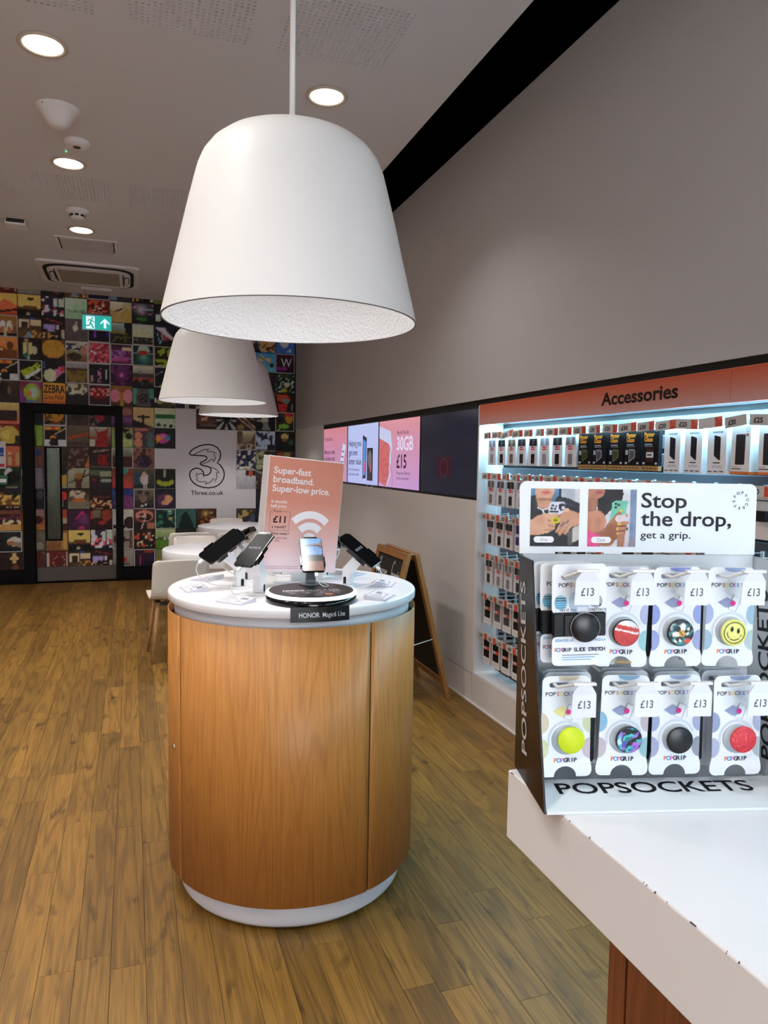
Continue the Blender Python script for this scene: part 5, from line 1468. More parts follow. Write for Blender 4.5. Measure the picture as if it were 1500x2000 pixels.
for i in range(n):
    a, b = a0+(a1-a0)*i/n, a0+(a1-a0)*(i+1)/n
    A0, A1 = (ox+rr0*math.cos(a), oy+rr0*math.sin(a)), (ox+rr1*math.cos(a), oy+rr1*math.sin(a))
    B0, B1 = (ox+rr0*math.cos(b), oy+rr0*math.sin(b)), (ox+rr1*math.cos(b), oy+rr1*math.sin(b))
    z0, z1 = -0.040, 0.006
    mb.poly([(*A1, z0), (*B1, z0), (*B1, z1), (*A1, z1)], smooth=True); mb.poly([(*A0, z0), (*B0, z0), (*B0, z1), (*A0, z1)], smooth=True)
    mb.poly([(*A0, z1), (*B0, z1), (*B1, z1), (*A1, z1)]); mb.poly([(*A0, z0), (*B0, z0), (*B1, z0), (*A1, z0)])
np_ = mb.build('name_plate', M_FRAMEBLK, puck)
# lettering bent round the plate
vs1, fs1, xa, xb = glyphs('HONOR', .03)
mb = MB()
def bent(txt, s0, s1, zb, size, bold):
    vs, fs, x0, x1 = glyphs(txt, bold)
    base = []
    for v in vs:
        s = s0 + (v[0]-x0)/(x1-x0)*(s1-s0)
        a = a0 + (a1-a0)*s
        base.append(mb.pt((ox+(rr1+0.0006)*math.cos(a), oy+(rr1+0.0006)*math.sin(a), zb+v[1]*size)))
    for f in fs:
        mb.face([base[k] for k in f], [lin((214, 216, 222))]*len(f))
bent('HONOR', 0.14, 0.48, -0.025, 0.021, .02)
bent('Magic6 Lite', 0.53, 0.92, -0.025, 0.021, .002)
mb.build('plate_lettering', M_PRINT, np_, fix=False)

# ---- phone stands and phones
TILT = R(38)
PDU = Vector((-math.cos(TILT), 0, math.sin(TILT)))
def stand(bx, by, az, bz, label, h=0.150, reach=0.050, cable=1, white=True, paz=None, tilt=35.0, roll=0.0):
    M = Matrix.Translation((bx, by, bz)) @ Matrix.Rotation(R(az), 4, 'Z')
    t = thing('phone_stand', label, 'phone stand', mtx=M, group='phone stands on the round podium')
    pm = M_WHITE if white else mat('grey_stand', (120, 122, 126), 0.4)
    MB().lathe([(0, 0.0003), (0.038, 0.0003), (0.038, 0.0035), (0.034, 0.005), (0, 0.005)], 28).build('base_plate', pm, t)
    k = h-0.032
    mb = MB()
    pts = [(-0.017, 0.0052), (0.015, 0.0052), (0.015, k-0.056), (reach+0.004, k-0.010), (reach-0.018, k+0.014), (-0.017, k-0.036)]
    for y0, y1 in ((-0.016, 0.016),):
        a = [mb.pt((p[0], y0, p[1])) for p in pts]; b = [mb.pt((p[0], y1, p[1])) for p in pts]
        mb.face(a); mb.face(b[::-1])
        for i in range(len(pts)):
            j = (i+1) % len(pts)
            mb.face((a[i], b[i], b[j], a[j]))
    ps = mb.build('post', pm, t, bevel=0.002)
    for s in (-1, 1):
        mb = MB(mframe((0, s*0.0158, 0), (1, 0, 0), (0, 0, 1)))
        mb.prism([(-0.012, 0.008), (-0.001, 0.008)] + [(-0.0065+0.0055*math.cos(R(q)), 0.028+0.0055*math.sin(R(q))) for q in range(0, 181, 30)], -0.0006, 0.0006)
        mb.build('cable_slot_shade', M_GLOSSBLK, ps)  # black insert standing in for the shade inside the cable opening
    F = Matrix.Translation((reach, 0, h)) @ Matrix.Rotation(R((az if paz is None else paz)-az), 4, 'Z') @ mframe((0, 0, 0), (0, 1, 0), (-math.cos(R(tilt)), 0, math.sin(R(tilt)))) @ Matrix.Rotation(R(-roll), 4, 'Z')
    mb = MB(F)
    mb.box(-0.026, 0.026, -0.05, 0.036, -0.024, -0.006).box(-0.0405, -0.0372, -0.052, -0.012, -0.016, 0.004).box(0.0372, 0.0405, -0.052, -0.012, -0.016, 0.004)
    mb.box(-0.0405, 0.0405, -0.042, -0.026, -0.016, -0.006).box(-0.022, 0.022, 0.0815, 0.0850, -0.012, 0.004).box(-0.018, 0.018, 0.030, 0.0850, -0.016, -0.0095)
    mb.build('cradle', M_GLOSSBLK, t)
    if cable:
        e = F @ Vector((0.008*cable, -0.083, -0.004))
        e2 = F @ Vector((0.008*cable, -0.100, -0.004))
        path = [e, e2] + bez(e2, e2+Vector((0.03, 0.006*cable, -0.035)), Vector((0.10, 0.05*cable, 0.008)), Vector((0.055, 0.055*cable, 0.0030)), 12)[1:] + bez((0.055, 0.055*cable, 0.003), (0.03, 0.055*cable, 0.003), (0.02, 0.045*cable, 0.003), (0.004, 0.0395*cable, 0.004), 6)[1:]
        MB().tube(path, 0.0019, 7).build('charging_cable', M_CABLE, t)
        mb = MB(F)
        mb.box(0.008*cable-0.0055, 0.008*cable+0.0055, -0.100, -0.083, -0.008, 0.0)
        mb.build('cable_plug', M_CABLE, t, bevel=0.0015)
    return M @ F
def phone(F, label, kind):
    t = thing('smartphone', label, 'phone', mtx=F, group='display phones on stands')
    out = rounded(-0.0366, -0.081, 0.0366, 0.081, 0.009, 5)
    MB().prism(out, -0.0055, 0.0025).build('body', M_GLOSSBLK, t, bevel=0.0015)
    mb = MB()
    sx, sy = 0.0345, 0.0785
    if kind == 'picture':
        rec = [bgr((96, 150, 220), (150, 100, 84)), ('p', [(0, .0), (1, .0), (1, .18), (0, .2)], (120, 176, 236)), ('e', .5, .3, .9, .10, (60, 62, 74)), ('p', [(.5, .2), (1, .14), (1, .24)], (170, 130, 120)), ('e', .48, .4, .62, .155, (116, 166, 226)), ('r', 0, .53, 1, .7, (46, 46, 52)), ('r', 0, .70, 1, .725, (150, 190, 226)), ('r', 0, .725, 1, 1, (150, 104, 88)), ('e', .5, .03, .03, .012, K)]
        picture(mb, -sx, -sy, sx, sy, rec, 26, 0.0028, 3)
        mb.build('screen', M_SCREEN, t, fix=False)
    else:
        mb.rrect(-sx, -sy, sx, sy, 0.007, (9, 9, 12), 0.0028)
        if kind == 'logo':
            mb.text('HONOR', 0, 0.002, 0.016, (150, 152, 160), 0.0031, .004, 'C', maxw=0.046)
        mb.ell(0, 0.072, 0.0018, 0.0018, (40, 40, 50), 0.0031, 8)
        mb.build('screen', print_mat('phone_screen_glass', 0.25, spec=0.03), t, fix=False)
    mb = MB().rrect(-0.030, 0.030, -0.004, 0.076, 0.006, (24, 24, 28), -0.0062)
    MB().prism(rounded(-0.030, 0.040, -0.004, 0.074, 0.006), -0.0080, -0.0056).build('camera_bump', M_GLOSSBLK, t)
    return t
phone(stand(0.352, 2.572, 191, ST, 'white phone stand with cable at the left side of the podium', cable=-1, h=0.150, reach=0.060, paz=241, tilt=40, roll=33.5), 'black phone with a blank screen tilted toward the white chairs', 'blank')
phone(stand(0.400, 2.434, 226, ST, 'white phone stand holding the phone with a glowing grey brand name', cable=-1, h=0.152, reach=0.030, tilt=35), 'black phone with grey lettering on screen, next to the promotion disc', 'logo')
phone(stand(0.565, 2.390, -98, ST+0.0337, 'grey low phone stand on the black promotion disc', h=0.106, reach=0.048, cable=1, white=False, tilt=35), 'phone with a lit blue and brown picture on the promotion disc', 'picture')
phone(stand(0.737, 2.526, -40, ST, 'white phone stand facing the chalkboard with a looped cable', cable=-1, h=0.130, reach=0.046, paz=-64, tilt=39, roll=-21), 'black phone with faint lettering tilted toward the chalkboard', 'logo')
phone(stand(0.400, 2.712, 140, ST, 'white phone stand behind the blank phone', cable=-1), 'black phone behind the blank phone, facing the white tables', 'blank')
phone(stand(0.705, 2.745, 46, ST, 'white phone stand behind the orange poster facing the wall screens', cable=1), 'black phone behind the orange poster, toward the wall screens', 'blank')
phone(stand(0.560, 2.800, 92, ST, 'white phone stand hidden behind the orange poster', cable=1), 'black phone hidden behind the orange poster, facing the photo mosaic', 'blank')

def spec_card(x, y, az, label, w=0.105, d=0.074):
    M = Matrix.Translation((x, y, ST+0.0003)) @ Matrix.Rotation(R(az), 4, 'Z')
    t = thing('spec_card_holder', label, 'card holder', mtx=M, group='clear card holders on the podium')
    mb = MB()
    a = [(d/2, -w/2, 0), (d/2, w/2, 0), (-d/2, w/2, 0), (-d/2, -w/2, 0)]
    b = [(d/2, -w/2, 0.0035), (d/2, w/2, 0.0035), (-d/2, w/2, 0.014), (-d/2, -w/2, 0.014)]
    A = [mb.pt(p) for p in a]; B = [mb.pt(p) for p in b]
    mb.face(A[::-1]); mb.face(B)
    for i in range(4):
        j = (i+1) % 4
        mb.face((A[i], A[j], B[j], B[i]))
    mb.build('acrylic_wedge', mat('pale_acrylic', (206, 202, 214), 0.12, spec=0.6), t)
    up = Vector((-d, 0, 0.0105))
    mb = MB(mframe((0, 0, 0.0091), (0, 1, 0), up))
    mb.rect(-w/2+0.004, -d/2+0.004, w/2-0.004, d/2-0.004, (226, 222, 230))
    for k in range(5):
        mb.rect(-w/2+0.010, 0.018-0.010*k, -w/2+0.010+0.03+0.012*((k*7) % 3), 0.0205-0.010*k, (120, 116, 128), .0003)
    mb.rect(0.012, 0.004, 0.042, 0.022, (150, 146, 160), .0003).rect(0.012, -0.020, 0.036, -0.010, (176, 170, 184), .0003)
    mb.build('printed_card', M_PRINT, t, fix=False)
spec_card(0.196, 2.565, 188, 'clear spec card holder in front of the blank phone')
spec_card(0.305, 2.312, 222, 'clear spec card holder left of the promotion disc')
spec_card(0.866, 2.500, -32, 'clear spec card holder on the podium edge by the chalkboard')
spec_card(0.772, 2.268, -38, 'clear spec card holder right beside the promotion disc')
spec_card(0.262, 2.775, 140, 'clear spec card holder on the podium edge toward the chair')
spec_card(0.822, 2.775, 30, 'clear spec card holder behind the phone facing the chalkboard')

# ---- poster on its foot
BLp = Vector((0.419, 2.545, 1.101)); xdp = Vector((0.301, 0.09, -0.026)); ydp = Vector((0.020, 0.0, 0.405))
PF = mframe(BLp, xdp, ydp)
t = thing('tabletop_poster', 'orange and pink Super-fast broadband poster on the phone podium', 'poster', (0.60, 2.635, ST))
off = Matrix.Translation((-0.60, -2.635, -ST))
pw, ph = 0.312, 0.412
MB(off @ PF).box(0, pw, 0, ph, -0.045, 0).build('poster_block', mat('white_poster_block', (226, 220, 220), 0.4), t, bevel=0.0015)
mb = MB(off @ PF)
for k in range(8):
    def pg(s): 
        s = max(0, min(1, s))
        return tuple((250, 222, 226)[q]*(1-s)+(226, 146, 122)[q]*s for q in range(3))
    f = lambda q: (q-0.05)/0.55
    mb.rect(0.003, 0.003+(ph-0.006)*k/8, pw-0.003, 0.003+(ph-0.006)*(k+1)/8, pg(f(k/8)), 0.0006, pg(f((k+1)/8)))
WT = (250, 238, 238); DKR = (54, 22, 22)
z = .001
mb.text('Super-fast', 0.022, 0.352, 0.033, WT, z, .02, maxw=0.150)
mb.text('broadband.', 0.022, 0.320, 0.033, WT, z, .02, maxw=0.166)
mb.text('Super-low price.', 0.022, 0.288, 0.033, WT, z, .02, maxw=0.236)
mb.text('6 months', 0.022, 0.247, 0.0165, WT, z, .006, maxw=0.062)
mb.text('half price', 0.022, 0.231, 0.0165, WT, z, .006, maxw=0.060)
mb.stroke([(0.030, 0.218), (0.022, 0.218), (0.022, 0.150), (0.100, 0.150), (0.100, 0.218), (0.070, 0.218)], 0.0013, DKR, z)
mb.text('From', 0.034, 0.214, 0.0125, DKR, z, .004, maxw=0.031)
mb.text('£11', 0.034, 0.178, 0.033, DKR, z, .03, maxw=0.050)
mb.text('a month*', 0.031, 0.158, 0.0145, DKR, z, .014, maxw=0.058)
mb.text('£22 from month 7', 0.022, 0.135, 0.012, DKR, z, .02, maxw=0.080)
mb.text('Annual price rises,', 0.022, 0.120, 0.012, (110, 60, 60), z, .0, maxw=0.074)
mb.text('CPI + 3.9%.', 0.022, 0.109, 0.012, (110, 60, 60), z, .0, maxw=0.046)
for k in range(2):
    mb.text('24 month plan. Each year the monthly charge will increase by', 0.022, 0.020-0.007*k, 0.006, (120, 80, 90), z, .0, maxw=0.13)
for r0, r1 in ((0.086, 0.113), (0.045, 0.072)):
    mb.ring(0.186, 0.112, r0, r1, (252, 240, 240), z, 20, R(46), R(134))
mb.p2([(0.186, 0.112)] + [(0.186+0.033*math.cos(R(q)), 0.112+0.033*math.sin(R(q))) for q in range(46, 135, 8)], (252, 240, 240), z)
mb.build('poster_print', M_PRINT, t, fix=False)
MB().box(-0.11, 0.11, -0.022, 0.034, 0.0003, 0.006).box(-0.05, 0.07, -0.002, 0.010, 0.006, 0.034).build('poster_foot', M_PLASTIC, t)

# ================================================================== WHITE TABLES AND CHAIRS
def white_table(x, y, r, label):
    t = thing('round_table', label, 'table', (x, y, 0), group='round white tables')
    MB().lathe([(0, 0.627), (r-0.006, 0.627), (r, 0.633), (r, 0.732), (r-0.008, 0.74), (0, 0.74)], 64).build('tabletop', M_WHITE, t)
    MB().lathe([(0.15, 0.015), (0.15, 0.6265)], 40).build('pedestal', M_WHITE, t)
    MB().lathe([(0, 0.0), (0.28, 0.0), (0.28, 0.010), (0.15, 0.0148), (0, 0.0148)], 48).build('foot_plate', M_WHITE, t)
white_table(0.665, 6.25, 0.44, 'thick round white table under the middle pendant lamp')
white_table(1.132, 8.32, 0.45, 'thick round white table under the pendant lamp by the photo mosaic')

def chair_proto():
    t = thing('shell_chair', 'x', 'chair', group='white shell chairs with wooden legs')
    side = [(0.225, 0.452, .34), (0.220, 0.461, .39), (0.20, 0.464, .415), (0.10, 0.458, .425), (-0.05, 0.452, .425), (-0.13, 0.456, .425), (-0.175, 0.470, .42), (-0.20, 0.498, .415), (-0.215, 0.545, .41), (-0.232, 0.62, .405), (-0.250, 0.70, .40), (-0.258, 0.735, .395), (-0.262, 0.752, .375), (-0.264, 0.760, .33)]
    mb = MB()
    nx = 12
    idx = {}
    for j, (y, z, w) in enumerate(side):
        bk = max(0.0, min(1.0, (z-0.50)/0.15))
        for i in range(nx+1):
            u = i/nx*2-1
            idx[i, j] = mb.pt((u*w/2, y + bk*0.028*u*u, z + (1-bk)*0.010*u*u*(1 if j > 2 else 0)))
    for j in range(len(side)-1):
        for i in range(nx):
            mb.face((idx[i, j], idx[i+1, j], idx[i+1, j+1], idx[i, j+1]), smooth=True)
    s = mb.build('shell', M_CHAIR, t)
    so = s.modifiers.new('thick', 'SOLIDIFY'); so.thickness = 0.012; so.offset = -1
    MB().box(-0.15, 0.15, -0.13, -0.10, 0.415, 0.438).box(-0.15, 0.15, 0.10, 0.13, 0.415, 0.438).box(-0.16, -0.13, -0.13, 0.13, 0.415, 0.438).box(0.13, 0.16, -0.13, 0.13, 0.415, 0.438).build('under_frame', mat('dark_frame', (36, 30, 28), 0.5), t)
    for sx in (-1, 1):
        for sy, fy in ((1, 0.185), (-1, -0.185)):
            MB().tube([(sx*0.150, sy*0.118, 0.436), (sx*0.200, fy, 0.0)], 0.0175, 12, r1=0.0115).build('leg', W_LEG, t)
    return t
ch0 = chair_proto()
chairs = [(0.312, 5.655, 4, 'white chair with splayed wooden legs nearest the round oak podium'),
          (0.860, 5.64, -6, 'white chair behind the phones, backed to the orange poster'),
          (0.560, 6.80, 182, 'white chair tucked at the far side of the middle table'),
          (0.520, 7.62, 3, 'white chair between the two white tables, free of the mosaic logo'),
          (1.000, 7.52, -4, 'white chair pushed up to the table by the photo mosaic'),
          (1.080, 8.80, 180, 'white chair against the photo mosaic behind the far table')]
for n, (x, y, a, lab) in enumerate(chairs):
    c = ch0 if n == 0 else dup(ch0)
    c.location = (x, y, 0); c.rotation_euler = (0, 0, R(a))
    c['label'] = lab

# ================================================================== CHALKBOARD A-FRAME
ab = thing('chalkboard_sign', 'wooden A-frame chalkboard sign with white chalk lettering by the wall', 'chalkboard', (1.61, 4.40, 0))
offA = Matrix.Translation((-1.61, -4.40, 0))
def leaf_part(F, text):
    W_, H_, T_ = 0.57, 0.957, 0.028
    P = offA @ F
    f = MB(P).box(0, 0.046, 0, H_, -T_, 0).build('frame_post', W_FRAME, ab, bevel=0.002)
    MB(P).box(W_-0.046, W_, 0, H_, -T_, 0).build('frame_post', W_FRAME, ab, bevel=0.002)
    MB(P).box(0.0465, W_-0.0465, H_-0.046, H_, -T_, 0).build('top_rail', W_FRAME, ab, bevel=0.002)
    MB(P).box(0.0465, W_-0.0465, 0.10, 0.146, -T_, 0).build('bottom_rail', W_FRAME, ab, bevel=0.002)
    b = MB(P).box(0.0465, W_-0.0465, 0.1465, H_-0.0465, -T_+0.008, -0.010).build('slate', M_CHALK, ab)
    if text:
        CH = (206, 204, 200)
        z = -0.0094
        def word(strokes, texts):
            mb = MB(P)
            for pts, w in strokes:
                mb.stroke(pts, w, CH, z)
            for (tx, x, y, size, bold, mw) in texts:
                mb.text(tx, x, y, size, CH, z, bold, maxw=mw)
            mb.build('chalk_lettering', M_PRINT, b, fix=False)
        word([([(0.095, 0.845), (0.097, 0.885), (0.118, 0.850), (0.121, 0.890)], .009)], [])
        word([], [('Phone', 0.075, 0.775, 0.075, .012, 0.20)])
        word([], [('& more', 0.10, 0.700, 0.06, .008, 0.15)])
        # looping capital S, then the rest of the word and its underline
        word([([(0.385, 0.868), (0.372, 0.888), (0.356, 0.872), (0.350, 0.830), (0.360, 0.795), (0.357, 0.758), (0.340, 0.742), (0.326, 0.758)], .007)], [('pecial', 0.368, 0.765, 0.10, .022, 0.148)])
        word([([(0.30, 0.715), (0.36, 0.722), (0.43, 0.715)], .005)], [])
        word([], [('offers', 0.24, 0.600, 0.075, .0, 0.2)])
leaf_part(mframe((1.345, 4.685, 0.006), (0, -1, 0), (0.23, 0, 0.93)), True)
leaf_part(mframe((1.883, 4.112, 0.006), (0, 1, 0), (-0.233, 0, 0.93)), False)
for y in (4.14, 4.655):
    MB(offA).box(1.572, 1.652, y-0.012, y+0.012, 0.925, 0.931).build('hinge', M_STEEL, ab)
for y in (4.130, 4.665):
    MB(offA).tube([(1.436, y, 0.40), (1.610, y, 0.36), (1.782, y, 0.40)], 0.003, 6).build('stay_cord', M_CABLE, ab)

# ================================================================== SALES COUNTER
CX, CY, CZ = 0.575, 1.028, 1.0
wt = MB().box(CX, 1.45, -0.9, CY, 0.887, CZ).build('sales_counter', M_WHITE, bevel=0.0025)
tag(wt, 'thick white counter top with chipped edge under the grip card display', 'counter')
mb = MB()
rnd = random.Random(3)
for k in range(26):
    y = rnd.uniform(0.25, 1.02)
    w = rnd.choice((0.001, 0.0016, 0.002, 0.003, 0.009))
    d = rnd.uniform(0.0006, 0.0018)
    mb.poly([(CX+d, y-w/2, CZ+0.0002), (CX-0.0004, y-w/2*1.2, CZ-d), (CX-0.0004, y+w/2, CZ-d*1.6), (CX+d*1.2, y+w/2, CZ+0.0002)])
mb.build('edge_chips', mat('bare_chipboard', (86, 74, 70), 0.9), wt, kind='stuff', fix=False)
cab = thing('counter_cabinet', 'reddish oak cabinet under the white counter top', 'cabinet', (0.99, 0.0, 0))
MB(Matrix.Translation((-0.99, 0, 0))).box(0.672, 1.33, -0.80, 0.815, 0.07, 0.886).build('carcass', M_BLACK, cab)
MB(Matrix.Translation((-0.99, 0, 0))).box(0.70, 1.30, -0.76, 0.78, 0.0, 0.07).build('plinth', M_BLACK, cab)
OFF = Matrix.Translation((-0.99, 0, 0))
MB(OFF).box(0.650, 0.671, 0.818, 0.850, 0.06, 0.886).build('corner_post', W_CAB, cab)
ys = [0.815, 0.28, -0.26, -0.80]
for a, b in zip(ys, ys[1:]):
    MB(OFF).box(0.653, 0.671, b+0.002, a-0.002, 0.06, 0.886).build('side_panel', W_CAB, cab, bevel=0.001)
MB(OFF).box(0.673, 1.33, 0.817, 0.850, 0.06, 0.886).build('end_panel', W_CAB, cab)

# ================================================================== GRIP CARD DISPLAY
FL = Vector((0.553, 0.874, CZ+0.0004)); du = Vector((0.967, -0.2525, 0)); dv = Vector((0.2525, 0.967, 0))
DF = mframe(FL, du, dv)
DW = 0.388
disp = thing('card_display_box', 'black and white cardboard counter display with Stop the drop header', 'display stand', mtx=DF)
sidep = [(0.002, 0.0), (0.168, 0.0), (0.176, 0.350), (0.104, 0.350), (0.066, 0.198), (0.018, 0.052)]
INK = (20, 22, 30)
def side_panel(x0, x1, inner_right):
    mb = MB()
    a = [mb.pt((x0, p[0], p[1])) for p in sidep]; b = [mb.pt((x1, p[0], p[1])) for p in sidep]
    bl, wh = (16, 13, 14), (206, 212, 218)
    mb.face(a, bl if inner_right else wh)
    mb.face(b[::-1], wh if inner_right else bl)
    for i in range(len(sidep)):
        j = (i+1) % len(sidep)
        mb.face((a[i], a[j], b[j], b[i]), (30, 28, 30))
    return mb.build('side_panel', print_mat('gloss_black_card', 0.3, spec=0.12), disp)
sl = side_panel(-0.003, 0.0, True)
sr = side_panel(DW, DW+0.003, False)
mb = MB(mframe((-0.0035, 0.128, 0.028), (0, -0.02, 1), (0, 1, 0)))     # reads upwards on the outside, letters toward the back
mb.M = mframe((-0.0036, 0.082, 0.060), (0, 0.17, 1), (0, 1, -0.17))
M2 = mframe((-0.0036, 0.060, 0.045), (0, 0.12, 1), (0, -1, 0.12))
mb = MB(mframe((-0.0036, 0.098, 0.045), (0, 0.14, 1), (0, 1, -0.14)))
mb.text('POPSOCKETS', 0.0, 0.0, 0.040, (206, 206, 210), 0, .015, maxw=0.27)
mb.build('side_lettering', M_GLOSS, sl, fix=False)
mb = MB(mframe((DW-0.0006, 0.128, 0.035), (0, 0.10, 1), (0, 1, -0.10)))
mb.M = mframe((DW-0.0006, 0.085, 0.035), (0, 0.14, 1), (0, 1, 0))
mb.text('POPSOCKETS', 0.0, 0.0, 0.044, INK, 0, .015, maxw=0.27)
mb.build('side_lettering', M_GLOSS, sr, fix=False)
MB().box(0.0005, DW-0.0005, 0.166, 0.169, 0.0, 0.352, (222, 228, 232)).build('back_panel', M_GLOSS, disp)
MB().box(0.0005, DW-0.0005, 0.005, 0.165, 0.0, 0.003, (214, 220, 226)).build('tray_floor', M_GLOSS, disp)
mb = MB()
A = [mb.pt(p) for p in ((0.0005, 0.0, 0.0), (DW-0.0005, 0.0, 0.0), (DW-0.0005, 0.0, 0.004), (0.0005, 0.0, 0.004), (0.0005, 0.092, 0.0035), (DW-0.0005, 0.092, 0.0035), (DW-0.0005, 0.092, 0.010), (0.0005, 0.092, 0.010))]
for q in ((0, 1, 2, 3), (3, 2, 6, 7), (4, 7, 6, 5), (0, 3, 7, 4), (1, 5, 6, 2), (0, 4, 5, 1)):
    mb.face([A[k] for k in q], (230, 236, 240))
lip = mb.build('front_flap', M_GLOSS, disp)
mb = MB(mframe((0.034, 0.048, 0.0078), (1, 0, 0), (0, 0.092, 0.006)))
mb.text('POPSOCKETS', 0.0, 0.0, 0.044, INK, 0, .012, maxw=0.305)
mb.build('flap_lettering', M_GLOSS, lip, fix=False)
# header
HX0, HX1, HZ0, HZ1 = -0.008, DW-0.004, 0.354, 0.470
hp = [(HX0, HZ0), (0.05, HZ0), (0.05, HZ0+0.003), (0.13, HZ0+0.003), (0.13, HZ0), (0.16, HZ0), (0.16, HZ0+0.003), (0.30, HZ0+0.003), (0.30, HZ0), (HX1, HZ0)] + [(HX1-0.012+0.012*math.cos(R(q)), HZ1-0.012+0.012*math.sin(R(q))) for q in range(0, 91, 15)] + [(HX0+0.010+0.012*math.cos(R(q)), HZ1-0.012+0.012*math.sin(R(q))) for q in range(90, 181, 15)]
HM = mframe((0, 0.150, 0), (1, 0, 0), (0, 0.02, 1))
hd = MB(HM).prism(hp, -0.004, 0.0, (232, 238, 242)).build('header_board', M_GLOSS, disp)
SK = (205, 156, 128); SK2 = (192, 142, 114); SH_ = (150, 104, 82)
ph1 = [bgr((96, 142, 178), (22, 22, 26)), ('r', .62, 0, 1, .32, (168, 174, 184)), ('r', .57, 0, .62, .2, (30, 36, 46)), ('r', .9, 0, 1, .3, (196, 196, 200)),
       ('p', [(0, .14), (.12, .1), (.25, .3), (.45, .25), (.55, .13), (.75, .16), (1, .25), (1, 1), (0, 1)], (22, 22, 27)), ('l', .6, .22, .98, .32, .05, (40, 40, 56)),
       ('p', [(.09, .1), (.46, .1), (.42, .2), (.36, .36), (.15, .32)], (186, 138, 112)), ('e', .28, .02, .2, .17, (206, 160, 134)), ('e', .31, .07, .1, .028, (196, 104, 98)), ('e', .28, .19, .16, .025, (150, 106, 84)),
       ('l', .14, .33, .25, .37, .022, (206, 208, 214)), ('l', .25, .37, .38, .34, .022, (206, 208, 214)), ('l', .25, .37, .27, .43, .03, (206, 208, 214)),
       ('p', [(.38, .26), (.42, .225), (.68, .225), (.71, .27), (.69, .44), (.36, .44)], (206, 208, 222)), ('e', .45, .29, .03, .022, K), ('e', .43, .345, .03, .022, K), ('e', .5, .35, .028, .022, K), ('e', .52, .30, .02, .016, K), ('e', .64, .32, .075, .07, (20, 20, 26)), ('e', .66, .33, .035, .03, (200, 200, 214)), ('l', .4, .40, .55, .4, .04, K),
       ('p', [(0, .55), (.15, .47), (.3, .43), (.55, .43), (.6, .47), (.45, .52), (.52, .62), (.5, .7), (.35, .77), (.2, .8), (0, .81)], SK), ('l', .36, .55, .5, .58, .02, SH_), ('l', .36, .63, .5, .66, .018, SH_), ('l', .3, .72, .45, .71, .015, SH_),
       ('p', [(.55, .52), (.64, .42), (.75, .35), (1, .42), (1, .62), (.85, .66), (.72, .8), (.67, .77), (.6, .82), (.56, .75), (.5, .77), (.6, .6)], SK2), ('e', .73, .37, .06, .035, (216, 170, 146)), ('l', .7, .6, .56, .76, .014, SH_), ('l', .78, .62, .66, .78, .014, SH_), ('l', .62, .65, .68, .58, .03, (126, 96, 96)), ('l', .72, .6, .78, .55, .03, (126, 96, 96)),
       ('e', .515, .545, .085, .062, (206, 190, 40)), ('e', .515, .54, .06, .042, (176, 160, 30)), ('l', .49, .55, .55, .55, .015, K),
       ('p', [(.76, .76), (.86, .68), (.86, .97), (.78, .97)], (84, 82, 84)), ('p', [(.86, .68), (1, .62), (1, .88), (.86, .94)], (190, 184, 176))]
ph2 = [bgr((214, 216, 222), (190, 184, 192)), ('r', .86, 0, 1, .9, (124, 140, 170)), ('p', [(.86, .9), (1, .82), (1, 1), (.84, 1)], (150, 140, 150)),
       ('e', .5, .08, .22, .22, (22, 18, 20)), ('e', .36, .2, .2, .2, (20, 16, 18)), ('e', .32, .34, .12, .12, (24, 18, 20)), ('e', .12, .02, .22, .16, (172, 116, 94)), ('e', .23, .06, .08, .03, (156, 76, 78)),
       ('p', [(0, .14), (.2, .17), (.18, .36), (.3, .48), (.36, .7), (.28, 1), (0, 1)], (160, 106, 84)), ('e', .14, .56, .24, .2, (188, 128, 102)), ('l', .02, .38, .16, .36, .015, (130, 84, 66)),
       ('p', [(0, .7), (.08, .74), (.26, .8), (.22, 1), (0, 1)], (226, 84, 138)),
       ('p', [(.5, .23), (.58, .19), (.82, .2), (.78, .42), (.52, .5), (.45, .55)], (112, 188, 162)), ('e', .57, .25, .03, .02, K), ('e', .63, .27, .028, .02, K), ('e', .57, .31, .03, .02, K), ('e', .62, .32, .02, .015, (190, 150, 140)),
       ('p', [(.28, .78), (.42, .58), (.66, .36), (.71, .38), (.62, .52), (.72, .56), (.82, .58), (.8, .68), (.78, .78), (.72, .82), (.62, .88), (.5, .98), (.3, 1)], (152, 98, 72)), ('l', .44, .6, .66, .4, .05, (170, 114, 86)),
       ('l', .64, .60, .82, .58, .06, (186, 128, 98)), ('l', .62, .68, .80, .67, .06, (180, 122, 92)), ('l', .62, .77, .77, .76, .05, (174, 116, 88)), ('l', .64, .64, .8, .635, .012, (104, 60, 44)), ('l', .62, .725, .78, .72, .012, (104, 60, 44)),
       ('p', [(.62, .82), (.78, .78), (.76, 1), (.6, 1)], (160, 106, 80)), ('p', [(.5, 1), (.56, .9), (.62, .86), (.62, 1)], (206, 206, 212)),
       ('e', .645, .51, .078, .066, (228, 206, 206)), ('e', .645, .51, .06, .05, (218, 196, 196)), ('e', .68, .37, .03, .022, (222, 196, 60)), ('e', .645, .60, .03, .022, (222, 196, 60)), ('e', .615, .685, .025, .02, (222, 196, 60)), ('e', .62, .77, .022, .018, (222, 196, 60)), ('e', .80, .45, .03, .03, (190, 136, 90)), ('e', .815, .69, .02, .02, K)]
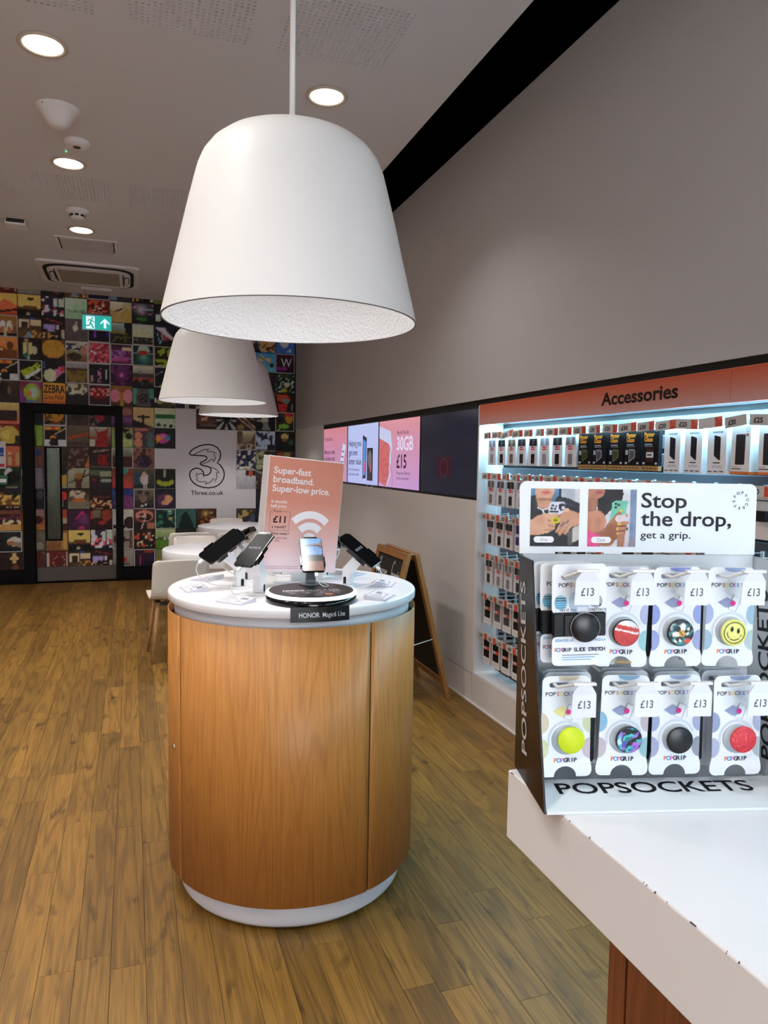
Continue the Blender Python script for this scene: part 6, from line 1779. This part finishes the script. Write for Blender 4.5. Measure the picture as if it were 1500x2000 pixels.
for n, (x0, rec, word) in enumerate(((0.008, ph1, 'Grip'), (0.102, ph2, 'Case'))):
    mb = MB(HM)
    picture(mb, x0, 0.366, x0+0.080, 0.4585, rec, 64, 0.0006, 5+n)
    mb.rrect(x0+0.006, 0.372, x0+0.039, 0.382, 0.0048, (236, 236, 238), 0.0012)
    mb.text(word, x0+0.0225, 0.3747, 0.0068, (120, 120, 124), 0.0016, 0, 'C')
    mb.build('printed_photo', M_GLOSS, hd, fix=False)
mb = MB(HM)
mb.text('Stop', 0.190, 0.430, 0.034, INK, 0.0006, .014, maxw=0.076)
mb.text('the drop,', 0.190, 0.4005, 0.034, INK, 0.0006, .014, maxw=0.152)
mb.text('get a grip.', 0.190, 0.3800, 0.0165, INK, 0.0006, .006, maxw=0.084)
mb.build('header_lettering', M_GLOSS, hd, fix=False)
mb = MB(HM)
for k, chh in enumerate('POPSOCKETS'):
    a = R(150-36*k)
    cx, cy = 0.357+0.0115*math.cos(a), 0.443+0.0125*math.sin(a)
    old = mb.M
    mb.M = HM @ Matrix.Translation((cx, cy, 0.0006)) @ Matrix.Rotation(a-PI/2, 4, 'Z')
    mb.text(chh, 0, -0.002, 0.0066, INK, 0, .01, 'C')
    mb.M = old
mb.build('ring_logo', M_GLOSS, hd, fix=False)

# hooks of the display
LETC = [(40, 40, 52), (40, 40, 52), (40, 40, 52), (226, 96, 84), (236, 222, 130), (66, 120, 110), (170, 90, 170), (60, 160, 220), (236, 120, 170), (226, 150, 130)]
def popsockets_line(mb, xc, y, w, size, z):
    n = 10
    for k, chh in enumerate('POPSOCKETS'):
        mb.text(chh, xc-w/2+w*(k+0.5)/n, y, size, LETC[k], z, .012, 'C')
def popgrip_line(mb, xc, y, w, size, z, extra=''):
    cs = [(236, 130, 70), (60, 150, 220), (236, 130, 180)] + [(34, 40, 66)]*20
    s = 'POPGRIP'+extra
    n = len(s)
    for k, chh in enumerate(s):
        if chh != ' ':
            mb.text(chh, xc-w/2+w*(k+0.5)/n, y, size, cs[k], z, .03, 'C')
CARD_D = 0.082
cols1 = [0.053, 0.1345, 0.215, 0.301]
cols2 = [0.046, 0.1395, 0.220, 0.312]
TOP1, TOP2 = 0.345, 0.180
def hook(xc, ztop, n):
    zz = ztop-0.0126
    xh = xc-0.010
    sh = 0.014 if n < 4 else 0.022
    mb = MB()
    mb.tube([(xh-0.008, 0.1665, zz), (xh-0.008, 0.056, zz), (xh+sh-0.011, 0.042, zz+0.008), (xh+sh-0.003, 0.030, zz+0.014)], 0.0026, 8)
    h = mb.build('card_hook', M_PLASTIC, disp)
    MB().box(xh+sh-0.017, xh+sh+0.017, 0.022, 0.030, zz+0.012, zz+0.016).build('hook_bar', M_PLASTIC, h, bevel=0.001)
    mb = MB(mframe((xh+sh, 0.0235, zz+0.012), (1, 0, 0), (0, -0.05, 1)))
    mb.prism([(-0.010, 0), (0.010, 0), (0.0175, -0.012), (0.0185, -0.048), (-0.0185, -0.048), (-0.0175, -0.012)][::-1], -0.0012, 0.0, (226, 230, 236))
    mb.text('£13', 0.0, -0.034, 0.0165, (90, 96, 108), 0.0004, .012, 'C', maxw=0.019)
    mb.rect(-0.0172, -0.0475, 0.0172, -0.0130, (232, 236, 240), 0.0002)
    mb.build('price_ticket', M_GLOSS, h, fix=False)
for n, xc in enumerate(cols1): hook(xc, TOP1, n)
for n, xc in enumerate(cols2): hook(xc, TOP2, n+4)

def slotted(pts, hx, y1=-0.0098):
    # hanging slot cut through the card, joined to the top edge by a hairline cut
    x0, x1, y0 = min(-0.026, hx-0.005), max(0.004, hx+0.005), y1-0.0077
    top = max(p[1] for p in pts)
    i = max(range(len(pts)), key=lambda k: (pts[k][0]-pts[(k+1) % len(pts)][0]) if abs(pts[k][1]-top) < 1e-5 and abs(pts[(k+1) % len(pts)][1]-top) < 1e-5 else -1)
    m, e, r = (x0+x1)/2, 0.00004, 0.003
    hole = [(m+e, y1)] + [(x1-r+r*math.cos(R(q)), y1-r+r*math.sin(R(q))) for q in (90, 45, 0)] + [(x1-r+r*math.cos(R(q)), y0+r+r*math.sin(R(q))) for q in (0, -45, -90)] \
        + [(x0+r+r*math.cos(R(q)), y0+r+r*math.sin(R(q))) for q in (270, 225, 180)] + [(x0+r+r*math.cos(R(q)), y1-r+r*math.sin(R(q))) for q in (180, 135, 90)] + [(m-e, y1)]
    return pts[:i+1] + [(m+e, top)] + hole + [(m-e, top)] + pts[i+1:]
def card_outline(w, h):
    pts = []
    r = 0.010
    for q in range(0, 91, 18):
        pts.append((w/2-0.004-r+r*math.cos(R(q)), -r+r*math.sin(R(q))))
    for q in range(90, 181, 18):
        pts.append((-w/2+0.004+r+r*math.cos(R(q)), -r+r*math.sin(R(q))))
    pts += [(-w/2+0.004, -0.05), (-w/2+0.003, -h*0.62), (-w/2+0.0035, -h+0.030), (-w/2, -h+0.014)]
    for q in range(180, 271, 22):
        pts.append((-w/2+0.009+0.009*math.cos(R(q)), -h+0.009+0.009*math.sin(R(q))))
    for q in range(180, -1, -20):
        pts.append((0.0175*math.cos(R(q)), -h+0.0165*math.sin(R(q))))
    for q in range(270, 361, 22):
        pts.append((w/2-0.009+0.009*math.cos(R(q)), -h+0.009+0.009*math.sin(R(q))))
    pts += [(w/2, -h+0.014), (w/2-0.0035, -h+0.030), (w/2-0.003, -h*0.62), (w/2-0.004, -0.05)]
    return pts
def disc_pic(mb, rec, r, z, nr=12, na=36, seed=2):
    idx = {}; cc = {}
    for i in range(nr+1):
        for j in range(na):
            a = 2*PI*j/na
            x, y = r*i/nr*math.cos(a), r*i/nr*math.sin(a)
            idx[i, j] = mb.pt((x, y, z)); cc[i, j] = lin(sample(rec, .5+x/r*.5, .5-y/r*.5, seed))
    for i in range(nr):
        for j in range(na):
            k = ((i, j), (i+1, j), (i+1, (j+1) % na), (i, (j+1) % na))
            mb.face([idx[q] for q in k], [cc[q] for q in k])
HOLO_RAW = [[(170, 150, 190), (150, 190, 206), (200, 170, 170)], [(190, 196, 226), (150, 160, 210), (120, 196, 206)], [(96, 116, 206), (110, 130, 206), (130, 146, 206)], [(130, 150, 206), (120, 170, 200), (160, 190, 190)],
        [(206, 190, 150), (196, 206, 150), (190, 166, 180)], [(96, 160, 206), (176, 160, 176), (110, 176, 186)], [(120, 140, 190), (140, 150, 196), (110, 120, 140)], [(110, 130, 180), (150, 160, 200), (150, 170, 176)]]
HOLO = [[tuple(int(v*0.65+226*0.35) for v in c) for c in row] for row in HOLO_RAW]
def card_print(mb, w, h, n, icon=True, pale=(150, 160, 196)):
    hc = HOLO[n % 8]
    z = 0.0006
    for (sx, y, c) in ((-1, -0.072, hc[0]), (1, -0.072, hc[1]), (-1, -0.112, hc[1]), (1, -0.112, hc[2])):
        cx = sx*(w/2-0.003)
        a0_, a1_ = (R(-90), R(90)) if sx < 0 else (R(90), R(270))
        mb.ell(cx, y, 0.012, 0.016, c, z, 12, a0_, a1_)
    mb.ell(0.004, -0.0006, 0.017, 0.0065, hc[0], z, 10, PI, 2*PI)
    popsockets_line(mb, -0.004, -0.030, 0.058, 0.0085, z)
    if icon:
        mb.p2([(-0.004, -0.064), (0.008, -0.068), (0.015, -0.048), (0.004, -0.043)], (236, 238, 244), z+.0003)
        mb.stroke([(-0.004, -0.064), (0.008, -0.068), (0.015, -0.048), (0.004, -0.043)], 0.0007, (120, 124, 140), z+.0006, True)
        mb.p2([(-0.020, -0.054), (-0.006, -0.046), (0.002, -0.050), (0.004, -0.060), (-0.008, -0.062)], pale, z+.0004)
        mb.ell(0.003, -0.055, 0.0042, 0.0042, (222, 60, 140), z+.001, 12)
    for r in (0.0265, 0.0285):
        mb.ring(0.001, -0.098, r, r+0.0005, (150, 176, 206), z, 22, R(20), R(200))
    popgrip_line(mb, 0.0, -0.133, 0.036, 0.0092, z)
GR = {}
GR['bee'] = [bgr((22, 34, 44), (20, 40, 48)), ('n', 9, .62, (60, 130, 130)), ('e', .3, .55, .17, .1, (240, 236, 226)), ('e', .58, .28, .1, .16, (240, 236, 226)), ('e', .54, .52, .13, .14, (206, 160, 76)), ('l', .46, .45, .58, .62, .04, (30, 26, 24)), ('e', .8, .34, .06, .06, (230, 230, 220)), ('e', .76, .54, .06, .06, (226, 226, 216)), ('e', .26, .82, .06, .06, (226, 226, 216)), ('e', .46, .8, .06, .06, (226, 226, 216)), ('e', .78, .82, .13, .09, (216, 84, 70)), ('n', 12, .72, (220, 220, 210), (.1, .1, .5, .5)), ('e', .5, .93, .2, .05, (60, 140, 150))]
GR['smile'] = [bgr((232, 230, 130), (230, 226, 110)), ('e', .5, .5, .435, .435, (36, 34, 20)), ('e', .5, .5, .405, .405, (232, 230, 130)), ('e', .4, .36, .06, .11, (24, 22, 16)), ('e', .66, .42, .06, .11, (24, 22, 16)), ('l', .2, .5, .27, .66, .035, (30, 28, 18)), ('l', .27, .66, .42, .79, .035, (30, 28, 18)), ('l', .42, .79, .6, .79, .035, (30, 28, 18)), ('l', .6, .79, .74, .7, .035, (30, 28, 18)), ('l', .74, .7, .8, .58, .035, (30, 28, 18))]
GR['shell'] = [bgr((20, 22, 30), (20, 20, 40)), ('n', 5, .5, (30, 120, 126)), ('n', 6, .62, (70, 196, 200)), ('n', 7, .68, K), ('e', .75, .75, .14, .2, (170, 110, 200)), ('e', .72, .8, .07, .1, (90, 90, 210)), ('e', .1, .55, .1, .14, (190, 226, 230)), ('e', .3, .7, .1, .2, (84, 80, 170)), ('n', 8, .7, (150, 120, 210))]
GR['twotone'] = [bgr((200, 44, 40), (184, 32, 34)), ('p', [(0, 0), (1, 0), (1, .3), (0, .12)], (236, 236, 236)), ('p', [(0, .3), (1, .5), (1, .56), (0, .36)], (236, 236, 236))]
def grip(parent, kind, x=0.001, y=-0.098, dx=0.0, dy=0.0, r=0.0205):
    g0 = MB().lathe([(0, 0.0008), (0.0225, 0.0008), (0.0225, 0.003), (0.016, 0.004), (0.016, 0.009), (0, 0.009)], 28).build('grip_base', mat('grip_collar', (196, 206, 216), 0.3), parent, loc=(x, y, 0))
    z0, z1 = 0.0092, 0.0135
    mats = {'black': mat('grip_black', (14, 14, 18), 0.35), 'neon': mat('grip_neon', (206, 224, 14), 0.5), 'red': mat('grip_red', (222, 54, 66), 0.3, bump=1.0, bscale=160)}
    body = mats.get(kind, mat('grip_dark_edge', (40, 38, 40), 0.4) if kind != 'smile' else mat('grip_cream', (232, 228, 140), 0.4))
    g = MB().lathe([(0, z0), (r-0.0012, z0), (r, z0+0.0012), (r, z1-0.0012), (r-0.0012, z1), (0, z1)], 40).build('grip_top', body, parent, loc=(x+dx, y+dy, 0))
    if kind in GR:
        mb = MB()
        disc_pic(mb, GR[kind], r-0.0012, z1+0.0003)
        mb.build('grip_print', print_mat('grip_gloss_print', 0.25), g, fix=False)
    if kind == 'black' and r > 0.021:
        MB().lathe([(r+0.0001, z0+0.0006), (r+0.0009, z0+0.0006), (r+0.0009, z1-0.0018), (r+0.0001, z1-0.0018)], 40, closed=True).build('rim_ring', mat('grip_rim', (150, 154, 160), 0.35), g)
def card_thing(xc, ztop, d, label, tilt=0.0, yaw=0.0):
    M = DF @ mframe((xc, d, ztop), (1, 0, 0), (0, 0, 1)) @ Matrix.Rotation(yaw, 4, 'Y') @ Matrix.Rotation(tilt, 4, 'Z')
    return thing('grip_card', label, 'packaged grip', mtx=M, group='carded phone grips on the counter display')
def grip_card(xc, ztop, d, n, kind, label, tilt=0.0, h=0.153, icon=True, pale=(150, 160, 196), dx=0.0, dy=0.0, words=()):
    w = 0.082
    t = card_thing(xc, ztop, d, label, tilt)
    MB().prism(slotted(card_outline(w, h), -0.018), -0.0012, 0.0, (236, 240, 244)).build('backing_card', M_GLOSS, t)
    mb = MB()
    card_print(mb, w, h, n, icon, pale)
    for (s, x, y, size, c, mw) in words:
        mb.text(s, x, y, size, c, 0.0008, .02, 'C', maxw=mw)
    mb.build('card_print', M_GLOSS, t, fix=False)
    grip(t, kind, dx=dx, dy=dy)
    return t
def plain_back(xc, ztop, d, label, tilt=0.0, h=0.153, hx=-0.018, dz=0.0):
    t = card_thing(xc, ztop, d, label, tilt)
    MB().prism(slotted(card_outline(0.082, h), hx, -0.0098+dz), -0.0012, 0.0, (206, 212, 220)).build('backing_card', M_GLOSS, t)
    MB().prism(rounded(0.030, -h+0.012, 0.043, -0.055, 0.004), 0.0004, 0.003).build('dark_spine', mat('smoky_blister', (52, 54, 60), 0.2), t)
    for s in (-1, 1):
        MB().ell(s*0.030, -0.09, 0.004, 0.02, (190, 196, 214), 0.0006, 10).build('foil_spot', M_GLOSS, t, fix=False)
# stretch band pack
def stretch_pack(xc, ztop, d, label, full=True, hx=-0.018, dz=0.0):
    t = card_thing(xc, ztop, d, label, R(1.5))
    MB().prism(slotted(rounded(-0.041, -0.070, 0.041, 0.004, 0.007), hx, -0.0098+dz), -0.0014, 0.0, (236, 240, 244)).build('upper_card', M_GLOSS, t)
    b = MB().prism(rounded(-0.040, -0.104, 0.040, -0.068, 0.003), -0.006, 0.004, (20, 21, 25)).build('stretch_band', M_GLOSS, t, bevel=0.002)
    MB().box(-0.024, 0.024, -0.103, -0.071, 0.004, 0.0075, (28, 29, 34)).build('slider', M_GLOSS, t, bevel=0.001)
    lc = MB().prism(rounded(-0.041, -0.148, 0.044, -0.104, 0.008), 0.0, 0.0014, (236, 240, 244)).build('lower_card', M_GLOSS, t)
    mb = MB()
    z = 0.0006
    popsockets_line(mb, -0.004, -0.030, 0.056, 0.0085, z)
    mb.ell(0.0, -0.053, 0.016, 0.018, (176, 196, 216), z, 16)
    mb.rect(-0.006, -0.046, 0.010, -0.036, (232, 236, 244), z+.0003).rect(-0.003, -0.068, 0.012, -0.060, (232, 236, 244), z+.0003)
    mb.ell(-0.028, -0.053, 0.010, 0.011, (150, 196, 216), z, 14)
    for k in range(5):
        mb.rect(-0.036, -0.0475-0.0035*k, -0.020, -0.0460-0.0035*k, (40, 70, 90) if k < 2 else (40, 150, 190), z+.0003)
    mb.rect(-0.002, -0.056, 0.013, -0.050, (30, 38, 70), z+.0006).ell(0.003, -0.053, 0.005, 0.005, (30, 38, 70), z+.0006, 12)
    mb.ell(0.026, -0.052, 0.0095, 0.0105, (160, 176, 186), z, 14).rect(0.022, -0.054, 0.030, -0.045, (226, 232, 240), z+.0003).rect(0.017, -0.059, 0.033, -0.056, (40, 46, 60), z+.0005)
    mb.text('TRY IT ON', -0.030, -0.0665, 0.0052, (30, 34, 50), z, .015)
    mb.text('STRETCH IT', 0.014, -0.0665, 0.0052, (30, 34, 50), z, .015)
    mb.build('card_print', M_GLOSS, t, fix=False)
    mb = MB()
    z = 0.002
    mb.text('ESSAYEZ-LA', -0.036, -0.1115, 0.0052, (60, 150, 206), z, .015).text('ETIREZ-LA', 0.017, -0.1115, 0.0052, (60, 150, 206), z, .015)
    popgrip_line(mb, 0.001, -0.1265, 0.076, 0.0078, z, ' SLIDE STRETCH')
    for k in range(3):
        mb.rect(-0.026, -0.1325-0.0035*k, 0.030-0.006*k, -0.1315-0.0035*k, (100, 120, 140) if k == 0 else (80, 160, 206), z)
    mb.build('card_print', M_GLOSS, t, fix=False)
    if full:
        grip(t, 'black', 0.006, -0.089, 0, 0, 0.0215)
stretch_pack(cols1[0]+0.004, TOP1+0.002, CARD_D-0.020, 'black sliding stretch band grip on split white card, front of its hook', hx=-0.022, dz=-0.002)
stretch_pack(cols1[0]-0.006, TOP1, CARD_D+0.006, 'sliding stretch band grip directly behind the front stretch band pack', False, hx=-0.012)
stretch_pack(cols1[0]-0.011, TOP1, CARD_D+0.024, 'sliding stretch band grip rearmost of the stretch band packs', False, hx=-0.007)
grip_card(cols1[1], TOP1, CARD_D-0.006, 1, 'twotone', 'grip card with red and white round grip, upper row', R(-1.5), words=[('Pokémon', 0.004, -0.1475, 0.008, (190, 150, 60), 0.026)], icon=True)
grip_card(cols1[2], TOP1, CARD_D-0.006, 2, 'bee', 'grip card with dark flowery bee grip', R(0.8))
grip_card(cols1[3], TOP1, CARD_D-0.006, 3, 'smile', 'grip card with yellow smiling face grip', R(-0.6))
grip_card(cols2[0], TOP2, CARD_D-0.012, 4, 'neon', 'grip card with plain neon yellow grip, lower row', R(1.0), 0.156, pale=(232, 226, 150), dx=0.004, dy=0.003)
grip_card(cols2[1], TOP2, CARD_D-0.010, 5, 'shell', 'grip card with swirling teal and violet grip, lower row', R(-0.8), 0.156, dx=0.003, dy=0.002)
grip_card(cols2[2], TOP2, CARD_D-0.010, 6, 'black', 'grip card with plain matt black grip, lower row', R(0.5), 0.156)
grip_card(cols2[3], TOP2, CARD_D-0.016, 7, 'red', 'grip card with bumpy red grip, lower row', R(1.2), 0.156, dx=0.004, dy=0.002)
for q, (nm, xc, tp) in enumerate((('red and white grip', cols1[1], TOP1), ('bee grip', cols1[2], TOP1), ('neon yellow grip', cols2[0], TOP2), ('swirling teal grip', cols2[1], TOP2), ('plain black grip', cols2[2], TOP2), ('bumpy red grip', cols2[3]-0.012, TOP2))):
    hx = -0.018+(0.012 if 'bumpy' in nm else 0.0)
    plain_back(xc+0.010, tp-0.001, CARD_D+0.012+0.005*(q % 2), 'white grip card with dark spine hanging behind the %s card' % nm, R(0.6), hx=hx-0.010, dz=0.001)
    plain_back(xc+0.014, tp-0.002, CARD_D+0.032+0.005*(q % 2), 'rearmost grip card with dark spine on the hook of the %s' % nm, R(-0.6), hx=hx-0.014, dz=0.002)
